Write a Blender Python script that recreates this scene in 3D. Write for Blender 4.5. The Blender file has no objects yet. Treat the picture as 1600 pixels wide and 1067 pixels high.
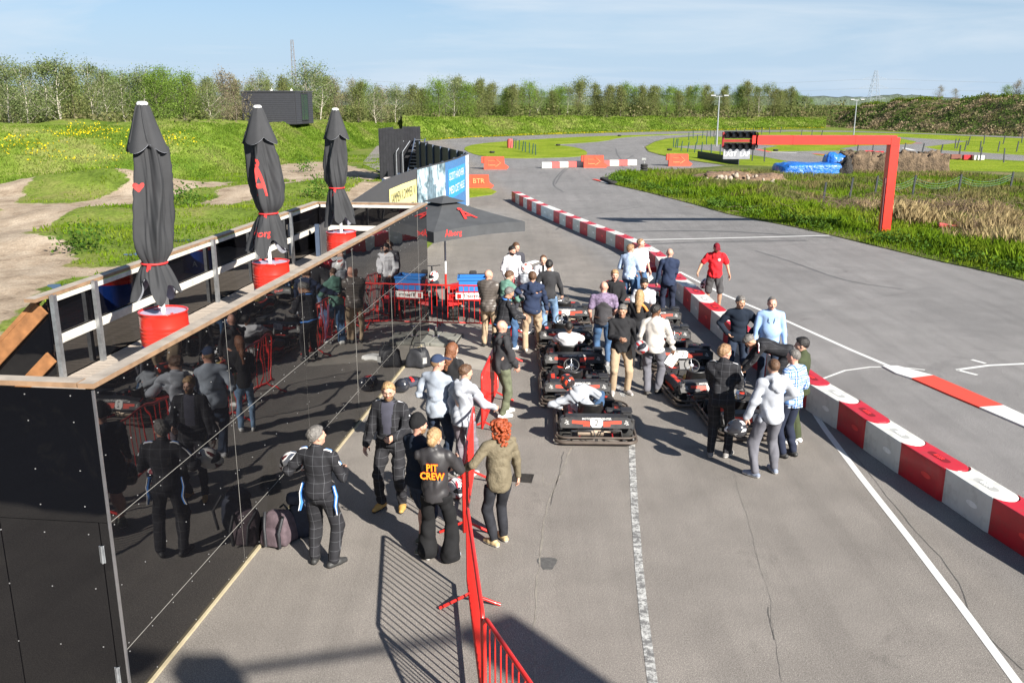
import bpy, bmesh, math, random
import numpy as np
from mathutils import Vector, Matrix, Euler
R=math.radians
SC=bpy.context.scene; COL=SC.collection
rng=np.random.default_rng(7); random.seed(7)
# ---------------------------------------------------------------- camera
CH=5.5; FPX=1420.0; TILT=R(15.0)
cam=bpy.data.cameras.new('camera'); co=bpy.data.objects.new('camera',cam); COL.objects.link(co)
cam.sensor_width=36; cam.lens=36*FPX/1600; cam.clip_start=.05; cam.clip_end=6000
co.location=(0,0,CH); co.rotation_euler=(R(90)-TILT,0,0); SC.camera=co
# ---------------------------------------------------------------- light
SUN_EL=30.0; SH=np.array([-.62,.785])          # ground direction in which shadows fall
SUN_ROT=math.atan2(-SH[0],-SH[1])
w=bpy.data.worlds.new('World'); SC.world=w; w.use_nodes=True
nt=w.node_tree; nt.nodes.clear()
o=nt.nodes.new('ShaderNodeOutputWorld'); bg=nt.nodes.new('ShaderNodeBackground'); sk=nt.nodes.new('ShaderNodeTexSky')
sk.sky_type='NISHITA'; sk.sun_disc=False; sk.sun_elevation=R(SUN_EL); sk.sun_rotation=SUN_ROT
sk.air_density=.85; sk.dust_density=.15; sk.ozone_density=3.0; sk.altitude=0
bg.inputs['Strength'].default_value=.053
tc=nt.nodes.new('ShaderNodeTexCoord'); mp=nt.nodes.new('ShaderNodeMapping'); mp.inputs['Scale'].default_value=(1.0,1.8,9.0)
mp.inputs['Rotation'].default_value=(0,R(-5),R(20))
nz=nt.nodes.new('ShaderNodeTexNoise'); nz.inputs['Scale'].default_value=2.1; nz.inputs['Detail'].default_value=7; nz.inputs['Roughness'].default_value=.55; nz.inputs['Distortion'].default_value=.5
cr=nt.nodes.new('ShaderNodeValToRGB'); cr.color_ramp.elements[0].position=.47; cr.color_ramp.elements[1].position=.70
cr.color_ramp.elements[0].color=(0,0,0,1); cr.color_ramp.elements[1].color=(.70,.70,.70,1)
mx=nt.nodes.new('ShaderNodeMixRGB'); mx.inputs['Color2'].default_value=(6.1,6.8,7.5,1)
nt.links.new(tc.outputs['Generated'],mp.inputs[0]); nt.links.new(mp.outputs[0],nz.inputs['Vector']); nt.links.new(nz.outputs['Fac'],cr.inputs[0])
nt.links.new(cr.outputs[0],mx.inputs['Fac']); 
sx_=nt.nodes.new('ShaderNodeSeparateXYZ'); nt.links.new(tc.outputs['Generated'],sx_.inputs[0]); hz=nt.nodes.new('ShaderNodeMapRange'); hz.inputs['From Min'].default_value=-.02; hz.inputs['From Max'].default_value=.22; hz.inputs['To Min'].default_value=.92; hz.inputs['To Max'].default_value=0.; hz.interpolation_type='SMOOTHERSTEP'; nt.links.new(sx_.outputs[2],hz.inputs['Value'])
tn=nt.nodes.new('ShaderNodeMixRGB'); tn.blend_type='MULTIPLY'; tn.inputs['Fac'].default_value=1; tn.inputs['Color2'].default_value=(.69,.785,.85,1); nt.links.new(sk.outputs[0],tn.inputs['Color1'])
mh=nt.nodes.new('ShaderNodeMixRGB'); mh.inputs['Color2'].default_value=(4.2,5.45,7.0,1); nt.links.new(hz.outputs[0],mh.inputs['Fac']); nt.links.new(tn.outputs[0],mh.inputs['Color1']); nt.links.new(mh.outputs[0],mx.inputs['Color1']); nt.links.new(mx.outputs[0],bg.inputs[0]); nt.links.new(bg.outputs[0],o.inputs[0])
sl=bpy.data.lights.new('sun','SUN'); sl.energy=4.95; sl.angle=R(.55); sl.color=(1,.945,.86)
so=bpy.data.objects.new('sun',sl); COL.objects.link(so)
sd=Vector((-SH[0]*math.cos(R(SUN_EL)),-SH[1]*math.cos(R(SUN_EL)),math.sin(R(SUN_EL)))).normalized()
so.rotation_euler=sd.to_track_quat('Z','Y').to_euler(); so.location=(30,-40,40)
SC.view_settings.view_transform='Standard'; SC.view_settings.look='None'; SC.view_settings.gamma=1
SC.view_settings.exposure=1.25; SC.view_settings.use_curve_mapping=False
SC.render.engine='CYCLES'
# ---------------------------------------------------------------- picture pixel -> place
_c,_s=math.cos(TILT),math.sin(TILT)
def ray(x,y):
    u=(x-800)/FPX; v=(533.5-y)/FPX
    return np.array([u,_c+v*_s,-_s+v*_c])
def G(x,y,z=0.):
    r=ray(x,y); t=(z-CH)/r[2]; return np.array([r[0]*t,r[1]*t,z])
def GP(pts,z=0.): return [tuple(G(x,y,z)) for x,y in pts]
def atY(x,y,Y):
    r=ray(x,y); t=Y/r[1]; return np.array([r[0]*t,Y,CH+r[2]*t])
# ---------------------------------------------------------------- materials
def _new(name):
    m=bpy.data.materials.new(name); m.use_nodes=True; n=m.node_tree; b=n.nodes['Principled BSDF']; return m,n,b
def C4(c): return (c[0],c[1],c[2],1.0)
def noise(n,scale,detail=4,rough=.55,coord='Object',vec=None,dist=0):
    t=n.nodes.new('ShaderNodeTexNoise'); t.inputs['Scale'].default_value=scale; t.inputs['Detail'].default_value=detail; t.inputs['Roughness'].default_value=rough; t.inputs['Distortion'].default_value=dist
    if vec is None:
        c=n.nodes.new('ShaderNodeTexCoord'); vec=c.outputs[coord]
    n.links.new(vec,t.inputs['Vector']); return t
def ramp(n,src,stops):
    r=n.nodes.new('ShaderNodeValToRGB'); e=r.color_ramp.elements
    while len(e)<len(stops): e.new(.5)
    for k,(p,c) in enumerate(stops): e[k].position=p; e[k].color=C4(c) if hasattr(c,'__len__') else (c,c,c,1)
    n.links.new(src,r.inputs[0]); return r
def mix(n,fac,a,b,mode='MIX'):
    m=n.nodes.new('ShaderNodeMixRGB'); m.blend_type=mode
    for i,v in ((0,fac),(1,a),(2,b)):
        if isinstance(v,(int,float)): m.inputs[i].default_value=v if i==0 else (v,v,v,1)
        elif isinstance(v,(tuple,list)): m.inputs[i].default_value=C4(v)
        else: n.links.new(v,m.inputs[i])
    return m.outputs[0]
def math_(n,op,a,b=None,c=None):
    m=n.nodes.new('ShaderNodeMath'); m.operation=op
    for i,v in enumerate((a,b,c)):
        if v is None: continue
        if isinstance(v,(int,float)): m.inputs[i].default_value=v
        else: n.links.new(v,m.inputs[i])
    return m.outputs[0]
def bump(n,b,h,strength=.3,dist=.01):
    u=n.nodes.new('ShaderNodeBump'); u.inputs['Strength'].default_value=strength; u.inputs['Distance'].default_value=dist
    n.links.new(h,u.inputs['Height']); n.links.new(u.outputs[0],b.inputs['Normal']); return u
MC={}; KIDS={}
def M(name,col,rough=.6,metal=0,var=.15,vs=6,bs=0,bscale=40,bd=.01,spec=.5,coat=0,col2=None,dirt=0):
    if name in MC: return MC[name]
    m,n,b=_new(name); b.inputs['Roughness'].default_value=rough; b.inputs['Metallic'].default_value=metal
    b.inputs['Specular IOR Level'].default_value=spec; b.inputs['Coat Weight'].default_value=coat; b.inputs['Coat Roughness'].default_value=.08
    c2=col2 or tuple(min(1,x*(1+var)) for x in col); c1=tuple(x*(1-var) for x in col)
    t=noise(n,vs,5,.6); rr=ramp(n,t.outputs['Fac'],[(.3,c1),(.7,c2)]); out=rr.outputs[0]
    if dirt:
        t2=noise(n,vs*.7,8,.7); r2=ramp(n,t2.outputs['Fac'],[(.5,0.),(.72,dirt)]); out=mix(n,r2.outputs[0],out,(.10,.085,.06))
    n.links.new(out,b.inputs['Base Color'])
    if bs:
        t3=noise(n,bscale,4); bump(n,b,t3.outputs['Fac'],bs,bd)
    MC[name]=m; return m
def leafmat(name,c1,c2,c3,scale=.6,trans=.35):
    if name in MC: return MC[name]
    m=bpy.data.materials.new(name); m.use_nodes=True; n=m.node_tree; n.nodes.clear()
    out=n.nodes.new('ShaderNodeOutputMaterial'); d=n.nodes.new('ShaderNodeBsdfDiffuse'); t=n.nodes.new('ShaderNodeBsdfTranslucent'); mx=n.nodes.new('ShaderNodeMixShader')
    g=n.nodes.new('ShaderNodeNewGeometry'); a=noise(n,scale,3,.6,vec=g.outputs['Position'])
    r1=ramp(n,a.outputs['Fac'],[(.32,c1),(.5,c2),(.68,c3)])
    r2=ramp(n,g.outputs['Random Per Island'],[(0,.65),(1,1.35)])
    c=mix(n,1.0,r1.outputs[0],r2.outputs[0],'MULTIPLY')
    n.links.new(c,d.inputs[0]); n.links.new(c,t.inputs[0]); mx.inputs[0].default_value=trans
    n.links.new(d.outputs[0],mx.inputs[1]); n.links.new(t.outputs[0],mx.inputs[2]); n.links.new(mx.outputs[0],out.inputs[0])
    MC[name]=m; return m
# ---------------------------------------------------------------- mesh builder
class MB:
    def __init__(s): s.v=[]; s.f=[]; s.m=[]; s.sm=[]
    def add(s,verts,faces,mi=0,smooth=False,mat=None):
        b=len(s.v)
        if mat is not None: verts=[tuple(mat@Vector(v)) for v in verts]
        s.v.extend([tuple(v) for v in verts]); s.f.extend([tuple(i+b for i in f) for f in faces])
        s.m.extend([mi]*len(faces)); s.sm.extend([smooth]*len(faces)); return s
    def box(s,c,size,rot=None,mi=0,bev=0):
        x,y,z=[a/2 for a in size]
        if bev and min(size)>2.2*bev:
            bm=bmesh.new(); bmesh.ops.create_cube(bm,size=1)
            for v in bm.verts: v.co=Vector((v.co.x*size[0],v.co.y*size[1],v.co.z*size[2]))
            bmesh.ops.bevel(bm,geom=bm.edges[:],offset=bev,segments=1,affect='EDGES')
            bm.verts.index_update(); vs=[v.co.copy() for v in bm.verts]; fs=[[v.index for v in f.verts] for f in bm.faces]; bm.free()
        else:
            vs=[Vector(p) for p in ((-x,-y,-z),(x,-y,-z),(x,y,-z),(-x,y,-z),(-x,-y,z),(x,-y,z),(x,y,z),(-x,y,z))]
            fs=[(0,3,2,1),(4,5,6,7),(0,1,5,4),(1,2,6,5),(2,3,7,6),(3,0,4,7)]
        mt=Matrix.Translation(Vector(c))
        if rot is not None: mt=mt@(rot.to_4x4() if isinstance(rot,Matrix) else Euler(rot).to_matrix().to_4x4())
        return s.add(vs,fs,mi,mat=mt)
    def cyl(s,a,b,r,r2=None,n=10,mi=0,cap=True,smooth=True):
        a=Vector(a); b=Vector(b); r2=r if r2 is None else r2; d=(b-a).normalized()
        q=d.to_track_quat('Z','Y').to_matrix(); vs=[];fs=[]
        for k in range(n):
            t=2*math.pi*k/n; u=q@Vector((math.cos(t),math.sin(t),0)); vs+= [a+u*r,b+u*r2]
        for k in range(n):
            i=2*k;j=2*((k+1)%n); fs.append((i,j,j+1,i+1))
        s.add(vs,fs,mi,smooth)
        if cap: s.add(vs,[tuple(2*k for k in range(n))[::-1],tuple(2*k+1 for k in range(n))],mi,False)
        return s
    def tube(s,pts,r,n=8,mi=0,closed=False,cap=True):
        P=[Vector(p) for p in pts]; N=len(P); vs=[];fs=[]
        rr=r if hasattr(r,'__len__') else [r]*N
        up=None
        for i,p in enumerate(P):
            if closed: t=(P[(i+1)%N]-P[i-1])
            else: t=(P[min(i+1,N-1)]-P[max(i-1,0)])
            t.normalize()
            if up is None: up=t.orthogonal().normalized()
            up=(up-t*up.dot(t)); 
            if up.length<1e-5: up=t.orthogonal()
            up.normalize(); sd=t.cross(up)
            for k in range(n):
                a=2*math.pi*k/n; vs.append(p+(up*math.cos(a)+sd*math.sin(a))*rr[i])
        for i in range(N if closed else N-1):
            j=(i+1)%N
            for k in range(n):
                l=(k+1)%n; fs.append((i*n+k,i*n+l,j*n+l,j*n+k))
        s.add(vs,fs,mi,True)
        if cap and not closed: s.add(vs,[tuple(range(n))[::-1],tuple(range((N-1)*n,N*n))],mi,False)
        return s
    def lathe(s,prof,n=20,mi=0,c=(0,0,0),mat=None,smooth=True):
        vs=[];fs=[]; K=len(prof)
        for k in range(n):
            a=2*math.pi*k/n
            for r,z in prof: vs.append((c[0]+r*math.cos(a),c[1]+r*math.sin(a),c[2]+z))
        for k in range(n):
            l=(k+1)%n
            for i in range(K-1): fs.append((k*K+i,l*K+i,l*K+i+1,k*K+i+1))
        return s.add(vs,fs,mi,smooth,mat)
    def ell(s,c,rad,n=12,mi=0,rot=None):
        vs=[];fs=[];m=n//2+1
        for i in range(m+1):
            ph=math.pi*i/m
            for k in range(n):
                a=2*math.pi*k/n; vs.append((rad[0]*math.sin(ph)*math.cos(a),rad[1]*math.sin(ph)*math.sin(a),rad[2]*math.cos(ph)))
        for i in range(m):
            for k in range(n):
                l=(k+1)%n; fs.append((i*n+k,(i+1)*n+k,(i+1)*n+l,i*n+l))
        mt=Matrix.Translation(Vector(c))
        if rot is not None: mt=mt@Euler(rot).to_matrix().to_4x4()
        return s.add(vs,fs,mi,True,mt)
    def prism(s,out,z0,z1,mi=0,mat=None,mside=None):
        n=len(out); vs=[(x,y,z0) for x,y in out]+[(x,y,z1) for x,y in out]
        s.add(vs,[tuple(range(n))[::-1],tuple(range(n,2*n))],mi,False,mat)
        return s.add(vs,[(k,(k+1)%n,n+(k+1)%n,n+k) for k in range(n)],mi if mside is None else mside,False,mat)
    def quad(s,a,b,c,d,mi=0): return s.add([a,b,c,d],[(0,1,2,3)],mi)
    def build(s,name,mats,parent=None,loc=None,rot=None,fixn=False):
        me=bpy.data.meshes.new(name); me.from_pydata(s.v,[],s.f)
        if not isinstance(mats,(list,tuple)): mats=[mats]
        for m in mats: me.materials.append(m)
        me.polygons.foreach_set('material_index',s.m); me.polygons.foreach_set('use_smooth',s.sm); 
        if fixn:
            bm=bmesh.new(); bm.from_mesh(me); bmesh.ops.recalc_face_normals(bm,faces=bm.faces); bm.to_mesh(me); bm.free()
        me.update(); return link(name,me,parent,loc,rot)
def link(name,me,parent=None,loc=None,rot=None):
    o=bpy.data.objects.new(name,me); COL.objects.link(o)
    if parent is not None: o.parent=parent; KIDS.setdefault(parent.name,[]).append(o)
    if loc is not None: o.location=loc
    if rot is not None: o.rotation_euler=rot
    return o
def npmesh(name,v,f,mats,mi=None,smooth=True,parent=None,kind=None):
    me=bpy.data.meshes.new(name); v=np.asarray(v,np.float32); f=np.asarray(f,np.int32); k=f.shape[1]
    me.vertices.add(len(v)); me.vertices.foreach_set('co',v.ravel()); me.loops.add(f.size); me.loops.foreach_set('vertex_index',f.ravel())
    me.polygons.add(len(f)); me.polygons.foreach_set('loop_start',np.arange(0,f.size,k,dtype=np.int32)); 
    try: me.polygons.foreach_set('loop_total',np.full(len(f),k,np.int32))
    except Exception: pass
    for m in (mats if isinstance(mats,(list,tuple)) else [mats]): me.materials.append(m)
    if mi is not None: me.polygons.foreach_set('material_index',np.asarray(mi,np.int32))
    me.polygons.foreach_set('use_smooth',np.full(len(f),smooth)); me.update(calc_edges=True)
    return me
def tag(o,label=None,cat=None,group=None,kind=None):
    if label: o['label']=label
    if cat: o['category']=cat
    if group: o['group']=group
    if kind: o['kind']=kind
    return o
def thing(name,label,cat,loc=(0,0,0),rz=0,group=None):
    o=bpy.data.objects.new(name,None); COL.objects.link(o); o.location=tuple(loc); o.rotation_euler=(0,0,rz); o.empty_display_size=.2
    return tag(o,label,cat,group)
def struct(o): o['kind']='structure'; return o
def stuff(o,label=None,cat=None): o['kind']='stuff'; return tag(o,label,cat)
def copy_tree(o,parent=None):
    c=o.copy(); COL.objects.link(c)
    if parent is not None: c.parent=parent; KIDS.setdefault(parent.name,[]).append(c)
    for ch in kids(o): copy_tree(ch,c)
    return c
def kids(o): return KIDS.get(o.name,[])
def dup(o,loc,rz=0,label=None,group=None,scale=None):
    c=copy_tree(o); c.location=tuple(loc); c.rotation_euler=(0,0,rz)
    if label: c['label']=label
    if group: c['group']=group
    if scale: c.scale=scale
    return c
_TX={}
def text_mesh(txt,size=1.,extr=0.0,bold=False,xs=1.0):
    cu=bpy.data.curves.new('t','FONT'); cu.body=txt; cu.size=size; cu.extrude=extr; cu.align_x='CENTER'; cu.align_y='CENTER'; cu.resolution_u=2
    if bold: cu.offset=size*.018
    ob=bpy.data.objects.new('t',cu); COL.objects.link(ob); dg=bpy.context.evaluated_depsgraph_get()
    me=bpy.data.meshes.new_from_object(ob.evaluated_get(dg)); v=[tuple((p.co.x*xs,p.co.y,p.co.z)) for p in me.vertices]; f=[tuple(p.vertices) for p in me.polygons]
    bpy.data.objects.remove(ob); bpy.data.curves.remove(cu); bpy.data.meshes.remove(me); return v,f
def frame(org,x,y):   # matrix whose X, Y are the given directions at org
    x=Vector(x).normalized(); y=Vector(y).normalized(); z=x.cross(y).normalized(); y=z.cross(x)
    return Matrix.Translation(Vector(org))@Matrix((x,y,z)).transposed().to_4x4()
# common materials
BLACKP=M('black_plastic',(.024,.024,.026),.5,var=.35,vs=9,dirt=.35)
RUBBER=M('rubber',(.018,.018,.018),.85,var=.3,vs=12,dirt=.3)
STEEL=M('galvanised_steel',(.42,.44,.46),.45,.85,var=.25,vs=14)
CHROME=M('bright_metal',(.6,.6,.6),.25,1)
REDP=M('red_powder_coat',(.62,.022,.016),.38,var=.12,vs=5,coat=.25)
WHITE=M('white_paint',(.78,.78,.76),.5,var=.06,vs=5)
WOOD=M('weathered_wood',(.26,.16,.09),.8,var=.35,vs=7,bs=.3,bscale=30,bd=.004)
GREYWOOD=M('grey_weathered_wood',(.36,.31,.26),.85,var=.25,vs=6,bs=.3,bscale=30,bd=.004)
PALEWOOD=M('pale_painted_wood',(.55,.52,.47),.8,var=.2,vs=8)

_U='first second third fourth fifth sixth seventh eighth ninth tenth eleventh twelfth thirteenth fourteenth fifteenth sixteenth seventeenth eighteenth nineteenth'.split(); _T={2:('twentieth','twenty'),3:('thirtieth','thirty'),4:('fortieth','forty'),5:('fiftieth','fifty'),6:('sixtieth','sixty')}
def ordinal(n):   # 1-based
    if n<20: return _U[n-1]
    return _T[n//10][0] if n%10==0 else _T[n//10][1]+'-'+_U[n%10-1]
# ================================================================ PEOPLE
def nets(F,xs,ys,zs):
    ins=F<0
    c=np.zeros(tuple(k-1 for k in F.shape),np.uint8)
    for a in (0,1):
        for b in (0,1):
            for d in (0,1): c+=ins[a:a+c.shape[0],b:b+c.shape[1],d:d+c.shape[2]]
    act=(c>0)&(c<8); I=np.argwhere(act)
    if len(I)==0: return np.zeros((0,3)),np.zeros((0,4),int)
    pos=np.zeros((len(I),3)); cnt=np.zeros(len(I)); cor=[(a,b,d) for a in (0,1) for b in (0,1) for d in (0,1)]
    val={q:F[I[:,0]+q[0],I[:,1]+q[1],I[:,2]+q[2]] for q in cor}
    for q in cor:
        for ax in range(3):
            if q[ax]: continue
            r=list(q); r[ax]=1; r=tuple(r); A=val[q];B=val[r]; s=(A<0)!=(B<0)
            t=np.where(s,A/np.where(s,A-B,1),0); p=np.tile(np.array(q,float),(len(I),1)); p[:,ax]=t
            pos+=p*s[:,None]; cnt+=s
    pos=pos/cnt[:,None]; X=(xs,ys,zs); V=np.zeros_like(pos)
    for ax in range(3):
        g=X[ax]; V[:,ax]=g[0]+(I[:,ax]+pos[:,ax])*(g[1]-g[0])
    idx=-np.ones(act.shape,np.int64); idx[tuple(I.T)]=np.arange(len(I)); fs=[]
    for ax in range(3):
        u,v=(ax+1)%3,(ax+2)%3
        sl0=[slice(None)]*3; sl1=[slice(None)]*3; sl0[ax]=slice(0,-1); sl1[ax]=slice(1,None)
        a=ins[tuple(sl0)]; b=ins[tuple(sl1)]; E=np.argwhere(a!=b)
        E=E[(E[:,u]>0)&(E[:,v]>0)&(E[:,u]<F.shape[u]-1)&(E[:,v]<F.shape[v]-1)]
        if len(E)==0: continue
        def at(du,dv):
            q=E.copy(); q[:,u]+=du; q[:,v]+=dv; return idx[tuple(q.T)]
        f=np.stack([at(-1,-1),at(0,-1),at(0,0),at(-1,0)],1); fl=~a[tuple(E.T)]
        f[fl]=f[fl][:,::-1]; fs.append(f)
    f=np.concatenate(fs); f=f[(f>=0).all(1)]
    return V,f
class SDF:
    def __init__(s,lo,hi,res):
        s.lo=np.array(lo,float); n=np.ceil((np.array(hi)-s.lo)/res).astype(int)+1
        s.ax=[s.lo[k]+np.arange(n[k])*res for k in range(3)]; s.F=np.full(tuple(n),.25); s.res=res
    def sl(s,lo,hi):
        out=[]
        for k in range(3):
            a=int(np.floor((lo[k]-s.lo[k])/s.res)); b=int(np.ceil((hi[k]-s.lo[k])/s.res))+1
            out.append(slice(max(a,0),max(min(b,s.F.shape[k]),0)))
        return tuple(out)
    def pts(s,sl): return np.meshgrid(s.ax[0][sl[0]],s.ax[1][sl[1]],s.ax[2][sl[2]],indexing='ij')
    def _u(s,sl,d,k,sub):
        if d.size==0: return
        a=s.F[sl]
        if sub: a2=-a; h=np.maximum(k-np.abs(a2-d),0)/k; s.F[sl]=-(np.minimum(a2,d)-h*h*k/4)
        else: h=np.maximum(k-np.abs(a-d),0)/k; s.F[sl]=np.minimum(a,d)-h*h*k/4
    def cap(s,a,b,r1,r2=None,k=.03,sub=False):
        r2=r1 if r2 is None else r2; a=np.array(a,float); b=np.array(b,float); m=max(r1,r2)+k+.03
        sl=s.sl(np.minimum(a,b)-m,np.maximum(a,b)+m); X,Y,Z=s.pts(sl); ba=b-a; L=max(ba@ba,1e-9)
        t=np.clip(((X-a[0])*ba[0]+(Y-a[1])*ba[1]+(Z-a[2])*ba[2])/L,0,1)
        d=np.sqrt((X-a[0]-t*ba[0])**2+(Y-a[1]-t*ba[1])**2+(Z-a[2]-t*ba[2])**2)-(r1+(r2-r1)*t); s._u(sl,d,k,sub); return s
    def ell(s,c,r,k=.03,Rm=None,sub=False):
        c=np.array(c,float); r=np.array(r,float); m=max(r)+k+.03; sl=s.sl(c-m,c+m); X,Y,Z=s.pts(sl); P=np.stack([X-c[0],Y-c[1],Z-c[2]],-1)
        if Rm is not None: P=P@np.array(Rm)
        k0=np.sqrt(((P/r)**2).sum(-1)); k1=np.sqrt(((P/(r*r))**2).sum(-1))+1e-9; d=k0*(k0-1)/k1; s._u(sl,d,k,sub); return s
    def clip(s,p,n):   # keep the side where (x-p).n > 0
        X,Y,Z=s.pts((slice(None),)*3); d=-((X-p[0])*n[0]+(Y-p[1])*n[1]+(Z-p[2])*n[2]); s.F=np.maximum(s.F,d); return s
    def wrinkle(s,amp,seed=0,f=30.):
        if amp<=0: return s
        X,Y,Z=s.pts((slice(None),)*3); r=np.random.default_rng(seed); d=0
        for k in range(5):
            a=r.normal(size=3); a[2]*=1.0; a/=np.linalg.norm(a); b=r.normal(size=3); b/=np.linalg.norm(b); c=r.normal(size=3); c/=np.linalg.norm(c); ph=r.uniform(0,6,3); q=f*r.uniform(.55,1.5)
            wv=np.sin(q*.5*(b[0]*X+b[1]*Y+b[2]*Z)+ph[1]); m=np.clip(np.sin(q*.28*(c[0]*X+c[1]*Y+c[2]*Z)+ph[2])*1.3+.1,0,1); d=d+(1-2*np.abs(np.sin(.5*(q*(a[0]*X+a[1]*Y+a[2]*Z)+2.2*wv+ph[0]))))*m
        s.F=s.F+amp*.95*d; return s
    def mesh(s): return nets(s.F,*s.ax)
def rotm(yaw=0,pitch=0,roll=0): return np.array(Euler((pitch,roll,yaw)).to_matrix())
def ik(a,c,l1,l2,pole):
    a=np.array(a,float); c=np.array(c,float); d=c-a; L=np.linalg.norm(d); mx=(l1+l2)*.998
    if L>mx: c=a+d/L*mx; d=c-a; L=mx
    u=d/L; x=(l1*l1-l2*l2+L*L)/(2*L); h=math.sqrt(max(l1*l1-x*x,0)); p=np.array(pole,float); p=p-u*(p@u); n=np.linalg.norm(p); p=p/n if n>1e-6 else np.array([0,1,0.])
    return a+u*x+p*h,c
def nv(a): a=np.array(a,float); return a/np.linalg.norm(a)
SKINC={'light':(.52,.30,.215),'pink':(.56,.29,.21),'tan':(.40,.22,.14),'brown':(.16,.075,.04)}
def skin(k):
    return M('skin_'+k,SKINC[k],.5,var=.08,vs=20)
def cloth(name,c,rough=.88,var=.14,bs=.25,vs=9): return M('cloth_'+name,c,rough,var=var,vs=vs,bs=bs,bscale=140,bd=.003,spec=.2)
def gridcloth(name,c,lc,per=.1,wd=.045,axes=(0,2)):
    if name in MC: return MC[name]
    m,n,b=_new(name); b.inputs['Roughness'].default_value=.8; b.inputs['Specular IOR Level'].default_value=.2
    t=n.nodes.new('ShaderNodeTexCoord'); s=n.nodes.new('ShaderNodeSeparateXYZ'); n.links.new(t.outputs['Object'],s.inputs[0]); f=None
    for a in axes:
        w_=math_(n,'FRACT',math_(n,'DIVIDE',s.outputs[a],per)); l=math_(n,'LESS_THAN',w_,wd); f=l if f is None else math_(n,'MAXIMUM',f,l)
    ns=noise(n,9,4); rr=ramp(n,ns.outputs['Fac'],[(.3,tuple(x*.8 for x in c)),(.7,tuple(x*1.25 for x in c))])
    n.links.new(mix(n,math_(n,'MULTIPLY',f,.30),rr.outputs[0],lc),b.inputs['Base Color']); MC[name]=m; return m
def plaidcloth(name,c1,c2,c3,per=.09):
    if name in MC: return MC[name]
    m,n,b=_new(name); b.inputs['Roughness'].default_value=.85
    t=n.nodes.new('ShaderNodeTexCoord'); s=n.nodes.new('ShaderNodeSeparateXYZ'); n.links.new(t.outputs['Object'],s.inputs[0])
    fx=math_(n,'FRACT',math_(n,'DIVIDE',s.outputs[0],per)); fz=math_(n,'FRACT',math_(n,'DIVIDE',s.outputs[2],per))
    a=math_(n,'LESS_THAN',fx,.5); c=math_(n,'LESS_THAN',fz,.5); sm=math_(n,'MULTIPLY',math_(n,'ADD',a,c),.5)
    rr=ramp(n,sm,[(0,c2),(.5,c1),(1,c3)]); rr.color_ramp.interpolation='CONSTANT'; rr.color_ramp.elements[1].position=.4; rr.color_ramp.elements[2].position=.9
    l=math_(n,'MAXIMUM',math_(n,'LESS_THAN',math_(n,'ABSOLUTE',math_(n,'SUBTRACT',fx,.25)),.05),math_(n,'LESS_THAN',math_(n,'ABSOLUTE',math_(n,'SUBTRACT',fz,.25)),.05))
    n.links.new(mix(n,math_(n,'MULTIPLY',l,.6),rr.outputs[0],(.7,.72,.75)),b.inputs['Base Color']); MC[name]=m; return m
SUIT=gridcloth('racing_suit_cloth',(.019,.019,.022),(.25,.26,.28),.112,.032)
HAIRC={'blond':(.34,.21,.10),'ginger':(.27,.05,.012),'brown':(.09,.045,.022),'black':(.012,.010,.009),'grey':(.13,.12,.11),'sandy':(.24,.14,.07),'long':(.16,.06,.025)}
def hairmat(k): return M('hair_'+k,HAIRC[k],.55,var=.45,vs=45,bs=.8,bscale=90,bd=.01)
EYE=M('eye_dark',(.02,.017,.014),.3); LIP=M('lip',(.36,.13,.10),.5); SOLEW=M('shoe_sole_white',(.72,.72,.70),.6); SOLEB=M('shoe_sole_dark',(.02,.02,.02),.7)
def head_mesh(res,Rh,c,beard=False,s=1.0):
    S=SDF((-.13*s,-.16*s,-.19*s),(.13*s,.16*s,.16*s),res); e=lambda *a:tuple(x*s for x in a)
    S.ell(e(0,-.012,.022),e(.077,.096,.09),.03*s); S.ell(e(0,.022,-.035),e(.060,.070,.078),.04*s); S.ell(e(0,.062,-.088),e(.028,.026,.022),.03*s)
    S.cap(e(0,-.005,-.07),e(0,-.03,-.185),.055*s,.058*s,.03*s); S.cap(e(-.033,.075,.028),e(.033,.075,.028),.014*s,k=.02*s)
    for q in (-1,1):
        S.ell(e(q*.03,.096,.008),e(.017,.014,.011),.012*s,sub=True); S.ell(e(q*.03,.079,.008),e(.013,.011,.010),.004*s)
        S.ell(e(q*.079,-.004,-.006),e(.012,.022,.032),.012*s); S.ell(e(q*.045,.05,-.02),e(.022,.024,.024),.03*s)
    S.cap(e(0,.086,.016),e(0,.108,-.022),.007*s,.014*s,.012*s); S.ell(e(0,.098,-.026),e(.017,.011,.008),.008*s)
    S.ell(e(0,.085,-.052),e(.024,.014,.009),.008*s); S.cap(e(-.022,.098,-.052),e(.022,.098,-.052),.0018*s,k=.006*s,sub=True)
    v,f=S.mesh(); fc=v[f].mean(1)/s; mi=np.zeros(len(f),int)
    for q in (-1,1): mi[((np.abs(fc[:,0]-q*.03)<.011)&(np.abs(fc[:,2]-.008)<.006)&(fc[:,1]>.05))]=1
    mi[(((fc[:,0]/.024)**2+((fc[:,2]+.052)/.0095)**2)<1)&(fc[:,1]>.07)]=2
    if beard: mi[(fc[:,2]<-.032-.0*fc[:,1])&(fc[:,2]>-.115)&(fc[:,1]>-.005)&(mi!=2)&((np.abs(fc[:,0])>.02)|(fc[:,2]<-.034))&(fc[:,2]<-.02-.25*(.09-fc[:,1])+.0)]=3
    return v@Rh.T+c,f,mi
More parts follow.
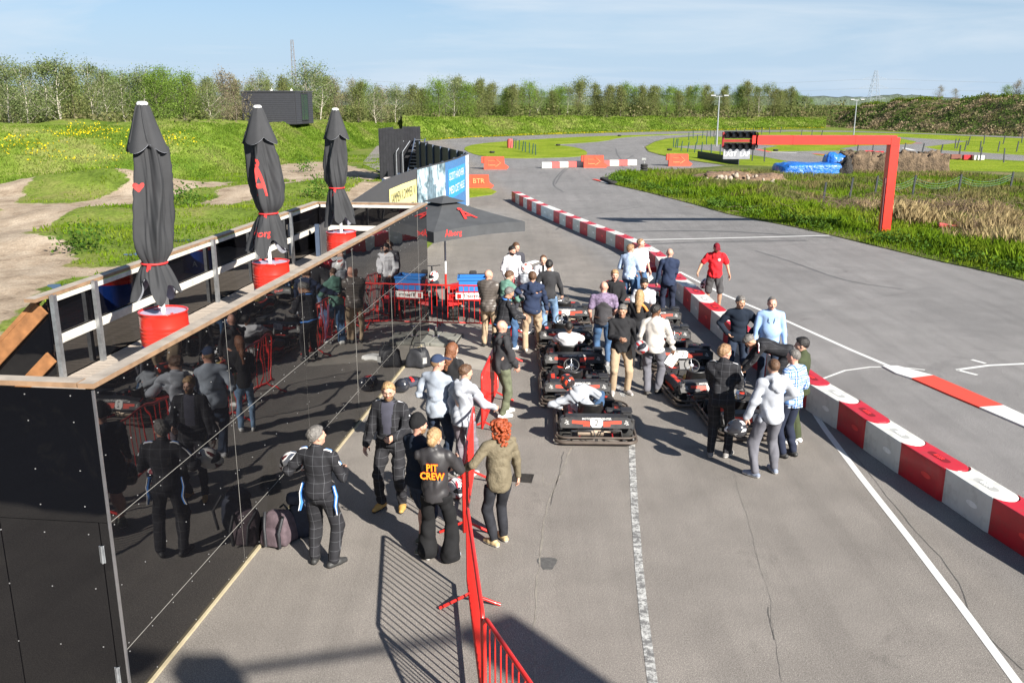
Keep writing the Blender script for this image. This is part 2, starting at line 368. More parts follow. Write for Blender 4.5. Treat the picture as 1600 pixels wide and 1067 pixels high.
def hand_mesh(res,wr,d,nrm,side,curl=.5,s=1.0):
    d=nv(d); nrm=np.array(nrm,float); nrm=nv(nrm-d*(nrm@d)); sd=np.cross(d,nrm)*side
    P=lambda a,b,c:wr+(d*a+sd*b+nrm*c)*s
    lo=wr-.21*s; hi=wr+.21*s; S=SDF(lo,hi,res); Rm=np.stack([d,sd,nrm],1)
    S.ell(P(.045,0,0),(.055*s,.043*s,.020*s),.012*s,Rm); S.cap(P(-.035,0,0),P(.01,0,0),.027*s,.026*s,.02*s)
    for b,l,o in ((-.030,.062,.080),(-.010,.076,.088),(.011,.082,.089),(.031,.072,.084)):
        p0=P(o-.02,b,0); c1=curl; dd=d*math.cos(c1)+nrm*math.sin(c1); p1=P(o,b,0)+dd*l*.5*s
        c2=curl*2.1; d2=d*math.cos(c2)+nrm*math.sin(c2); p2=p1+d2*l*.5*s
        S.cap(p0,P(o,b,0),.0095*s,k=.006*s); S.cap(P(o,b,0),p1,.0095*s,.0085*s,.004*s); S.cap(p1,p2,.0085*s,.0068*s,.004*s)
    t0=P(.02,.036,.004); t1=P(.052,.062,.012+.02*curl); t2=t1+(d*.8+nrm*(.3+.7*curl)-sd*.25*curl)*.032*s
    S.cap(t0,t1,.0135*s,.011*s,.01*s); S.cap(t1,t2,.011*s,.008*s,.005*s)
    return S.mesh()
def cat(parts):
    V=[];F=[];Mi=[];o=0
    for p in parts:
        v,f=p[0],p[1]
        if len(f)==0: continue
        V.append(v);F.append(f+o);Mi.append(p[2] if len(p)>2 else np.zeros(len(f),int)); o+=len(v)
    return np.concatenate(V),np.concatenate(F),np.concatenate(Mi)
HANDPOS={}; HEADPOS={}
def person(key,label,px=None,h=1.8,yaw=0.,top=None,bottom=None,skn='light',hair='short',hairc='brown',shoes=((.03,.03,.03),'w'),hands=None,
           feet=None,lean=0.,head=(0,0),sleeve='long',legs='long',flare=0.,belly=0.,wide=1.,loc=None,pelvis=None,curl=(.5,.5),beard=None,
           extra=None,hood=False,wr=.009,res=.017,tlen=.07,poles=None,side=0.,gloves=None,collar=None,palms=None,group=None,belt=False,puff=0,topname='shirt'):
    if loc is None: loc=G(px[0],px[1],h)
    wide*=.96; W=wide; p=np.array([loc[0],loc[1],0.]) if len(loc)<3 or px is not None else np.array(loc,float)
    T=thing('person',label,'person',p,R(yaw),group); s=h/1.8; W=wide
    pel=np.array(pelvis if pelvis is not None else (0,0,.955),float)
    u=np.array([math.sin(R(side)),math.sin(R(lean))*math.cos(R(side)),math.cos(R(lean))*math.cos(R(side))]); X=np.array([1,0,0.]); Fw=nv(np.cross(u,X)); X=np.cross(Fw,u); Rt=np.stack([X,Fw,u],1)
    t=lambda x,y,z: pel+X*x+Fw*y+u*z
    neck=t(0,-.02,.535); hy,hp=head; Rh=Rt@rotm(R(hy),R(-hp)); hc=neck+Rt@rotm(0,R(-hp*.5))@np.array([0,.035,.155])
    if feet is None: feet=((-.115,0,.0,10),(.115,0,.0,-10))
    hips=[t(-.095,0,-.04),t(.095,0,-.04)]; ank=[];kn=[]
    for i,(fx,fy,fz,fyw) in enumerate(feet):
        a=np.array([fx,fy,fz+.085]); pole=poles[2+i] if poles and len(poles)>2 else (np.sin(R(-fyw))*1.0,1,.15)
        k_,c_=ik(hips[i],a,.44,.42,pole); kn.append(k_); ank.append(c_)
    sh=[t(-.185*W,-.01,.465),t(.185*W,-.01,.465)]
    if hands is None: hands=((-.27,.06,.80),(.27,.06,.80))
    el=[];wrist=[]
    for i in (0,1):
        hw=np.array(hands[i],float); sgn=-1 if i==0 else 1
        pole=poles[i] if poles else (sgn*.5,-.8,-.5)
        e_,w_=ik(sh[i],hw,.285,.255,pole); el.append(e_); wrist.append(w_)
    allp=np.array([pel,neck,hc]+sh+el+wrist+hips+kn+ank); lo=allp.min(0)-.26; hi=allp.max(0)+.26; lo[2]=max(lo[2],-.04) if pel[2]>.5 else lo[2]
    inv=lambda v: v*s
    def torso(S,g,k=.05,b=belly):
        S.ell(t(0,-.01,.0),((.150+g)*W,.108+g,.13+g),k,Rt); S.ell(t(0,b*.55,.17),((.135+g)*W+b*.35,.098+g+b,.18+g*.5),k,Rt)
        S.ell(t(0,-.01,.36),((.158+g)*W,.112+g,.185+g),k,Rt); S.cap(sh[0]*.82+sh[1]*.18+u*.0,sh[1]*.82+sh[0]*.18,.062+g,k=k); S.cap(t(0,-.02,.42),t(0,-.02,.53),.07+g,.05+g*.5,k)
    # body: one continuous skin mesh, with finer head and hands grown into it
    B=SDF(lo,hi,res+.003); torso(B,0)
    B.cap(t(0,-.02,.45),hc-Rh@np.array([0,.01,.09]),.058,.05,.03)
    for i in (0,1):
        B.cap(sh[i],el[i],.05,.040,.03); B.cap(el[i],wrist[i],.042,.028,.02)
        lg=1.0 if legs=='short' or bottom is None else .74; B.cap(hips[i],kn[i],.082*lg,.056*lg,.04); B.cap(kn[i],ank[i],.057*lg,.038*lg,.02)
        if lg==1: m_=kn[i]*.65+ank[i]*.35-np.array([0,.012,0]); B.ell(m_,(.05,.055,.11),.03)
        B.cap(ank[i],ank[i]+np.array([-math.sin(R(feet[i][3]))*.12,math.cos(R(feet[i][3]))*.12,-.05]),.035,.028,.02)
    v,f=B.mesh(); parts=[(inv(v),f)]
    if hair not in('helmet',):
        hv,hf,hm=head_mesh(.0085 if res<.02 else .0105,Rh,hc,beard is not None); parts.append((inv(hv),hf,hm))
    else:
        hv,hf,hm=head_mesh(.013,Rh,hc); parts.append((inv(hv),hf,hm))
    for i in (0,1):
        d=wrist[i]-el[i]; pn=palms[i] if palms else ((1 if i==0 else -1),.2,0)
        gv,gf=hand_mesh(.0068 if res<.02 else .0085,wrist[i],d,pn,(1 if i==0 else -1),curl[i]); parts.append((inv(gv),gf,np.full(len(gf),4 if gloves else 0)))
    v,f,mi=cat(parts); SK=skin(skn)
    me=npmesh('body',v,f,[SK,EYE,LIP,hairmat(beard) if beard else SK,gloves or SK],mi); link('body',me,T)
    HANDPOS[key]=[Matrix.Translation(Vector(p))@Matrix.Rotation(R(yaw),4,'Z')@Vector((wrist[i]+nv(wrist[i]-el[i])*.08)*s) for i in (0,1)]
    HEADPOS[key]=Matrix.Translation(Vector(p))@Matrix.Rotation(R(yaw),4,'Z')@Vector(hc*s)
    sd=abs(hash(key))%1000 if False else sum(map(ord,key))
    # top
    if top is not None:
        S=SDF(lo,hi,res); torso(S,.018+puff*.4); S.ell(t(0,-.014+belly*.3,-.02),((.172+puff*.3)*W,.142+puff*.3+belly*.5,.26),.04,Rt); S.clip(t(0,0,-tlen),u)
        if puff: 
            Xg,Yg,Zg=S.pts((slice(None),)*3); S.F=S.F-puff*.28*np.abs(np.sin(Zg*math.pi/.062))
        g=.014+puff*.4
        for i in (0,1):
            a,b=sh[i],el[i]
            if sleeve=='short': S.cap(a,a+(b-a)*.66,.056+g,.056+g,.035)
            elif sleeve=='half': S.cap(a,b,.052+g,.046+g,.035)
            elif sleeve=='none': S.cap(a,a+(b-a)*.1,.05+g,k=.03)
            else:
                S.cap(a,b,.052+g,.044+g,.035); S.cap(b,wrist[i]-(wrist[i]-b)*.02,.046+g,.030+g*.85,.02)
        if collar or hood: S.cap(t(0,-.025,.49),t(0,-.012,.565),.070,.064,.02)
        S.wrinkle(wr,sd); 
        # open the neck so that no cloth covers the chin
        S.ell(hc+Rh@np.array([0,.03,-.02]),(.075,.085,.10),.01,Rh,sub=True)
        if hood:
            for a_,b_ in (((-.075,.055,.50),(-.115,-.035,.545)),((-.115,-.035,.545),(-.065,-.125,.545)),((-.065,-.125,.545),(.065,-.125,.545)),((.065,-.125,.545),(.115,-.035,.545)),((.115,-.035,.545),(.075,.055,.50))): S.cap(t(*a_),t(*b_),.034,k=.012)
            S.ell(t(0,-.135,.46),(.105,.045,.095),.02,Rt); S.ell(t(0,-.165,.40),(.05,.03,.05),.02,Rt)
        v,f=S.mesh(); tm=top if isinstance(top,(list,tuple)) else [top]; mi=None
        if len(tm)>1:
            fc=(v[f].mean(1)-pel)@Rt; mi=tm[1](fc); mats=tm[0]
        else: mats=tm
        ob=link(topname,npmesh(topname,inv(v),f,mats,mi),T)
        if extra and 'top' in extra: extra['top'](ob,T,t,X,Fw,u,s,sh,el,wrist)
    if bottom is not None:
        S=SDF(lo,hi,res); S.ell(t(0,-.012,-.01),((.152+.008)*W,.122+belly*.5,.145),.05,Rt); S.ell(t(0,0,.06),((.145)*W,.112+belly*.6,.10),.05,Rt); S.clip(t(0,0,.12),-u) if False else None
        g=.011
        for i in (0,1):
            a,b=hips[i],kn[i]
            if legs=='short': S.cap(a,b+(a-b)*.06,.092+g,.080+g,.03)
            else:
                S.cap(a,b,.086+g,.060+g*1.1,.03); fl=flare; e=ank[i]+np.array([0,0,-.0]); bot=e+(b-e)*.04; S.cap(b,bot,.060+g*1.1,.052+g*.7+fl,.02)
        S.F=np.maximum(S.F,0*S.F-1) if False else S.F
        if top is not None and abs(lean)<25 and abs(side)<20: S.clip(t(0,0,-tlen+.05),-u)
        S.wrinkle(wr*.85,sd+7,26.)
        if pel[2]>.5: S.clip((0,0,.022),(0,0,1))
        v,f=S.mesh()
        link('trousers' if legs!='short' else 'shorts',npmesh('trousers',inv(v),f,[bottom]),T)
    if shoes:
        sc,sole=shoes; sm=M('shoe_%d_%d_%d'%tuple(int(x*255) for x in sc),sc,.6,var=.2); so_=SOLEW if sole=='w' else SOLEB
        for i in (0,1):
            fy=R(feet[i][3]); dr=np.array([-math.sin(fy),math.cos(fy),0]); a=ank[i]; z0=a[2]-.085; base=np.array([a[0],a[1],z0])
            S=SDF(base+np.array([-.2,-.2,-.02]),base+np.array([.2,.2,.17]),.009 if res<.02 else .012)
            heel=base-dr*.055+np.array([0,0,.04]); toe=base+dr*.165+np.array([0,0,.032]); mid=base+dr*.07+np.array([0,0,.045])
            S.cap(heel,mid,.040,.046,.02); S.cap(mid,toe,.047,.033,.02); S.cap(base+np.array([0,0,.05]),base+np.array([0,0,.105]),.044,.042,.02); S.clip(base+np.array([0,0,.004]),(0,0,1))
            v,f=S.mesh(); link('shoe',npmesh('shoe',inv(v),f,[sm,so_],(v[f].mean(1)[:,2]<z0+.028).astype(int)),T)
    # hair and headgear
    HL=lambda a: hc+Rh@np.array(a,float)
    if hair in('short','receding','long','bun','buzz'):
        S=SDF(hc-.22-np.array([0,0,.3 if hair=='long' else 0]),hc+.2,.009 if res<.02 else .012); tk={'short':.012,'receding':.008,'long':.015,'bun':.010,'buzz':.004}[hair]
        S.ell(HL((0,-.014,.026)),(.077+tk,.097+tk,.09+tk*1.15),.01,Rh)
        if hair=='short': S.ell(HL((0,.03,.088)),(.046,.042,.022),.04,Rh)
        nrm=Rh@nv((0,-.80,1)); off={'short':HL((0,.078,.078)),'receding':HL((0,.02,.082)),'long':HL((0,.082,.07)),'bun':HL((0,.08,.07)),'buzz':HL((0,.072,.075))}[hair]
        S.clip(off,nrm)
        if hair=='long':
            S.cap(HL((0,-.055,-.02)),HL((0,-.09,-.17)),.083,.075,.05); S.cap(HL((0,-.09,-.17)),HL((0,-.115,-.33)),.072,.04,.04)
            for q in(-1,1): S.cap(HL((q*.07,-.02,-.0)),HL((q*.075,-.02,-.16)),.028,.022,.03)
        if hair=='bun': S.ell(HL((0,-.115,-.02)),(.045,.04,.05),.02,Rh); S.cap(HL((0,-.06,-.06)),HL((0,-.10,-.03)),.05,.04,.03)
        S.wrinkle(.0035 if hair!='buzz' else .0015,sd+3,120.); v,f=S.mesh(); link('hair',npmesh('hair',inv(v),f,[hairmat(hairc)]),T)
    if hair=='curly':
        r=np.random.default_rng(5); S=SDF(hc-.27,hc+.24,.009)
        S.ell(HL((0,-.025,.03)),(.095,.105,.105),.02,Rh)
        for k in range(150):
            d=nv(r.normal(size=3)); 
            if d[1]>.45 and d[2]<.5: continue
            rad=.115+r.uniform(-.01,.02); q=HL((d[0]*rad*1.08,-.03+d[1]*rad,d[2]*rad*(1.45 if d[2]<0 else 1.0)+.0)); S.ell(q,[r.uniform(.016,.028)]*3,.008)
        for k in range(60):
            q=HL((r.uniform(-.11,.11),-.05-r.uniform(0,.09),-r.uniform(.05,.21))); S.ell(q,[r.uniform(.016,.026)]*3,.008)
        v,f=S.mesh(); link('hair',npmesh('hair',inv(v),f,[hairmat('ginger')]),T)
    if hair in('cap','beanie'):
        S=SDF(hc-.25,hc+.25,.010)
        if hair=='beanie': S.ell(HL((0,-.015,.035)),(.094,.112,.112),.01,Rh); S.ell(HL((0,-.02,.13)),(.06,.06,.04),.04,Rh); S.clip(HL((0,.09,.045)),Rh@nv((0,-.35,1))); S.wrinkle(.002,3,120)
        else:
            S.ell(HL((0,-.012,.03)),(.087,.107,.102),.01,Rh); S.clip(HL((0,.09,.05)),Rh@nv((0,-.28,1))); S.ell(HL((0,.135,.062)),(.07,.075,.012),.02,Rh@rotm(0,R(-10)))
        v,f=S.mesh(); cm=cloth('cap_'+hairc,{'navy':(.03,.045,.09),'dark red':(.16,.012,.02),'black':(.012,.012,.013)}[hairc]); link('knitted_cap' if hair=='beanie' else 'baseball_cap',npmesh('cap',inv(v),f,[cm]),T)
        if hair=='cap' and hairc=='navy':
            S=SDF(hc-.2,hc+.2,.011); S.ell(HL((0,-.018,.01)),(.084,.102,.09),.01,Rh); S.clip(HL((0,.05,.05)),Rh@nv((0,-.9,1))); v,f=S.mesh(); link('hair',npmesh('hair',inv(v),f,[hairmat('sandy')]),T)
    if extra:
        for k,fn in extra.items():
            if k!='top': fn(T,dict(t=t,HL=HL,Rh=Rh,hc=hc,s=s,sh=sh,el=el,wrist=wrist,pel=pel,Rt=Rt,u=u,X=X,Fw=Fw,kn=kn,ank=ank,hips=hips))
    return T
def ex_glasses(dark=False):
    def f(T,d):
        m=MB()
        for q in(-1,1):
            pts=[Vector(d['HL']((q*.032+.022*math.cos(a),.099,.006+.017*math.sin(a))))*d['s'] for a in np.linspace(0,6.283,11)[:-1]]
            m.tube(pts,.0025,5,closed=True); m.cyl(Vector(d['HL']((q*.054,.097,.01)))*d['s'],Vector(d['HL']((q*.08,.0,.008)))*d['s'],.002,n=4)
            if dark: m.add([tuple(x) for x in pts],[tuple(range(10))],1)
        m.cyl(Vector(d['HL']((-.012,.1,.01)))*d['s'],Vector(d['HL']((.012,.1,.01)))*d['s'],.0025,n=4); m.build('glasses',[M('glasses_frame',(.01,.01,.01),.3),M('dark_lens',(.01,.01,.012),.08)],T)
    return f
def ex_belt(col,buck=None):
    def f(T,d):
        m=MB(); pts=[]
        for a in np.linspace(0,2*math.pi,21)[:-1]: pts.append(Vector(d['t'](.182*math.cos(a),.148*math.sin(a)-.005,.075))*d['s'])
        m.tube(pts,.017,6,closed=True); m.build('belt',col,T)
    return f
def ex_lanyard(T,d):
    m=MB(); P=lambda a,b,c:Vector(d['t'](a,b,c))*d['s']
    m.tube([P(-.075,.06,.50),P(-.05,.14,.36),P(0,.155,.22)],.006,5); m.tube([P(.075,.06,.50),P(.05,.14,.36),P(0,.155,.22)],.006,5); m.box(P(0,.16,.17),(.06,.012,.09)); m.build('lanyard',M('lanyard',(.015,.018,.03),.6),T)
def ex_text(word_rows,z0,size,col,outline=None,back=True,dep=.155):
    def f(T,d):
        m=MB()
        for k,wd in enumerate(word_rows):
            v,fc=text_mesh(wd,size,0,True,.82); Pm=frame(Vector(d['t'](0,-dep,z0-k*size*.86))*d['s'],d['X'],d['u'])
            if outline is not None:
                v2,f2=text_mesh(wd,size*1.0,0,True,.82); 
                for dx,dz in((.006,0),(-.006,0),(0,.006),(0,-.006)): m.add([(a+dx,b+dz,c-.0) for a,b,c in v2],f2,1,mat=Pm)
            m.add([(a,b,c+.006) for a,b,c in v],fc,0,mat=Pm)
        m.build('back_print',[col,outline or col],T)
    return f
# ---- helmets
def helmet(label,c,shell=(.02,.02,.02),accent=(.6,.6,.6),rz=0,rx=0,ry=0,visor=(.02,.02,.025),group=None,loop=False):
    T=thing('racing_helmet',label,'helmet',(0,0,0),0,group)
    T.location=c; T.rotation_euler=(rx,ry,rz)
    S=SDF((-.2,-.22,-.2),(.2,.22,.2),.011); S.ell((0,-.005,.02),(.125,.145,.135),.02); S.ell((0,.05,-.07),(.095,.115,.07),.05); S.clip((0,0,-.125),(0,0,1)); S.ell((0,.17,.01),(.088,.10,.047),.01,sub=True); S.ell((0,0,-.14),(.085,.10,.10),.01,sub=True)
    v,f=S.mesh(); fc=v[f].mean(1); mi=((np.abs(fc[:,0])>.03)&(np.abs(fc[:,0])<.085)&(fc[:,1]+fc[:,2]*.8>-.12)&(np.sin(fc[:,1]*38+fc[:,2]*30)>-.2)).astype(int)
    mi[fc[:,2]<-.11]=2
    link('shell',npmesh('shell',v,f,[M('helmet_%02d%02d%02d'%tuple(int(x*99) for x in shell),shell,.2,var=.1,coat=.8),M('helmet_accent_%02d%02d%02d'%tuple(int(x*99) for x in accent),accent,.2,var=.2,vs=14,coat=.8),RUBBER],mi),T)
    S=SDF((-.2,-.0,-.12),(.2,.25,.14),.011); S.ell((0,.02,.01),(.113,.138,.10),.01); S.clip((0,.02,0),(0,1,0)); S.clip((0,0,-.045),(0,0,1)); S.clip((0,0,.065),(0,0,-1))
    v,f=S.mesh(); link('visor',npmesh('visor',v,f,[M('visor_%02d'%int(visor[0]*99),visor,.05,coat=1)]),T)
    return T
# ================================================================ GROUND, ROADS, HILLS
from mathutils import noise as MN
def pnoise(x,y,z=0.,s=1.,o=3): return MN.fractal(Vector((x*s,y*s,z)),1.0,2.0,o)
def inpoly(X,Y,poly):
    r=np.zeros(X.shape,bool); n=len(poly)
    for i in range(n):
        x0,y0=poly[i][:2]; x1,y1=poly[(i+1)%n][:2]
        c=((y0>Y)!=(y1>Y))&(X<(x1-x0)*(Y-y0)/((y1-y0) if y1!=y0 else 1e-9)+x0); r^=c
    return r
def cpx(pts,ox,oy,s): return [(ox+x/s,oy+y/s) for x,y in pts]
ASPH_FAR=[(640,221.5),(700,216.5),(860,211),(1000,206.8),(1120,204.6),(1240,203.6),(1330,205),(1600,214)]
# asphalt material: aggregate speckle, worn patches, repair seams
def asphalt_mat(name,c=(.172,.167,.164)):
    m,n,b=_new(name); g=n.nodes.new('ShaderNodeNewGeometry'); P=g.outputs['Position']
    a=noise(n,95,2,.8,vec=P); b1=noise(n,1.1,6,.6,vec=P); c1=noise(n,.16,4,.55,vec=P,dist=.6); d=noise(n,38,3,.6,vec=P)
    r=ramp(n,a.outputs['Fac'],[(.3,tuple(x*.45 for x in c)),(.5,c),(.68,tuple(x*2.1 for x in c))])
    r2=ramp(n,b1.outputs['Fac'],[(.3,.86),(.7,1.10)]); r3=ramp(n,c1.outputs['Fac'],[(.35,(.88,.875,.86)),(.65,(1.08,1.07,1.05))]); r4=ramp(n,d.outputs['Fac'],[(.35,.86),(.65,1.12)])
    x=mix(n,1,r.outputs[0],r2.outputs[0],'MULTIPLY'); x=mix(n,1,x,r3.outputs[0],'MULTIPLY'); x=mix(n,1,x,r4.outputs[0],'MULTIPLY')
    # the pit lane has an older, sandier surface than the track; its edge follows the barrier
    sp=n.nodes.new('ShaderNodeSeparateXYZ'); n.links.new(P,sp.inputs[0]); ed=math_(n,'ADD',math_(n,'ADD',sp.outputs[0],math_(n,'MULTIPLY',sp.outputs[1],.13)),math_(n,'MULTIPLY',c1.outputs['Fac'],1.5)); pf=ramp(n,math_(n,'MULTIPLY',ed,.1),[(.74,(1.09,1.03,.96)),(.84,(1,1,1.01))]); x=mix(n,1,x,pf.outputs[0],'MULTIPLY')
    st=noise(n,.45,7,.72,vec=P,dist=1.2); sr=ramp(n,st.outputs['Fac'],[(.28,.70),(.40,1.),(.62,1.),(.74,1.13)]); x=mix(n,1,x,sr.outputs[0],'MULTIPLY')
    mv=n.nodes.new('ShaderNodeMapping'); mv.inputs['Scale'].default_value=(2.2,.10,1); mv.inputs['Rotation'].default_value=(0,0,R(-14)); n.links.new(P,mv.inputs[0]); tr=noise(n,1,5,.6,vec=mv.outputs[0]); x=mix(n,1,x,ramp(n,tr.outputs['Fac'],[(.32,.90),(.55,1.04)]).outputs[0],'MULTIPLY')
    n.links.new(x,b.inputs['Base Color'])
    b.inputs['Roughness'].default_value=.82; b.inputs['Specular IOR Level'].default_value=.35; bump(n,b,a.outputs['Fac'],.55,.006); MC[name]=m; return m
ASPH=asphalt_mat('asphalt'); ASPHD=asphalt_mat('newer_asphalt',(.13,.128,.127))
def fillpoly(name,pts,z,mat,thick=0,parent=None):
    from mathutils.geometry import tessellate_polygon
    P=[Vector((p[0],p[1],z)) for p in pts]; tri=tessellate_polygon([P]); m=MB(); m.add(P,[t for t in tri],0)
    if thick:
        q=[Vector((p.x,p.y,z-thick)) for p in P]; n=len(P); m.add(P+q,[(k,(k+1)%n,n+(k+1)%n,n+k) for k in range(n)],0)
    o=m.build(name,mat,parent,fixn=False)
    bm=bmesh.new(); bm.from_mesh(o.data)
    for f in bm.faces:
        if abs(f.normal.z)>.5 and f.normal.z<0: f.normal_flip()
    bm.to_mesh(o.data); bm.free(); return o
def smoothpoly(pts,it=2,closed=True):
    P=[np.array(p[:2],float) for p in pts]
    for _ in range(it):
        Q=[];n=len(P)
        for i in range(n if closed else n-1):
            a=P[i];b=P[(i+1)%n]; Q+= [a*.75+b*.25,a*.25+b*.75]
        if not closed: Q=[P[0]]+Q+[P[-1]]
        P=Q
    return [tuple(p) for p in P]
asph=[(110,-40),(110,100)]+GP(ASPH_FAR)[::-1]+[(-16,110),(-13,80),(-6.6,60),(-3.2,52),(-2.2,47.5),(-2.45,43),(-3.3,33),(-3.9,25),(-4.2,21.5),(-6.2,21.0),(-7.8,7.0),(-40,7.0),(-40,-40)]
road=struct(fillpoly('asphalt_road',asph,0,ASPH))
# ---- ground sheet
DIRT=[cpx(p,0,180,3.556) for p in ([(-300,400),(200,398),(460,384),(470,394),(235,408),(130,455),(60,490),(-300,520)],
 [(-200,515),(60,480),(300,492),(520,470),(700,440),(630,385),(730,352),(940,385),(1280,368),(1290,412),(960,452),(720,485),(560,510),(400,545),(200,545),(-200,575)],
 [(-300,600),(160,545),(510,543),(490,572),(320,600),(180,690),(-300,800)],[(950,520),(1280,442),(1400,430),(1400,470),(1280,500),(960,535)],
 [(-400,835),(250,850),(640,835),(760,790),(800,800),(560,880),(330,905),(200,1000),(100,1067),(0,1200),(-300,1400)],[(-100,690),(150,690),(330,740),(400,800),(300,850),(-100,850)])]
DIRT+= [cpx(p,350,40,3.556) for p in ([(250,800),(330,765),(580,752),(780,790),(900,835),(1010,815),(760,865),(520,880),(330,860)],[(0,930),(400,875),(540,865),(560,890),(200,950),(0,1000),(-100,1010)],[(640,950),(800,880),(900,850),(900,1000),(640,1000)])]
DIRTW=[GP(p) for p in DIRT]
MOUND=[((110,300),6,2.6,.75),((180,296),5,2.5,.7),((250,300),3,2,.3),((150,345),4,2.3,.6),((95,372),2.6,1.6,.45),((55,385),2,1.3,.4),((330,335),3,2,.35),((450,300),4,2.5,.55),((520,290),3,2.5,.5),((40,335),4,1.6,.4)]
MW=[(G(*p),a,b,h) for p,a,b,h in MOUND]
def hillz(x,y): return 0
def gxs(segs):
    out=[]
    for a,b,st in segs: out+=list(np.arange(a,b,st))
    return np.array(out+[segs[-1][1]])
xs=gxs([(-4000,-400,400),(-400,-60,20),(-60,-4,.4),(-4,110,6),(110,400,30),(400,4000,400)]); ys=gxs([(-60,14,4),(14,95,.45),(95,260,6),(260,900,60),(900,5000,400)])
X,Y=np.meshgrid(xs,ys,indexing='ij'); Z=np.full(X.shape,-.05); dm=np.zeros(X.shape); wet=np.zeros(X.shape)
fine=(X<-4.2)&(X>-60)&(Y>12)&(Y<97)
for i,j in np.argwhere(fine):
    x,y=X[i,j],Y[i,j]; wx=x+.5*pnoise(x,y,1,.5,2); wy=y+.9*pnoise(x,y,5,.45,3); d=0
    Z[i,j]=-.06+.10*pnoise(x,y,0,.35,4)+.05*pnoise(x,y,3,1.6,3); X[i,j]+=0
    for c,a,b,h in MW: Z[i,j]+=h*math.exp(-((x-c[0])/a)**2-((y-c[1])/b)**2)
    dm[i,j]=0
WX=X.copy(); WY=Y.copy()
for i,j in np.argwhere(fine): WX[i,j]+=.45*pnoise(X[i,j],Y[i,j],1,.6,3); WY[i,j]+=.8*pnoise(X[i,j],Y[i,j],5,.55,3)
for k,p in enumerate(DIRTW): dm=np.where(inpoly(WX,WY,p),1.0,dm)
D=dm.copy()
for _ in range(2): D[1:-1,1:-1]=(D[1:-1,1:-1]*2+D[:-2,1:-1]+D[2:,1:-1]+D[1:-1,:-2]+D[1:-1,2:])/6
e=np.clip((X+4.5)/-3,0,1); Z=np.where(fine,Z*e-.05*(1-e)+.03*(1-D)*e,Z)
nx,ny=X.shape; V=np.stack([X.ravel(),Y.ravel(),Z.ravel()],1); ii,jj=np.meshgrid(np.arange(nx-1),np.arange(ny-1),indexing='ij'); a=(ii*ny+jj).ravel(); F=np.stack([a,a+ny,a+ny+1,a+1],1)
def ground_mat(name,attr=True,g1=(.075,.115,.016),g2=(.135,.185,.03),g3=(.19,.19,.06),yellow=0,brown=0):
    m,n,b=_new(name); g=n.nodes.new('ShaderNodeNewGeometry'); P=g.outputs['Position']; b.inputs['Roughness'].default_value=.95; b.inputs['Specular IOR Level'].default_value=.1
    a=noise(n,.28,5,.6,vec=P); f=noise(n,5.5,5,.7,vec=P); r=ramp(n,a.outputs['Fac'],[(.36,g1),(.5,g2),(.66,g3)]); r2=ramp(n,f.outputs['Fac'],[(.28,.5),(.72,1.4)]); x=mix(n,1,r.outputs[0],r2.outputs[0],'MULTIPLY')
    if attr:
        at=n.nodes.new('ShaderNodeAttribute'); at.attribute_name='dirt'; q=noise(n,1.7,6,.7,vec=P); fac=math_(n,'ADD',at.outputs['Fac'],math_(n,'MULTIPLY',math_(n,'SUBTRACT',q.outputs['Fac'],.5),1.1)); rr=ramp(n,fac,[(.42,0.),(.58,1.)])
        s1=noise(n,.8,6,.65,vec=P); dr=ramp(n,s1.outputs['Fac'],[(.28,(.17,.125,.085)),(.46,(.33,.26,.19)),(.7,(.44,.365,.28))]); s2=noise(n,14,4,.7,vec=P); dd=mix(n,1,dr.outputs[0],ramp(n,s2.outputs['Fac'],[(.3,.7),(.7,1.2)]).outputs[0],'MULTIPLY')
        x=mix(n,rr.outputs[0],x,dd)
    if brown:
        q=noise(n,.5,6,.7,vec=P); x=mix(n,ramp(n,q.outputs['Fac'],[(.47,0.),(.6,brown)]).outputs[0],x,(.20,.135,.085))
    n.links.new(x,b.inputs['Base Color']); bump(n,b,f.outputs['Fac'],.8,.08); MC[name]=m; return m
GR=ground_mat('ground_soil_and_grass'); me=npmesh('ground',V,F,[GR]); at=me.attributes.new('dirt','FLOAT','POINT'); at.data.foreach_set('value',D.ravel().astype(np.float32)); ground=struct(link('ground',me))
# puddles in the dirt
WATER=M('puddle_water',(.03,.03,.025),.06,var=.1,spec=.8)
for px,a,b in (((95,446),.5,.22),((213,395),.5,.25),((283,373),.6,.2)):
    c=G(*px); pts=[(c[0]+a*math.cos(t)*(1+.25*math.sin(3*t+px[0])),c[1]+b*2*math.sin(t)*(1+.2*math.cos(2*t))) for t in np.linspace(0,6.283,25)[:-1]]
    z=.4*max(ground_z for ground_z in [float(Z[np.abs(xs-q[0]).argmin(),np.abs(ys-q[1]).argmin()]) for q in pts])+.6*min([float(Z[np.abs(xs-q[0]).argmin(),np.abs(ys-q[1]).argmin()]) for q in pts])+.01
    struct(fillpoly('water',pts,z,WATER))
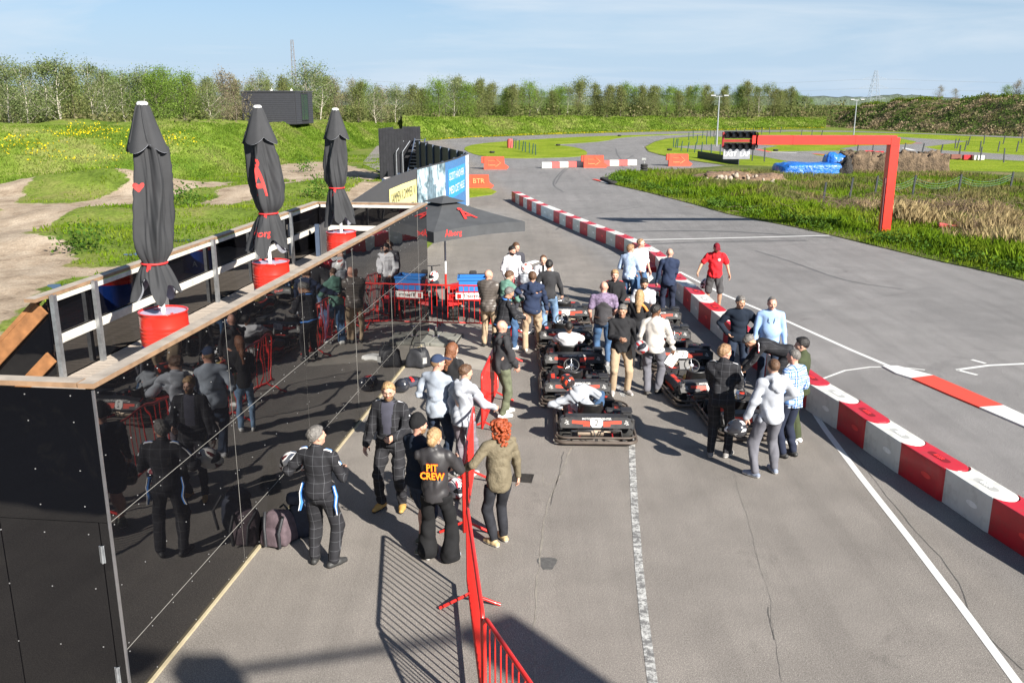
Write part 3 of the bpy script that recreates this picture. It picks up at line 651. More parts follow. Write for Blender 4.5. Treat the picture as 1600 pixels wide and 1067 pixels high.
# ---- mown grass islands beside the track
MOWN=ground_mat('mown_grass',False,(.14,.20,.012),(.19,.255,.016),(.235,.275,.03))
FIELD=ground_mat('rough_field_grass',False,(.065,.09,.02),(.12,.14,.04),(.20,.17,.085))
isl=[(722,232),(742,225.5),(800,220.5),(880,215.6),(960,212.4),(1060,209.8),(1120,208.6),(1060,211),(1010,212.8),(968,215.5),(945,221),(900,224.5),(858,226.5),(890,229),(912,234),(919,240),(912,244.5),(880,246.5),(800,248.3),(755,245),(735,240)]
struct(fillpoly('grass_island',smoothpoly(GP(isl),1),.03,MOWN,.04)).name='grass_verge'
W1=[(1007,230),(1012,237),(1030,242.5),(1060,248.5),(1100,254.5),(1135,259),(1110,261.5),(1060,265),(1025,269),(990,274),(955,279),(938,281.5),(950,287),(1011,301),(1081,319),(1137.5,335),(1180,343.5),(1250,357),(1300,368.5),(1375,386.5),(1450,405),(1515,419),(1562,430),(1600,439)]
far=[(1600,216.5),(1480,211.5),(1400,208.5),(1330,207),(1240,206),(1150,208),(1100,212),(1070,214.5),(1040,217),(1022,222)]
fld=GP(W1)+[tuple(G(1850,505)),(60,20,0),(108,20,0),(108,90,0)]+GP(far)
struct(fillpoly('grass_field',fld,.03,FIELD,.04))
struct(fillpoly('grass_verge',GP([(700,292),(735,284.5),(747,287),(776,300),(768,304.5),(735,309),(700,312)]),.03,MOWN,.04))
mown=GP([(1009,230),(1014,237),(1032,242),(1062,248),(1102,254),(1140,258.3),(1250,262),(1420,266),(1850,275)])+[(106,88,0)]+GP([(1598,217),(1480,212),(1400,209),(1330,207.5),(1240,206.5),(1152,208.5),(1102,212.4),(1072,215),(1042,217.6),(1024,222.3)])
struct(fillpoly('mown_grass',mown,.036,MOWN))
A_=[(1052,230),(1100,227),(1180,226.5),(1215,229),(1190,233),(1200,238),(1260,237),(1320,236),(1345,239),(1269,242.5),(1300,247),(1381,253),(1330,262),(1262,259),(1200,247),(1160,241),(1120,237),(1085,234)]
B_=[(1312,233),(1345,228.5),(1400,227),(1425,226),(1432,222),(1410,217.5),(1350,216.5),(1260,216),(1180,216),(1100,213.5),(1110,209.8),(1180,212),(1260,213),(1400,214.5),(1512,221.5),(1480,226),(1443,230.5),(1470,235.5),(1600,243.5),(1600,252.5),(1500,247.5),(1420,242.5),(1350,239)]
for q in (A_,B_): struct(fillpoly('asphalt_track',GP(q),.041,ASPH))
# ---- hills
def hill(name,base,heights,wid,mat,plateau=10,amp=.3,seed=0,back=14):
    P=[np.array(p[:2]) for p in base]; Q=[];Hh=[]
    for i in range(len(P)-1):
        n=max(2,int(np.linalg.norm(P[i+1]-P[i])/1.3))
        for k in range(n): Q.append(P[i]+(P[i+1]-P[i])*k/n); Hh.append(heights[i]+(heights[i+1]-heights[i])*k/n)
    Q.append(P[-1]);Hh.append(heights[-1]); Q=np.array(Q)
    for _ in range(6): Q[1:-1]=(Q[1:-1]*2+Q[:-2]+Q[2:])/4
    T=[(wid*t,0.5*(1-math.cos(math.pi*min(1,t)))**1.0*.55+t*.45) for t in np.linspace(0,1,18)]+[(wid+plateau*t,1+.03*math.sin(9*t)) for t in (.15,.35,.6,.8,1)]+[(wid+plateau+back*t,1-t) for t in (.3,.6,1)]
    V=[];nr=len(T)
    for q,h in zip(Q,Hh):
        d=q/np.linalg.norm(q)
        for k,(w_,zz) in enumerate(T):
            x,y=q+d*w_; e=min(1,w_/2.5); nn=amp*e*(pnoise(x,y,seed,.22,4)+.55*pnoise(x,y,seed+4,.9,3)); V.append((x,y,-.08+h*zz+nn if k>0 else -.12))
    n=len(Q); F=[(i*nr+k,(i+1)*nr+k,(i+1)*nr+k+1,i*nr+k+1) for i in range(n-1) for k in range(nr-1)]
    V=np.array(V); o=struct(link(name,npmesh(name,V,np.array(F)[:,::-1],[mat]))); return o,V.reshape(n,nr,3)
HM=ground_mat('bank_grass',False,(.08,.14,.015),(.15,.21,.03),(.22,.225,.075),brown=.0)
HB=ground_mat('bank_rough_scrub',False,(.045,.07,.02),(.085,.105,.035),(.17,.13,.07),brown=.75)
lb=[G(x,y) for x,y in ((-500,300),(-200,296),(0,292),(180,288),(262,286),(360,273),(440,257),(520,242),(575,230),(640,223),(715,216.5))]
lh=[5.5-(np.linalg.norm(p[:2])+13)*.0250 for p in lb]; hillL,VL=hill('grass_bank',lb,lh,13,HM,seed=2,amp=.38)
fb=[G(x,y) for x,y in ((630,223.4),(690,218.2),(730,215.5),(860,209.6),(1000,205.6),(1120,203),(1210,201.5),(1290,200))]
fh=[5.5-(np.linalg.norm(p[:2])+9)*.0196 for p in fb]; hillF,VF=hill('far_grass_bank',fb,fh,9,HM,seed=5,amp=.3)
mb=[G(x,y) for x,y in ((1180,199),(1240,198),(1300,197.5),(1360,198))]; hillM,VM=hill('scrub_bank',mb,[1.6,3.1,3.5,3.4],10,HB,seed=8,amp=.5)
rb=[G(x,y) for x,y in ((1262,196.5),(1300,198.5),(1350,202),(1400,205),(1500,209.5),(1600,214.5),(1760,222),(2000,232))]
hillR,VR=hill('rough_bank',rb,[.4,2.1,3.8,4.6,5.1,5.4,5.6,5.8],15,HB,seed=11,amp=.55)
# ---- painted markings and wear
def worn_paint(name,c,wear=.5,sc=9):
    m,n,b=_new(name); g=n.nodes.new('ShaderNodeNewGeometry'); a=noise(n,sc,6,.75,vec=g.outputs['Position']); a2=noise(n,150,3,.7,vec=g.outputs['Position'])
    r=ramp(n,math_(n,'ADD',math_(n,'MULTIPLY',a.outputs['Fac'],.8),math_(n,'MULTIPLY',a2.outputs['Fac'],.35)),[(wear-.07,(.13,.128,.125)),(wear+.04,c)]); n.links.new(r.outputs[0],b.inputs['Base Color']); b.inputs['Roughness'].default_value=.7; MC[name]=m; return m
PW=worn_paint('worn_white_paint',(.50,.50,.48),.60); PG=worn_paint('good_white_paint',(.60,.60,.58),.44,6); PR=worn_paint('red_kerb_paint',(.62,.06,.035),.33,4)
def strip(name,pts,w,z,mat,world=False,jit=0):
    P=[np.array(p[:2],float) for p in (pts if world else GP(pts))]; V=[];F=[]; r=np.random.default_rng(len(P)); Q=[]
    for i in range(len(P)-1):
        n=max(1,int(np.linalg.norm(P[i+1]-P[i])/ (.12 if jit else 1e9))) if jit else 1
        for k in range(n): Q.append(P[i]+(P[i+1]-P[i])*k/n)
    Q.append(P[-1]); P=Q; N=len(P); off=np.zeros(2)
    for i,p in enumerate(P):
        t=P[min(i+1,N-1)]-P[max(i-1,0)]; t/=np.linalg.norm(t); nn=np.array([-t[1],t[0]])
        if jit: off=off*.8+r.normal(size=2)*jit; p=p+off
        ww=w*(r.uniform(.25,1.1) if jit else 1)/2; V+= [(*(p+nn*ww),z),(*(p-nn*ww),z)]
    F=[(2*i+1,2*i+3,2*i+2,2*i) for i in range(N-1)]
    return struct(MB().add(V,F).build(name,mat))
strip('painted_line',[(987,672),(988,720),(992,800),(998,880),(1007,970),(1020,1067),(1034,1150)],.10,.004,PW)
strip('painted_line',[(925,520),(950,575),(975,620)],.10,.004,PW)
strip('painted_line',[(1262,630),(1290,672),(1345,745),(1420,840),(1500,945),(1590,1067),(1640,1135)],.10,.004,PG)
strip('painted_line',[(1062,425),(1130,460),(1230,502),(1330,547),(1420,585),(1520,623),(1600,653),(1700,690)],.11,.004,PG)
strip('painted_line',[(1262,612),(1285,592),(1320,579),(1360,573.5),(1400,573),(1445,578)],.06,.0035,PG)
strip('painted_line',[(975,375.5),(1100,373),(1200,370.5),(1296,368)],.16,.004,PG)
for q in ([(1495,578),(1545,571),(1600,568.5),(1660,566)],[(1495,578),(1527,586)],[(1518,562),(1540,568)]): strip('painted_line',q,.10,.0045,PG)
kerb=[[(1378,573),(1402,573),(1458,588),(1424,592.5),(1400,585)],[(1458,588),(1568,635),(1530,638),(1480,617),(1424,592.5)],[(1568,635),(1600,650),(1700,692),(1700,712),(1600,668),(1530,638)]]
for k,q in enumerate(kerb): struct(fillpoly('kerb_block',GP(q),.03,PR if k==1 else PG,.03))
for k,(a,b) in enumerate([((1183,234),(1203,238.2)),((1203,238.2),(1245,240)),((1271,241),(1300,244)),((1300,244),(1330,247)),((1330,247),(1360,250)),((1360,250),(1381,252)),((1410,225),(1440,224.5)),((1412,232),(1428,236)),((928,281),(940,284)),((940,284),(952,288))]):
    strip('kerb_stripe',[a,b],.55 if k<8 else .3,.045,PR if k%2==0 else PG)
CRK=M('crack_filler',(.08,.076,.07),.9); CRL=M('crack_light',(.23,.21,.18),.9,var=.3)
for q,w_ in (([(1330,705),(1360,740),(1385,775),(1430,830),(1470,870),(1500,910),(1512,940),(1520,968),(1560,1010),(1600,1045)],.013),([(1140,720),(1165,800),(1180,860),(1205,940),(1215,1010),(1222,1067)],.004),([(880,705),(868,760),(862,790)],.015),([(1200,948),(1212,1000)],.012)): strip('asphalt_crack',q,w_,.003,CRK,jit=.006)
for q,w_ in (([(893,700),(868,765),(852,815),(845,870),(840,930),(836,1000),(838,1067)],.030),([(848,738),(850,760),(868,748),(880,735)],.02)): strip('asphalt_crack',q,w_,.003,CRL,jit=.01)
PATCH=M('dark_patch',(.085,.083,.08),.85,var=.3,vs=20,bs=.4,bscale=120)
c=G(855,880); struct(fillpoly('asphalt_patch',[(c[0]+.11*math.cos(t)*(1+.3*math.sin(3*t)),c[1]+.2*math.sin(t)*(1+.25*math.cos(2*t))) for t in np.linspace(0,6.28,18)[:-1]],.0025,PATCH))
APR=M('pale_concrete_apron',(.30,.275,.24),.9,var=.16,vs=1.2,bs=.3,bscale=60,bd=.004,dirt=.25)
struct(fillpoly('concrete_apron',GP([(634,567),(700,570),(778,583),(803,507),(730,503),(668,502),(664,531)]),.003,APR))
TYM=M('tyre_rubber_mark',(.095,.094,.093),.8,var=.25,vs=3)
for q,w_ in (([(885,262),(870,275),(862,290),(880,300)],.12),([(896,258),(878,270),(868,288)],.1),([(868,360),(893,340),(960,330),(1010,322)],.09),([(1180,392),(1240,410),(1320,440),(1410,452)],.10),([(990,243),(975,252),(968,262),(1000,268)],.15),([(962,232),(965,246),(990,262)],.15),([(820,330),(850,345),(900,352)],.06),([(985,383),(1100,378),(1260,376)],.25),([(975,362),(1120,360),(1300,372)],.3),([(1010,335),(1060,331),(1100,337)],.08)):
    strip('tyre_mark',[tuple(p) for p in smoothpoly(q,2,False)],w_,.0022,TYM)
# ---------------------------------------------------------------- vegetation
def blades(P,H,Wd,lean,r,curve=.35):
    n=len(P); a=r.uniform(0,2*np.pi,n); d=np.stack([np.cos(a),np.sin(a)],1); b=r.uniform(0,2*np.pi,n); l=np.stack([np.cos(b),np.sin(b)],1)*(lean*H*r.uniform(.2,1,n))[:,None]
    v=np.zeros((n,4,3)); v[:,:,:]=P[:,None,:]; v[:,0,:2]-=d*Wd[:,None]/2; v[:,1,:2]+=d*Wd[:,None]/2
    v[:,2,:2]+=l*curve+d*Wd[:,None]*.35; v[:,2,2]+=H*.62; v[:,3,:2]+=l; v[:,3,2]+=H
    f=np.arange(n*4).reshape(n,4)[:,[0,1,2,3]]
    return v.reshape(-1,3),f
def cards(P,S,r,flat=0):
    n=len(P); a=r.normal(size=(n,3)); a/=np.linalg.norm(a,axis=1)[:,None]; b=r.normal(size=(n,3)); b-=a*(a*b).sum(1)[:,None]; b/=np.linalg.norm(b,axis=1)[:,None]
    u=a*S[:,None]/2; w_=b*(S*r.uniform(.5,.9,n))[:,None]/2
    v=np.stack([P-u,P-w_*.9+u*.1,P+u,P+w_],1); return v.reshape(-1,3),np.arange(n*4).reshape(n,4)
GB=leafmat('grass_blade_green',(.085,.16,.012),(.155,.245,.016),(.22,.28,.03),.35,.5)
GBD=leafmat('grass_blade_dry',(.26,.20,.10),(.36,.28,.15),(.22,.20,.08),.5,.3)
GBM=leafmat('grass_blade_mixed',(.09,.12,.03),(.17,.17,.06),(.25,.19,.09),.5,.35)
WEED=leafmat('weed_leaf',(.05,.11,.018),(.08,.15,.025),(.12,.20,.035),.6,.35)
YEL=leafmat('yellow_flower',(.55,.42,.01),(.65,.5,.015),(.6,.5,.03),1,.3)
TWIG=M('dead_twig',(.13,.085,.06),.9,var=.3); 
fieldpoly=[p[:2] for p in fld]; mownpoly=[p[:2] for p in mown]
def scatter(n,x0,x1,y0,y1,poly,r,excl=None):
    x=r.uniform(x0,x1,n); y=r.uniform(y0,y1,n); k=inpoly(x,y,poly)
    if excl is not None: k&=~inpoly(x,y,excl)
    return x[k],y[k]
r=np.random.default_rng(21)
x,y=scatter(210000,6,34,24,70,fieldpoly,r,mownpoly)
# density falls away from the roadside; height varies in drifts
edge=[np.array(p[:2]) for p in GP([(938,281.5),(950,287),(1011,301),(1081,319),(1137.5,335),(1180,343.5),(1250,357),(1300,368.5),(1375,386.5),(1450,405),(1515,419),(1562,430),(1600,439),(1850,505)])]
def dist_edge(x,y):
    d=np.full(x.shape,1e9)
    for a,b in zip(edge,edge[1:]):
        ab=b-a; t=np.clip(((x-a[0])*ab[0]+(y-a[1])*ab[1])/(ab@ab),0,1); d=np.minimum(d,np.hypot(x-a[0]-t*ab[0],y-a[1]-t*ab[1]))
    return d
de=dist_edge(x,y); nz_=np.array([pnoise(a,b,0,.25,3) for a,b in zip(x[::1],y[::1])])
keep=r.uniform(0,1,len(x))<np.where(de<7,1,.55); x,y,de,nz_=x[keep],y[keep],de[keep],nz_[keep]
H=(.10+.36*np.clip(de/1.6,.12,1))*(1+.8*nz_)*r.uniform(.6,1.25,len(x)); H=np.clip(H,.05,.75); H=np.where(de>7,H*.7,H)
dry=(de>3.2+3*nz_)&(nz_+.15*r.normal(size=len(x))>-.05); P=np.stack([x,y,np.full(len(x),.02)],1); Wd=r.uniform(.02,.045,len(x))
dryR=(y<46-.0*x)&(x>17)&(de>3.0)&(nz_>-.25)
g1=~dry&~dryR
v,f=blades(P[g1],H[g1],Wd[g1],.55,r); stuff(link('roadside_grass',npmesh('roadside_grass',v,f,[GB],smooth=False)),'tall bright green grass growing along the edge of the track','grass')
v,f=blades(P[dry&~dryR],H[dry&~dryR]*.9,Wd[dry&~dryR],.5,r); stuff(link('field_grass',npmesh('field_grass',v,f,[GBM],smooth=False)),'mixed green and straw coloured grass of the field','grass')
v,f=blades(P[dryR],H[dryR]*1.45,Wd[dryR]*.8,.45,r); stuff(link('dry_reeds',npmesh('dry_reeds',v,f,[GBD],smooth=False)),'pale dry reeds right of the red gantry post','reeds')
# weeds along the roadside (leafy clumps)
k=r.choice(np.flatnonzero((de>.35)&(de<3.2)&(nz_>-.2)),900); C=P[k]; Q=np.repeat(C,14,0)+r.normal(size=(900*14,3))*np.array([.16,.16,.10])+np.array([0,0,.22]); Q[:,2]=np.abs(Q[:,2])
v,f=cards(Q,r.uniform(.07,.16,len(Q)),r); stuff(link('roadside_weeds',npmesh('roadside_weeds',v,f,[WEED],smooth=False)),'dark leafy weeds in the verge beside the track','weeds')
# mown edge tufts on near islands and left ground grass
def hill_scatter(V,n,r,t0=0,t1=17):
    ni,nr=V.shape[:2]; i=r.integers(0,ni-1,n); a=r.uniform(0,1,n); k=r.uniform(t0,t1-1e-3,n); kk=k.astype(int); b=(k-kk)[:,None]; a=a[:,None]
    return (V[i,kk]*(1-a)+V[i+1,kk]*a)*(1-b)+(V[i,kk+1]*(1-a)+V[i+1,kk+1]*a)*b
HG=leafmat('bank_grass_tuft',(.08,.15,.016),(.15,.23,.028),(.23,.25,.08),.22,.45); HGB=leafmat('scrub_tuft',(.06,.11,.025),(.11,.16,.04),(.21,.17,.09),.30,.4); HGD=leafmat('dead_scrub',(.26,.20,.12),(.33,.26,.17),(.16,.15,.07),.4,.35)
P=hill_scatter(VL,95000,r); P=P[(P[:,0]>-48)&(P[:,0]<2)]; v,f=blades(P-[0,0,.03],r.uniform(.07,.22,len(P)),r.uniform(.05,.11,len(P)),.9,r); stuff(link('bank_grass',npmesh('bank_grass',v,f,[HG],smooth=False)),'green grass covering the left bank','grass')
P=hill_scatter(VF,26000,r); v,f=blades(P-[0,0,.03],r.uniform(.12,.33,len(P)),r.uniform(.10,.22,len(P)),.9,r); stuff(link('far_bank_grass',npmesh('far_bank_grass',v,f,[HG],smooth=False)),'green grass covering the far bank','grass')
for V_,n_,nm,lab in ((VR,26000,'rough_bank_scrub','brown and green scrub covering the high right bank'),(VM,7000,'scrub_bank_bushes','dark green bushes covering the bank left of the high bank')):
    P=hill_scatter(V_,n_,r,0,19); P=P[(P[:,0]<120)]; nn=np.array([pnoise(*p[:2],0,.35,3)+.6*pnoise(*p[:2],2,1.1,2) for p in P]); 
    Q=np.repeat(P,2,0)+r.normal(size=(len(P)*2,3))*[.22,.22,.10]+[0,0,.06]; br=np.repeat(nn>(.12 if V_ is VR else .9),2); v,f=cards(Q,r.uniform(.14,.38,len(Q)),r); stuff(link(nm,npmesh(nm,v,f,[HGB,HGD],br.astype(int),smooth=False)),lab,'scrub')
# fresh green shrub row along the crest of the right bank
P=hill_scatter(VR,2600,r,17,20); P=P[P[:,0]<110]; nn=np.array([pnoise(*p[:2],0,.13,2) for p in P]); P=P[nn>.0]; Q=np.repeat(P,16,0)+np.abs(r.normal(size=(len(P)*16,3)))*[.6,.6,.30]; v,f=cards(Q,r.uniform(.15,.4,len(Q)),r); stuff(link('crest_shrubs',npmesh('crest_shrubs',v,f,[leafmat('fresh_shrub',(.08,.13,.015),(.13,.19,.02),(.12,.12,.04),.3,.4)],smooth=False)),'fresh green shrubs along the crest of the high right bank','shrubs')
# yellow flowers
FL=[(15,232),(35,243),(68,228),(95,212),(110,215),(125,212),(150,204),(160,209),(172,212),(168,225),(198,235),(255,222),(283,222),(280,228),(275,218),(130,218),(56,257),(105,254),(165,255),(185,270),(15,222),(5,225),(144,205),(75,241),(115,218),(5,239)]
Q=[]
for px in FL:
    x0,y0=px; best=None; d=ray(x0,y0)
    k=np.argmin([abs(800+FPX*q[0]/(q[1]*_c-(q[2]-CH)*_s)-x0)+abs(533.5-FPX*(q[1]*_s+(q[2]-CH)*_c)/(q[1]*_c-(q[2]-CH)*_s)-y0) for q in VL[:,:18].reshape(-1,3)]); c=VL[:,:18].reshape(-1,3)[k]
    m_=r.integers(14,60); Q.append(c+r.normal(size=(m_,3))*[1.0,.8,.12]+[0,0,.35])
Q=np.concatenate(Q); v,f=cards(Q,r.uniform(.07,.17,len(Q)),r); stuff(link('yellow_flowers',npmesh('yellow_flowers',v,f,[YEL],smooth=False)),'yellow wild flowers scattered over the left bank','flowers')
Q=hill_scatter(VF,2600,r,0,1.2); v,f=cards(Q+[0,0,.12],r.uniform(.07,.16,len(Q)),r); stuff(link('dandelions',npmesh('dandelions',v,f,[YEL],smooth=False)),'yellow dandelions along the foot of the far bank','flowers')
# left ground grass
m_=90000; x=r.uniform(-48,-6.5,m_); y=r.uniform(22,92,m_); ix=np.clip(np.searchsorted(xs,x)-1,0,len(xs)-2); iy=np.clip(np.searchsorted(ys,y)-1,0,len(ys)-2); k=(D[ix,iy]<.35)&(np.abs(x/y)<.62); x,y,ix,iy=x[k],y[k],ix[k],iy[k]
P=np.stack([x,y,Z[ix,iy]-.02],1); nn=np.array([pnoise(a,b,7,.4,2) for a,b in zip(x,y)]); v,f=blades(P,np.clip(.13+.16*nn,.05,.5)*r.uniform(.6,1.3,len(P)),r.uniform(.03,.08,len(P)),.7,r); stuff(link('left_grass',npmesh('left_grass',v,f,[GB],smooth=False)),'green grass between the dirt tracks on the left','grass')
# small leafy plants left of the middle parasol
for px in ((285,325),(300,322),(510,300),(495,310),(478,268),(130,395)):
    c=G(*px); Q=c+r.normal(size=(260,3))*[.45,.45,.35]+[0,0,.5]; Q[:,2]=np.abs(Q[:,2]); v,f=cards(Q,r.uniform(.08,.2,len(Q)),r); stuff(link('weed_clump',npmesh('weed_clump',v,f,[WEED],smooth=False)))
# ================================================================ TERRACE WITH GLOSSY BLACK PANELS
AZ=R(6.6); AO=(-3.567,7.384)
def gloss_mat():
    m,n,b=_new('glossy_black_laminate'); b.inputs['Base Color'].default_value=(.006,.006,.007,1); gd=n.nodes.new('ShaderNodeNewGeometry'); du=noise(n,2.2,8,.75,vec=gd.outputs['Position'],dist=.8); n.links.new(ramp(n,du.outputs['Fac'],[(.55,(.004,.004,.005)),(.8,(.010,.0095,.009))]).outputs[0],b.inputs['Base Color']); b.inputs['Roughness'].default_value=.035; b.inputs['IOR'].default_value=1.52; b.inputs['Specular IOR Level'].default_value=.75
    g=n.nodes.new('ShaderNodeNewGeometry'); a=noise(n,.9,2,.4,vec=g.outputs['Position']); u=bump(n,b,a.outputs['Fac'],.5,.018)
    s=noise(n,5,8,.75,vec=g.outputs['Position']); r_=ramp(n,s.outputs['Fac'],[(.5,.012),(.85,.06)]); n.links.new(r_.outputs[0],b.inputs['Roughness']); MC['gloss']=m; return m
GLOSS=gloss_mat(); EDGEM=M('panel_edge',(.26,.25,.23),.6); SCREW=M('screw_head',(.5,.5,.5),.4,.6)
WOODC=M('cap_wood',(.33,.285,.235),.75,var=.3,vs=4,bs=.3,bscale=60,bd=.003); WOODE=M('cap_wood_edge',(.25,.155,.09),.7,var=.3,vs=5); WBROWN=M('brown_stained_wood',(.27,.12,.045),.7,var=.35,vs=6,bs=.3,bscale=40,bd=.004)
T=thing('raised_terrace','black raised viewing terrace with glossy panels and wooden railing caps on the left','terrace',(AO[0],AO[1],0),-AZ)
rr=np.random.default_rng(3)
def panel(y0,y1,z0,z1,side='x',x=0.,tilt=True,nm='panel'):
    m=MB(); g=.003; c=((y0+y1)/2,(z0+z1)/2); L=y1-y0-2*g; Hh=z1-z0-2*g
    if side=='x': m.box((0,0,0),(.018,L,Hh)); loc=(x-.009,c[0],c[1]); rot=(0,R(rr.uniform(-.12,.12)) if tilt else 0,R(rr.uniform(-.12,.12)) if tilt else 0)
    else: m.box((0,0,0),(L,.018,Hh)); loc=(c[0],x+.009,c[1]); rot=(0,0,0)
    return m.build(nm,GLOSS,T,loc,rot)
ZS=[0.02,.57,1.86,3.10]; YS=[0,2.66,5.2,7.74,10.28,12.82,13.8]
for i in range(6):
    for k in range(3): panel(YS[i],YS[i+1],ZS[k],ZS[k+1])
m=MB()   # pale core of the sheets showing in the joints, and timber frame behind
for z in ZS[1:3]: m.box((-.003,6.9,z),(.010,13.8,.005))
for y in YS[1:-1]: m.box((-.004,y,1.55),(.010,.004,3.05))
m.build('joint_strip',EDGEM,T)
MB().box((-.008,-.004,1.55),(.022,.022,3.08)).build('corner_trim',M('corner_trim_metal',(.5,.5,.52),.35,.9),T)
MB().box((.006,6.9,.012),(.05,13.8,.024)).build('base_strip',M('base_strip',(.40,.34,.22),.8),T)
m=MB()
def scr(p,ax=0):
    if ax==0: m.box(p,(.006,.008,.008))
    else: m.box(p,(.009,.006,.009))
for i in range(6):
    for k in range(3):
        y0,y1,z0,z1=YS[i],YS[i+1],ZS[k],ZS[k+1]; n=max(2,int((y1-y0)/.42))
        for q in range(n+1):
            y=y0+.05+(y1-y0-.1)*q/n
            for z in (z0+.045,z1-.045): scr((.002,y,z))
            if k>0: scr((.002,y,(z0+z1)/2))
for k,(z0,z1) in enumerate(((1.86,3.10),(0,1.86))):
    for x in np.arange(-3.15,-.02,.42):
        for z in ((z0+.15,z1-.3,z1-.75,z1-.06) if k==0 else (z1-.12,1.2,.6)): scr((x,-.020,z),1)
stuff(m.build('screw',SCREW,T))
# end wall facing the camera side: upper sheet, door below with two hinges
def fpanel(x0,x1,z0,z1,nm='panel'): 
    mb=MB(); mb.box(((x0+x1)/2,-.009,(z0+z1)/2),(x1-x0-.006,.018,z1-z0-.006)); return mb.build(nm,GLOSS,T)
fpanel(-3.25,-.014,1.86,3.10); fpanel(-.10,-.014,.02,1.86); d_=fpanel(-1.05,-.104,.02,1.86,'door'); fpanel(-3.25,-1.055,.02,1.86)
for z in (1.55,.31): m=MB(); m.box((-.102,-.023,z),(.05,.010,.17),bev=.003); m.cyl((-.102,-.030,z-.085),(-.102,-.030,z+.085),.010,n=8); m.build('hinge',STEEL,d_)
m=MB(); m.box((-1.6,-.0,1.86),(3.2,.012,.010)); m.build('joint_strip',EDGEM,T)
# capping boards
def cap_(name,c,size,mat=(WOODC,)): return MB().box(c,size,bev=.006).build(name,list(mat),T)
def capb(a,b,wd,th=.045):
    a=Vector(a); b=Vector(b); d=b-a; L=d.length; m=MB(); x,y,z=wd/2,L/2,th/2
    vs=[(-x,-y,-z),(x,-y,-z),(x,y,-z),(-x,y,-z),(-x,-y,z),(x,-y,z),(x,y,z),(-x,y,z)]; fs=[(0,3,2,1),(4,5,6,7)]; m.add(vs,fs,0); m.add(vs,[(0,1,5,4),(1,2,6,5),(2,3,7,6),(3,0,4,7)],1)
    o=m.build('capping_board',[WOODC,WOODE],T); o.location=(a+b)/2; yy=d.normalized(); xx=yy.cross(Vector((0,0,1))).normalized(); zz=xx.cross(yy); o.rotation_mode='XYZ'; o.rotation_euler=Matrix((xx,yy,zz)).transposed().to_euler(); return o
for y0,y1 in ((-.03,3.6),(3.604,7.2),(7.204,10.8),(10.804,13.83)): capb((-.055,y0,3.135),(-.055,y1,3.135),.145)
capb((-.145,.055,3.134),(-3.3,.055,3.134),.145)
for y0,y1 in ((3.05,6.6),(6.604,10.2),(10.204,13.83)): capb((-2.62,y0,3.135),(-2.62,y1,3.135),.145)
capb((-2.53,13.75,3.134),(-.145,13.75,3.134),.145)
# deck planks, joists, posts, rails and back panels
PL=MB().box((0,0,0),(2.50,.118,.028),bev=.004).build('deck_plank',[GREYWOOD],T,(-1.31,.10,2.035))
for k in range(1,113):
    c=PL.copy(); COL.objects.link(c); c.location=(-1.31+rr.uniform(-.004,.004),.10+.1215*k,2.035+rr.uniform(-.002,.002)); KIDS.setdefault(T.name,[]).append(c)
m=MB()
for x in (-2.5,-1.3,-.12): m.box((x,6.9,1.93),(.05,13.7,.15))
m.build('joist',WOOD,T)
PY=[3.33,4.25,6.1,7.92,9.8,11.75,13.80]
def post(): 
    m=MB(); m.box((0,-.038,0),(.055,.006,1.10)); m.box((-.0245,0,0),(.006,.07,1.10)); m.box((.0245,0,0),(.006,.07,1.10)); return m
p0=None
for y in PY:
    if p0 is None: p0=post().build('railing_post',STEEL,T,(-2.50,y,2.60))
    else: c=p0.copy(); COL.objects.link(c); c.location=(-2.50,y,2.60); KIDS[T.name].append(c)
for a,b in zip(PY,PY[1:]):
    for z,h in ((3.075,.06),(2.56,.115)): MB().box((-2.545,(a+b)/2,z),(.03,b-a-.06,h),bev=.004).build('rail_board',PALEWOOD,T)
    MB().box((-2.585,(a+b)/2,2.55),(.018,b-a-.004,1.08)).build('back_panel',GLOSS,T); MB().box((-2.610,(a+b)/2,1.0),(.018,b-a-.004,1.98)).build('outer_panel',GLOSS,T)
for z,h in ((3.075,.07),(2.56,.115)): MB().box((-1.3,13.70,z),(2.36,.03,h)).build('rail_board',PALEWOOD,T)
MB().box((-1.3,13.735,2.55),(2.5,.018,1.08)).build('end_panel',GLOSS,T); MB().box((-1.3,13.79,1.55),(2.58,.018,3.06)).build('end_panel',GLOSS,T)
for k in range(5):
    y0=.03+k*2.74; MB().box((-.10,y0+1.37,2.58),(.018,2.7,1.04)).build('inner_panel',GLOSS,T)
# stairs that go down to the left with a sloping balustrade
sl=math.tan(R(43)); m=MB()
def slope_board(x0,z0,L,wd,th,y,mat,nm):
    dx=-L*math.cos(R(43)); o=MB().box((0,0,0),(L,th,wd)).build(nm,mat,T); o.location=(x0+dx/2,y,z0-L*math.sin(R(43))/2); o.rotation_euler=(0,-R(43),0); return o
slope_board(-2.66,3.12,4.2,.05,.14,3.33,WBROWN,'stair_capping'); slope_board(-2.64,2.99,4.1,.19,.04,3.29,WBROWN,'stair_rail'); slope_board(-2.60,2.36,3.4,.16,.04,3.29,WBROWN,'stair_rail')
m=MB(); m.add([(-2.6,3.36,3.08),(-5.6,3.36,3.08-3*sl),(-5.6,3.36,0),(-2.6,3.36,0)],[(0,1,2,3)]); m.add([(-2.6,3.38,3.08),(-5.6,3.38,3.08-3*sl),(-5.6,3.38,0),(-2.6,3.38,0)],[(3,2,1,0)]); m.build('stair_panel',GLOSS,T)
for k in range(10): MB().box((-2.72-k*.22,1.75,1.98-k*.2),(.26,3.0,.035)).build('stair_tread',GREYWOOD,T)
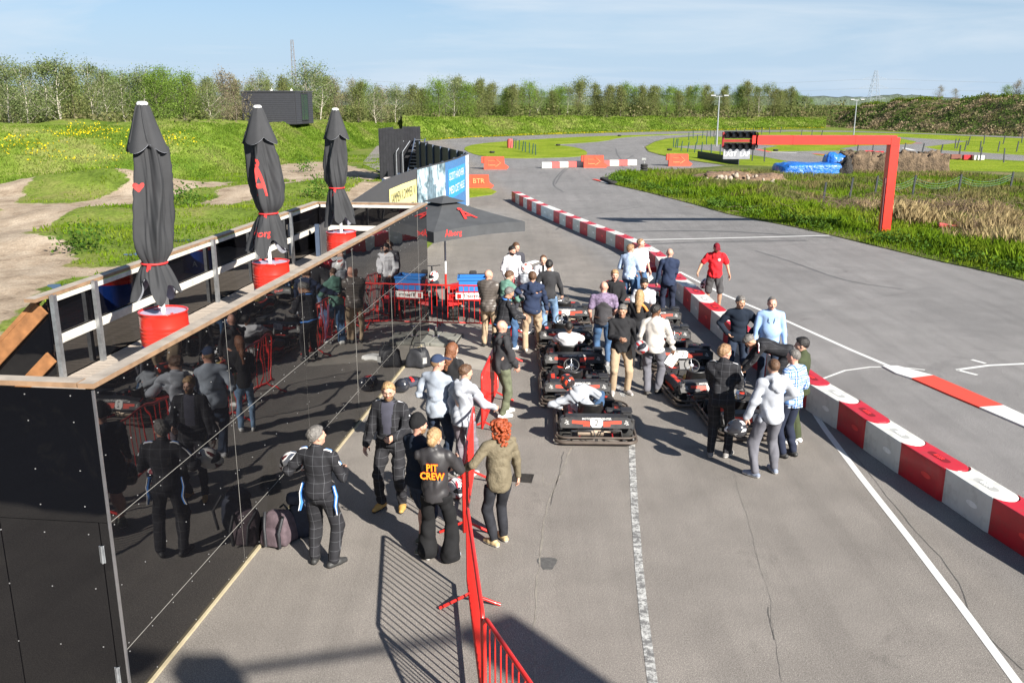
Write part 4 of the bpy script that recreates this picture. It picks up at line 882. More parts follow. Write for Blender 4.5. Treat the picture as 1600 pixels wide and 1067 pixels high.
# ---------------------------------------------------------------- drums and folded parasols on the terrace
def AL(x,y,z=0):   # terrace-local to world
    c_,s_=math.cos(-AZ),math.sin(-AZ); return (AO[0]+x*c_-y*s_,AO[1]+x*s_+y*c_,z)
DR=M('drum_red',(.62,.028,.018),.28,var=.08,vs=4,coat=.4); DBl=M('drum_blue',(.01,.05,.30),.3,coat=.4); DTOP=M('drum_lid_lilac',(.42,.36,.46),.45,var=.15,vs=5)
def drum(label,loc):
    t=thing('oil_drum',label,'drum',loc,random.uniform(0,6),'oil drums on the terrace'); Rr=.292; prof=[(0,.0),(Rr,.0),(Rr+.006,.015),(Rr,.03)]
    for z in np.linspace(.03,.46,8): prof.append((Rr,z))
    n1=len(prof); pr2=[(Rr,.46)]
    for zc in (.53,.58,.63,.68): pr2+=[(Rr,zc-.022),(Rr+.009,zc),(Rr,zc+.022)]
    pr2+=[(Rr,.82),(Rr,.862),(Rr+.010,.870),(Rr+.010,.880),(Rr-.008,.880),(Rr-.012,.862)]
    MB().lathe(prof,32).build('lower_band',DBl,t); MB().lathe(pr2,32).build('upper_body',DR,t)
    m=MB(); m.lathe([(Rr-.010,.858),(.12,.858),(0,.860)],28); m.build('lid',DTOP,t)
    m=MB(); m.cyl((.18,.08,.858),(.18,.08,.872),.032,n=12); m.cyl((-.15,-.1,.858),(-.15,-.1,.868),.018,n=10); m.build('bung',DR,t)
    m=MB(); a=2.2
    v,f=text_mesh('A',.16,.0,True); m.add([(Rr*1.004*math.sin(p[0]/Rr),-Rr*1.004*math.cos(p[0]/Rr),.2+p[1]) for p in v],f); o=m.build('emblem',WHITE,t); o.rotation_euler=(0,0,a)
    return t
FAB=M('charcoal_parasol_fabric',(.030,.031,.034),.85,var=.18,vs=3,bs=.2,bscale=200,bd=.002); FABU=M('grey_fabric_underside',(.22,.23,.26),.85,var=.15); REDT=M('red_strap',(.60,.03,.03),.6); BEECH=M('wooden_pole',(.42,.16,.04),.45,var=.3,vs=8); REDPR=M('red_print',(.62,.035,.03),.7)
def closed_parasol(label,loc,seed,top=3.42,w=1.0,lettering=0,lean=0):
    t=thing('folded_parasol',label,'parasol',loc,0,'folded parasols on the terrace'); rg=np.random.default_rng(seed); ph=rg.uniform(0,6,6)
    NA,NZ=110,60; z0,zt=1.14,top-.02; vs=[];fs=[]
    knot={1:1.48,2:1.66,3:1.74}[seed]
    def rad(z,a):
        u=(zt-z)/(zt-z0)
        if z>top-.46: base=.065+.12*(top-z)/.46*w
        elif z>knot: q=(z-knot)/(top-.46-knot); base=(.17+.075*(1-q)**.8+.03*math.sin(a+ph[0])*(1-q))*w*(1-math.exp(-q*8.5))+.125*math.exp(-q*8.5)
        else: q=(knot-z)/(knot-z0); base=.122+.155*q**.6*w
        f1=1-2*abs(math.sin(.5*(5*a+ph[1]+1.3*math.sin(z*1.7+ph[2])+.5*math.sin(z*5+a*2))))**.8; f2=1-2*abs(math.sin(.5*(11*a+ph[3]+2.6*z+1.1*math.sin(3.1*z+ph[0])))); k=.07+.19*min(1,abs(z-knot)*2.2)
        return base*(1+k*f1+.055*f2+.02*math.sin(23*a+14*z))
    for i in range(NZ+1):
        z=zt-(zt-z0)*i/NZ; off=.05*math.sin(z*2.1+ph[4]) if z<top-.5 else 0
        for k in range(NA):
            a=2*math.pi*k/NA; rr_=rad(z,a); zz=z-(.13*math.cos(5*a+ph[1])+.09*math.cos(3*a+ph[5]))*(max(0,(i-NZ+9)/9))**1.3*.85; vs.append((off+rr_*math.cos(a),rr_*math.sin(a),zz))
    for i in range(NZ):
        for k in range(NA): l=(k+1)%NA; fs.append((i*NA+k,(i+1)*NA+k,(i+1)*NA+l,i*NA+l))
    m=MB(); m.add(vs,fs,0,True); nl=len(vs)-2*NA
    inner=[(v[0]*.90,v[1]*.90,v[2]+.002) for v in vs[-7*NA:]]; m.add(inner,[(i*NA+k,i*NA+(k+1)%NA,(i+1)*NA+(k+1)%NA,(i+1)*NA+k) for i in range(6) for k in range(NA)],1,True)
    # scalloped cap over the top
    cv=[];cf=[];nz=9
    for i in range(nz+1):
        q=i/nz; z=top-.56*q**.95
        for k in range(NA):
            a=2*math.pi*k/NA; sc=abs(math.cos(2*a+.5)); r_=(.060+.165*q**.8*w)*(1+(.30*q)*(sc-.45)+.03*math.sin(7*a+ph[2])); cv.append((r_*math.cos(a),r_*math.sin(a),z+(.11*(1-sc))*q*q))
    for i in range(nz):
        for k in range(NA): l=(k+1)%NA; cf.append((i*NA+k,(i+1)*NA+k,(i+1)*NA+l,i*NA+l))
    m.add(cv,cf,0,True); cn=m.build('canopy',[FAB,FABU],t)
    c2=MB(); c2.add([(v[0]*.985,v[1]*.985,v[2]-.006) for v in cv],[f[::-1] for f in cf],0,True); c2.build('canopy_lining',FABU,t)
    MB().lathe([(0,top+.03),(.045,top+.028),(.066,top+.008),(.064,top-.02)],16).build('finial',WHITE,t)
    ring=[Vector(((.05*math.sin(knot*2.1+ph[4]) if knot<top-.5 else 0)+( .150*math.cos(a)),.150*math.sin(a),knot)) for a in np.linspace(0,6.283,37)[:-1]]
    m=MB(); m.tube(ring,.014,6,closed=True); x=ring[27]; m.box((x.x-.02,x.y-.012,knot-.08),(.045,.012,.16),rot=(0,.25,0)); m.build('strap',REDT,t)
    MB().cyl((0,0,.0),(0,0,1.25),.027,n=14).build('pole',BEECH,t); MB().cyl((0,0,.13),(0,0,1.2),.029,n=14).build('pole_sleeve',WHITE,t)
    if lettering:
        m=MB()
        def onc(v,f,ac,zc,sz):
            out=[]
            for p in v:
                a=ac+p[0]/.27; z=zc+p[1]; off=.05*math.sin(z*2.1+ph[4]) if z<top-.5 else 0; r_=rad(z,a)+.006; out.append((off+r_*math.cos(a),r_*math.sin(a),z))
            m.add(out,f)
        from mathutils.geometry import delaunay_2d_cdt
        def grid(v,f,mn=.03):   # subdivide print so that it follows the folds
            me=bpy.data.meshes.new('x'); me.from_pydata(v,[],f); bm=bmesh.new(); bm.from_mesh(me); bmesh.ops.triangulate(bm,faces=bm.faces)
            for _ in range(3):
                es=[e for e in bm.edges if e.calc_length()>mn]
                if es: bmesh.ops.subdivide_edges(bm,edges=es,cuts=1,use_grid_fill=False); bmesh.ops.triangulate(bm,faces=bm.faces)
            bm.verts.index_update(); vv=[tuple(x.co) for x in bm.verts]; ff=[[x.index for x in q.verts] for q in bm.faces]; bm.free(); bpy.data.meshes.remove(me); return vv,ff
        if lettering==1:
            h=[(.0,-.06),(.05,.0),(.062,.03),(.05,.05),(.025,.05),(0,.025),(-.025,.05),(-.05,.05),(-.062,.03),(-.05,0)]
            v,f=grid([(a*.9,b,0) for a,b in h],[tuple(range(10))]); onc(v,f,-2.05,2.42,1)
        else:
            v,f=text_mesh('\u00c5',.62,0,True,.55); v,f=grid(v,f); onc(v,f,-1.75,2.15,1)
            v,f=text_mesh('\u00c5lborg',.15,0,True); v,f=grid(v,f); onc(v,f,-1.9,1.36,1)
        m.build('print',REDPR,t)
    if lean: t.rotation_euler=(0,lean,0)
    return t
DK=2.05
dp=[]
for k,(px,lab) in enumerate((((255,487),'red and blue oil drum holding the nearest folded parasol'),((423,410),'red and blue oil drum holding the middle folded parasol'),((533,363),'red and blue oil drum holding the farthest folded parasol'))):
    c=G(*px,DK+.86); dp.append(c); drum(lab,(c[0],c[1],DK))
closed_parasol('tallest folded charcoal parasol with a small red heart, nearest on the terrace',(dp[0][0],dp[0][1],DK),1,top=3.38,lettering=1)
closed_parasol('middle folded charcoal parasol with large red lettering',(dp[1][0],dp[1][1],DK),2,top=3.31,w=1.15,lettering=2,lean=-.012)
closed_parasol('farthest folded charcoal parasol, tied low above its drum',(dp[2][0],dp[2][1],DK),3,top=3.23,w=1.0,lettering=0)
# ---------------------------------------------------------------- open parasol
UC=np.array([-1.78,24.0]); UE=2.36; UA=2.66
t=thing('open_parasol','open charcoal parasol with red letter print at the end of the black wall','parasol',(UC[0],UC[1],0),R(45-3)); hs=1.5
m=MB(); apex=(0,0,UA+.30); C_=[(-hs,-hs),(hs,-hs),(hs,hs),(-hs,hs)]
for k in range(4):
    a=C_[k]; b=C_[(k+1)%4]; n=10; V=[];F=[]
    for i in range(n+1):
        q=i/n
        for j in range(n+1):
            s_=j/n; e=(a[0]+(b[0]-a[0])*s_,a[1]+(b[1]-a[1])*s_); z=UA+.30-(UA+.30-UE)*q-.03*math.sin(math.pi*q)+.05*math.sin(math.pi*s_)*q*q; V.append((e[0]*q,e[1]*q,z))
    F=[(i*(n+1)+j,(i+1)*(n+1)+j,(i+1)*(n+1)+j+1,i*(n+1)+j+1) for i in range(n) for j in range(n)]; m.add(V,F,0,True)
    V=[];
    for j in range(n+1):
        s_=j/n; e=(a[0]+(b[0]-a[0])*s_,a[1]+(b[1]-a[1])*s_); z=UE+.05*math.sin(math.pi*s_); V+=[(*e,z),(e[0]*1.004,e[1]*1.004,z-.26)]
    m.add(V,[(2*j,2*j+1,2*j+3,2*j+2) for j in range(n)],0,True)
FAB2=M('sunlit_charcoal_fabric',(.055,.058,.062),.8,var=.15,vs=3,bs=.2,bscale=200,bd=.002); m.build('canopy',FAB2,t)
m=MB(); V=[(0,0,UA+.37)]
for k in range(4): V.append((C_[k][0]*.27,C_[k][1]*.27,UA+.215))
m.add(V,[(0,1,2),(0,2,3),(0,3,4),(0,4,1)]); m.build('vent_cap',FAB2,t)
for k in range(8):
    e=C_[k//2] if k%2==0 else ((C_[k//2][0]+C_[(k//2+1)%4][0])/2,(C_[k//2][1]+C_[(k//2+1)%4][1])/2); MB().cyl((e[0]*.03,e[1]*.03,UA+.16),(e[0]*.97,e[1]*.97,UE-.06+(.04 if k%2 else -.0)),.010,n=6).build('rib',WHITE,t)
MB().cyl((0,0,.95),(0,0,UA+.28),.027,n=14).build('pole',WHITE,t); MB().cyl((0,0,.05),(0,0,.95),.031,n=14).build('lower_pole',REDP,t); MB().box((0,0,.04),(.7,.7,.08),bev=.01).build('base',M('grey_concrete',(.2,.2,.2),.85),t)
for k in (0,3):
    a=Vector((*C_[k],UE)); b=Vector((*C_[(k+1)%4],UE)); mid=(a+b)/2; xd=(b-a).normalized(); up=(Vector(apex)-mid).normalized(); nrm=xd.cross(up); mt=frame(mid+up*.62+nrm*.022,xd,up); m=MB()
    v,f=text_mesh('\u00c5',.62,.0,True,1.0); m.add(v,f,0,mat=mt); m.build('print',REDPR,t); m=MB(); v,f=text_mesh('\u00c5lborg',.19,.0,True); m.add(v,f,0,mat=frame(mid+Vector((0,0,-.10))+xd*(-.9 if k==0 else .9)+nrm*.02,xd,(0,0,1))); m.build('print',REDPR,t)
# ---------------------------------------------------------------- dark cabin on the bank
t=None
c=G(462,190); k=90/ (c[1]); base=atY(462,190.5,92.5); bt=thing('cabin','dark clad cabin with a tall window standing on top of the left bank','cabin',(base[0],base[1],base[2]-.30),R(-8)); bt.scale=(1.08,1.08,1.08)
CLAD=M('dark_grey_cladding',(.035,.036,.045),.65,var=.12,vs=4); GLASS=M('window_glass',(.03,.05,.045),.05,spec=.9); FRM=M('dark_frame',(.02,.02,.025),.4)
MB().box((-2.55,2.4,1.45),(5.02,4.72,2.85)).build('wall',M('cabin_core',(.02,.02,.024),.7),bt)
for k in range(15): MB().box((-2.55,.03,.15+k*.19),(5.1,.022,.165),bev=.004).build('cladding_board',CLAD,bt)
for k in range(15): MB().box((-.026,1.0,.15+k*.19),(.022,1.3,.165),bev=.004).build('cladding_board',CLAD,bt); MB().box((-.026,4.1,.15+k*.19),(.022,1.3,.165),bev=.004).build('cladding_board',CLAD,bt)
MB().box((-2.55,2.4,2.97),(5.2,4.95,.10)).build('roof',M('roof_edge',(.05,.05,.06),.6),bt)
wf=MB(); wf.box((.0,1.67,1.55),(.06,.07,2.4)); wf.box((.0,3.43,1.55),(.06,.07,2.4)); wf.box((.0,2.3,1.55),(.06,.05,2.3)); wf.box((0,2.55,2.75),(.06,1.8,.07)); wf.box((0,2.55,.37),(.06,1.8,.07)); wf=wf.build('window',FRM,bt); MB().box((-.01,2.55,1.55),(.02,1.75,2.35)).build('pane',GLASS,wf)
for x in (-.3,-2.2): m=MB(); m.box((x,.2,3.06),(.18,.12,.1)); m.cyl((x,.2,3.0),(x,.2,3.25),.02,n=6); m.build('roof_lamp',WHITE,bt)
# ---------------------------------------------------------------- curved banner fence with posts
def fence_run(name,label,pts,z1,mat,h=2.75,posts=None,pm=None,cat='fence',postside=1):
    t=thing(name,label,cat,(pts[0][0],pts[0][1],0)); o=np.array(pts[0][:2]); prev=None
    for i in range(len(pts)-1):
        a=np.array(pts[i][:2])-o; b=np.array(pts[i+1][:2])-o; d=(b-a); L=np.linalg.norm(d); d/=L; n=np.array([-d[1],d[0]]); mm=mat[i%len(mat)] if isinstance(mat,list) else mat
        c=(a+b)/2; ob=MB().box((0,0,h/2),(L,.03,h)).build('fence_panel',mm,t,(c[0],c[1],0),(0,0,math.atan2(d[1],d[0])))
        if posts:
            pp=a+n*.07*postside; MB().box((0,0,h/2),(.09,.09,h+.04)).build('fence_post',pm,t,(pp[0],pp[1],0),(0,0,math.atan2(d[1],d[0])))
    return t,o
DARKP=M('dark_fence_board',(.022,.022,.026),.6,var=.25,vs=3); BLUEP=M('dark_blue_grey_post',(.05,.07,.11),.5,var=.2)
fp=[G(x,y,2.75) for x,y in ((500,352),(545,318),(602,280.5),(626,271.5),(652,263.5),(675,257.5),(694,252.8),(712,247.2),(724,242.5),(731,239.8))]
fa,fo=fence_run('banner_fence','curved black fence carrying yellow and blue banners beyond the terrace',fp,0,M('black_banner_backing',(.055,.055,.06),.6,var=.1),h=2.75,posts=True,pm=BLUEP,postside=1)
# banners hang on the track side of the fence, following its curve
bp=[np.array(p[:2]) for p in fp]; seg=[0]; 
for a,b in zip(bp,bp[1:]): seg.append(seg[-1]+np.linalg.norm(b-a))
def fpos(s,off=.03):
    i=min(max(np.searchsorted(seg,s)-1,0),len(bp)-2); d=(bp[i+1]-bp[i]); L=np.linalg.norm(d); d=d/L; p=bp[i]+d*(s-seg[i]); n=np.array([d[1],-d[0]]); return p+n*off
def s_at(px,):   # arc length where the fence crosses picture column px
    ss=np.linspace(0,seg[-1],800); P_=np.array([fpos(s,0) for s in ss]); u=800+FPX*P_[:,0]/(P_[:,1]*_c-(1.5-CH)*_s); return ss[np.abs(u-px).argmin()]
def banner(name,label,s0,s1,z0,z1,mat,off,n=10):
    V=[];
    for i in range(n+1):
        p=fpos(s0+(s1-s0)*i/n,off); V+=[(p[0],p[1],z0),(p[0],p[1],z1)]
    t_=MB().add(V,[(2*i,2*i+2,2*i+3,2*i+1) for i in range(n)],0).build(name,mat); return tag(t_,label,'banner')
def textband(parent,rows,s0,s1,zc,size,mat,off,gap=1.25,xs=1.0):
    for k,wd in enumerate(rows):
        m=MB(); v,f=text_mesh(wd,size,0,False); x0=min(p[0] for p in v); x1=max(p[0] for p in v)
        m.add([(*fpos(s0+(p[0]-x0)/(x1-x0)*(s1-s0),off),zc-k*size*gap+p[1]) for p in v],f)
        m.build('lettering',mat,parent)
sy0,sy1=s_at(608),s_at(650); ye=banner('advert_banner','pale yellow banner reading SAMMEN KOMMER VI I MAALSTREGEN on the curved fence',sy0,sy1,.9,2.36,M('banner_yellow',(.72,.66,.28),.6,var=.05),.035)
textband(ye,['SAMMEN KOMMER VI','I M\u00c5LSTREGEN'],sy0+.30,sy1-.20,1.95,.54,M('banner_black_ink',(.03,.03,.03),.6),.042,gap=1.15)
def photo_mat():
    m,n,b=_new('printed_workshop_picture'); g=n.nodes.new('ShaderNodeNewGeometry'); mp_=n.nodes.new('ShaderNodeMapping'); mp_.inputs['Scale'].default_value=(2.4,.9,1.0); n.links.new(g.outputs['Position'],mp_.inputs[0])
    a=noise(n,1.1,6,.65,vec=mp_.outputs[0],dist=.7); r=ramp(n,a.outputs['Fac'],[(.36,(.04,.07,.09)),(.45,(.16,.24,.28)),(.52,(.42,.52,.56)),(.62,(.60,.64,.66))]); n.links.new(r.outputs[0],b.inputs['Base Color']); b.inputs['Roughness'].default_value=.5; return m
PH=photo_mat(); BL1=M('banner_mid_blue',(.055,.17,.37),.5,var=.12); BL2=M('banner_bright_blue',(.03,.29,.62),.5,var=.04)
s2,s3,s4=s_at(651.5),s_at(695),s_at(731.5); b1=banner('advert_banner','grey blue picture banner of a worker on the curved fence',s2,s3,.12,2.7,PH,.036)
m=MB()
for z0,z1,a,b in ((.3,2.2,.40,.56),(2.2,2.55,.44,.53),(1.0,1.9,.33,.42),(1.0,1.9,.55,.64),(.12,1.1,.42,.48),(.12,1.1,.50,.57)):
    p=[fpos(s2+(s3-s2)*q,.040) for q in (a,b)]; m.quad((*p[0],z0),(*p[1],z0),(*p[1],z1),(*p[0],z1))
m.build('printed_figure',M('print_grey_blue',(.12,.18,.22),.5,var=.5,vs=4),b1)
b2=banner('advert_banner','blue banner with white capitals at the right end of the curved fence',s3+.01,s4,.12,2.7,BL1,.036)
m=MB(); 
for i in range(8):
    p=fpos(s3+.6+(s4-s3-2.0)*i/8,.042); q=fpos(s3+.6+(s4-s3-2.0)*(i+1)/8,.042); m.quad((*p,1.0),(*q,1.0),(*q,2.34),(*p,2.34))
m.build('bright_band',BL2,b2); textband(b2,['GODT H\u00c5NDV\u00c6RK','MED DET HELE'],s3+.75,s4-1.6,1.98,.50,WHITE,.048,gap=1.25)
m=MB(); p=fpos(s4-1.1,.043); q=fpos(s4-.02,.043); m.quad((*p,.12),(*q,.12),(*q,2.7),(*p,2.7)); m.build('pale_edge',M('banner_pale',(.5,.54,.57),.5,var=.35,vs=3),b2)
# dark boarded fence behind with posts seen from the inside
bk=[G(731,239.8,2.75)]+[G(x,y,2.75) for x,y in ((727,238),(716,235.5),(703,232.5),(690,229.5),(678,226.8),(667,224.4),(657,222.2),(650,220.6))]
fence_run('board_fence','dark board fence with blue grey posts running away behind the banner fence',bk,0,DARKP,h=2.75,posts=True,pm=BLUEP,postside=1)
# stair block
c1=atY(634,284,64); sb=thing('stair_tower','black boarded block with a steel stair next to the left bank','stair tower',(c1[0],c1[1],0),R(-8)); hh=3.45
for k in range(8): MB().box((-1.66+.21*k+.0,.0,hh/2),(.2,.04,hh-.02*(k%3))).build('board',DARKP,sb)
for k in range(9): MB().box((-1.8,.15+.42*k,hh/2),(.04,.41,hh-.03*(k%2))).build('board',DARKP,sb)
for k in range(7): MB().box((-.88+.19*k,3.2,hh/2+.05),(.18,.04,hh)).build('board',DARKP,sb)
MB().box((.86,1.7,hh/2-.5),(.05,3.2,hh-1)).build('side_wall',DARKP,sb)
for k in range(12): MB().box((.36,.35+k*.24,.2+k*.215),(.75,.25,.04)).build('tread',STEEL,sb)
for x in (-.02,.74): MB().tube([(x,.2,.05),(x,3.0,2.65)],.05,6).build('stringer',BLUEP,sb)
for x in (-.55,-.1): 
    m=MB(); m.cyl((x,-.25,0),(x,-.25,1.9),.03,n=8); m.cyl((x,-.25,1.9),(x+.35,.5,2.6),.03,n=8); m.build('handrail',STEEL,sb)
m=MB(); m.box((0,0,.28),(.75,.6,.55),bev=.05); tag(m.build('concrete_block',M('pale_concrete',(.42,.38,.36),.85,var=.2),None,tuple(G(609,291))),'pale concrete block at the foot of the black stair tower','block')
# ---------------------------------------------------------------- red and white barrier blocks
BR=M('barrier_red_plastic',(.50,.012,.022),.42,var=.14,vs=3,coat=.1,dirt=.5,bs=.15,bscale=12,bd=.01); BW=M('barrier_white_plastic',(.62,.62,.575),.48,var=.07,vs=3,dirt=.5,bs=.15,bscale=12,bd=.01); BRL=M('barrier_red_sun_spot_and_lettering',(.80,.03,.03),.35); BWL=M('barrier_white_sun_spot_and_lettering',(.85,.85,.82),.4); BRD=M('barrier_red_recess',(.20,.006,.009),.6)  # BRL and BWL: brighter tones for painted sun spots and the lettering
def barrier_mesh(red):
    Lh,w_,h=.96,.40,.50; out=[(-w_/2,-Lh/2+.20)]
    for a in np.linspace(math.pi,2*math.pi,11): out.append((w_/2*math.cos(a),-Lh/2+.20+.20*math.sin(a)))
    out+=[(w_/2,Lh/2),]; 
    for a in np.linspace(0,-math.pi,9)[0:0]: pass
    for a in np.linspace(2*math.pi,math.pi,9): out.append((w_/2*math.cos(a)*.98,Lh/2+.20+.20*math.sin(a)-.0)) 
    out=[p for i,p in enumerate(out) if i==0 or (abs(p[0]-out[i-1][0])+abs(p[1]-out[i-1][1]))>1e-4]
    m=MB(); P=[Vector((x,y,0)) for x,y in out]; n=len(P)
    from mathutils.geometry import tessellate_polygon
    c=Vector((0,0,0)); ring=[(0.0,1.0),(h-.035,1.0),(h-.010,.985),(h,.955)]; V=[]
    for z,s_ in ring:
        for p in P: V.append((p.x*s_,p.y if s_==1 else p.y*(1-(1-s_)*.42),z))
    F=[(r_*n+k,r_*n+(k+1)%n,(r_+1)*n+(k+1)%n,(r_+1)*n+k) for r_ in range(3) for k in range(n)]; m.add(V,F,0,False)
    top=V[3*n:]; tri=tessellate_polygon([[Vector(v) for v in top]]); m.add(top,[tuple(t_) for t_ in tri],0); return m
BM={}
for red in (0,1):
    b=barrier_mesh(red); o=b.build('barrier_block',[BR if red else BW]); bm=bmesh.new(); bm.from_mesh(o.data); bmesh.ops.remove_doubles(bm,verts=bm.verts,dist=1e-5); bmesh.ops.recalc_face_normals(bm,faces=bm.faces); bm.to_mesh(o.data); bm.free(); BM[red]=o.data; bpy.data.objects.remove(o)
def sunspotmesh(red):  # flat lighter ovals: sunlight glowing through the plastic, put into the colour
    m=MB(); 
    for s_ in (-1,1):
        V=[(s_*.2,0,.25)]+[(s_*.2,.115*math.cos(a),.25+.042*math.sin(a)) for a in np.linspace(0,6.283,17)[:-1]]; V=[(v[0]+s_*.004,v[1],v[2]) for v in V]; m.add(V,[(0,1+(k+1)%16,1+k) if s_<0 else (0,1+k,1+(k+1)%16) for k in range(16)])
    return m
def slotmesh():
    m=MB(); Rr=[]
    for yy,sg in ((.20,1),(-.13,-1)):
        for a in np.linspace(0,math.pi,9): Rr.append((.060*math.cos(a) if sg>0 else -.060*math.cos(a),yy+.060*math.sin(a)*sg,.5015))
    m.add(Rr,[tuple(range(18))]); return m
def logomesh():
    m=MB(); v,f=text_mesh('BTR',.10,.002,True,1.15); m.add([( -p[1]*-1*0+p[1]*1.0*0+ (p[1]*-1)*0 + p[1]*0, 0,0) for p in v[:0]],[]); mt=Matrix.Translation((0,.035,.505))@Euler((0,0,R(-90))).to_matrix().to_4x4(); m.add(v,f,0,mat=mt); return m
BDET={r_:None for r_ in (0,1)}
barr_px=[(1800,990),(1590,867),(1532,825),(1463,780),(1401,740),(1351,704),(1309,672),(1275,652),(1225,612),(1180,577),(1150,552),(1123,527),(1104.7,513.5),(1089,499),(1070.6,479),(1056,467),(1042,455),(1033,440),(1024,424.6),(1008,412),(980,396),(954.7,384.5),(922.5,371.7),(883.5,354.5),(834,332.7),(799.5,314)]
bw=[G(*p)[:2] for p in barr_px]; bw=[np.array(p) for p in smoothpoly(bw,1,False)]
L_=[0]
for a,b in zip(bw,bw[1:]): L_.append(L_[-1]+np.linalg.norm(b-a))
def along(s):
    i=min(max(np.searchsorted(L_,s)-1,0),len(bw)-2); t_=(s-L_[i])/(L_[i+1]-L_[i]); return bw[i]+(bw[i+1]-bw[i])*t_
ORD='nearest second third fourth fifth sixth seventh eighth ninth tenth eleventh twelfth thirteenth fourteenth fifteenth sixteenth seventeenth eighteenth nineteenth twentieth'.split()
def ordw(k): return ORD[k] if k<20 else ('twenty-'+ORD[k-20] if k<29 and k>20 else 'twenty-first' if k==20 else 'number %d'%(k+1))
s=0.28; k=0; whites={33,41}
wh=['far','near']
while s+.96<L_[-1]+.2:
    a=along(s); b=along(min(s+.97,L_[-1])); d=(b-a)/np.linalg.norm(b-a); n=np.array([d[1],-d[0]]); c=(a+b)/2+n*.20; red=(k%2==1) if k<35 else (k%2==0)
    where='nearest the camera' if k<3 else ('beside the standing group on the right' if k<8 else ('behind the bending man in overalls' if k<12 else ('near the man in the red shirt' if k<20 else ('halfway along the track barrier' if k<30 else 'at the far end of the track barrier'))))
    o=link('barrier_block',BM[int(red)],None,(c[0],c[1],random.uniform(0,.008)),(0,0,math.atan2(d[1],d[0])-math.pi/2+R(random.uniform(-1.2,1.2))))
    tag(o,('%s plastic barrier block, %s from the camera in the long track row'%('red' if red else 'white',ordinal(k+1) if k else 'nearest')),'barrier','red and white barrier blocks in the long row')
    if BDET[int(red)] is None: 
        p_=sunspotmesh(red).build('side_sun_spot',BRL if red else BWL,o); sl_=slotmesh().build('top_slot',BRD if red else M('barrier_white_recess',(.40,.40,.38),.5),o); lg=logomesh().build('moulded_lettering',BRL if red else BWL,o); BDET[int(red)]=(p_,sl_,lg)
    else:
        for q in BDET[int(red)]: e=q.copy(); COL.objects.link(e); e.parent=o; KIDS.setdefault(o.name,[]).append(e)
    s+=.985; k+=1
for j,(px,rd) in enumerate((((1012,424),1),((1019,441),0),((1023,460),1),((1030,477),1))[:3]):
    c=G(*px); m=MB(); m.box((0,0,.11),(.55,.95,.22),bev=.03); tag(m.build('low_kerb_block',BR if rd else BW,None,(c[0],c[1],0),(0,0,R(6))),('%s low kerb block lying against the bend of the barrier, %s'%('red' if rd else 'white',('farthest','middle','nearest')[j])),'kerb block')
# short white/red barrier row and orange direction blocks in the background
ORG=M('orange_red_plastic',(.68,.085,.045),.4,var=.1,vs=3); ORL=M('orange_outline',(.75,.32,.13),.5); PINK=M('faded_red_plastic',(.55,.10,.09),.5,var=.1)
row=[(847,263,0),(860,262.5,1),(873,262,0),(886,261.5,1),(899,261,0),(938,259.8,1),(952,259.4,0),(966,259,1),(980,258.6,0)]
rx=[G(x+7,y) for x,y,_ in row]
for (x,y,rd),c in zip(row,rx):
    m=MB(); m.box((0,0,.24),(.80,.38,.48),bev=.02); tag(m.build('barrier_block',PINK if rd else BW,None,(c[0],c[1],0),(0,0,R(2.5))),'%s barrier block in the short row across the far junction, %d px right of centre column'%('faded red' if rd else 'white',x-800) if 0 else '%s block of the short far barrier row, %s'%('faded red' if rd else 'white',('leftmost','second from left','third from left','fourth from left','just left of the orange arrow block','just right of the orange arrow block','third from right','second from right','rightmost')[row.index((x,y,rd))]),'barrier','short barrier row at the junction')
def arrowblock(label,px,rz=0,txt=None,s=1.0):
    c=G(*px); t_=thing('direction_block',label,'direction block',(c[0],c[1],0),rz,'orange direction blocks')
    m=MB(); out=[(-.85,0),(.95,0),(1.12,.18),(.95,.30),(.78,.42),(.74,.98),(-.85,.98)]; mt=Matrix.Scale(s,4)@Matrix.Rotation(R(90),4,'X'); m.prism(out,-.25,.25,0,mt); m.build('body',ORG,t_,fixn=True)
    m=MB(); m.box((-.95*s,.0,.72*s),(.22*s,.42*s,.5*s),bev=.03); m.build('lug',ORG,t_)
    if txt is None:
        o_=[(-.5,.32),(.05,.32),(.05,.18),(.48,.5),(.05,.82),(.05,.68),(-.5,.68)]; m=MB(); P_=[Vector((x*s,-.256*s,y*s)) for x,y in o_]; m.tube(P_,.024*s,5,closed=True); m.build('arrow_outline',ORL,t_)
    else:
        v,f=text_mesh(txt,.42,0,True); MB().add(v,f,0,mat=Matrix.Translation((0,-.256,.45))@Matrix.Rotation(R(90),4,'X')).build('lettering',ORL,t_)
arrowblock('orange plastic block with a right pointing arrow, left of the far junction',(773,264.5))
arrowblock('orange plastic block with an arrow in the middle of the short barrier row',(928,262))
arrowblock('orange plastic block with an arrow at the tip of the middle grass island',(1060,259.5))
arrowblock('orange block with pale lettering behind the end of the banner fence',(748,294),txt='BTR',s=.85)
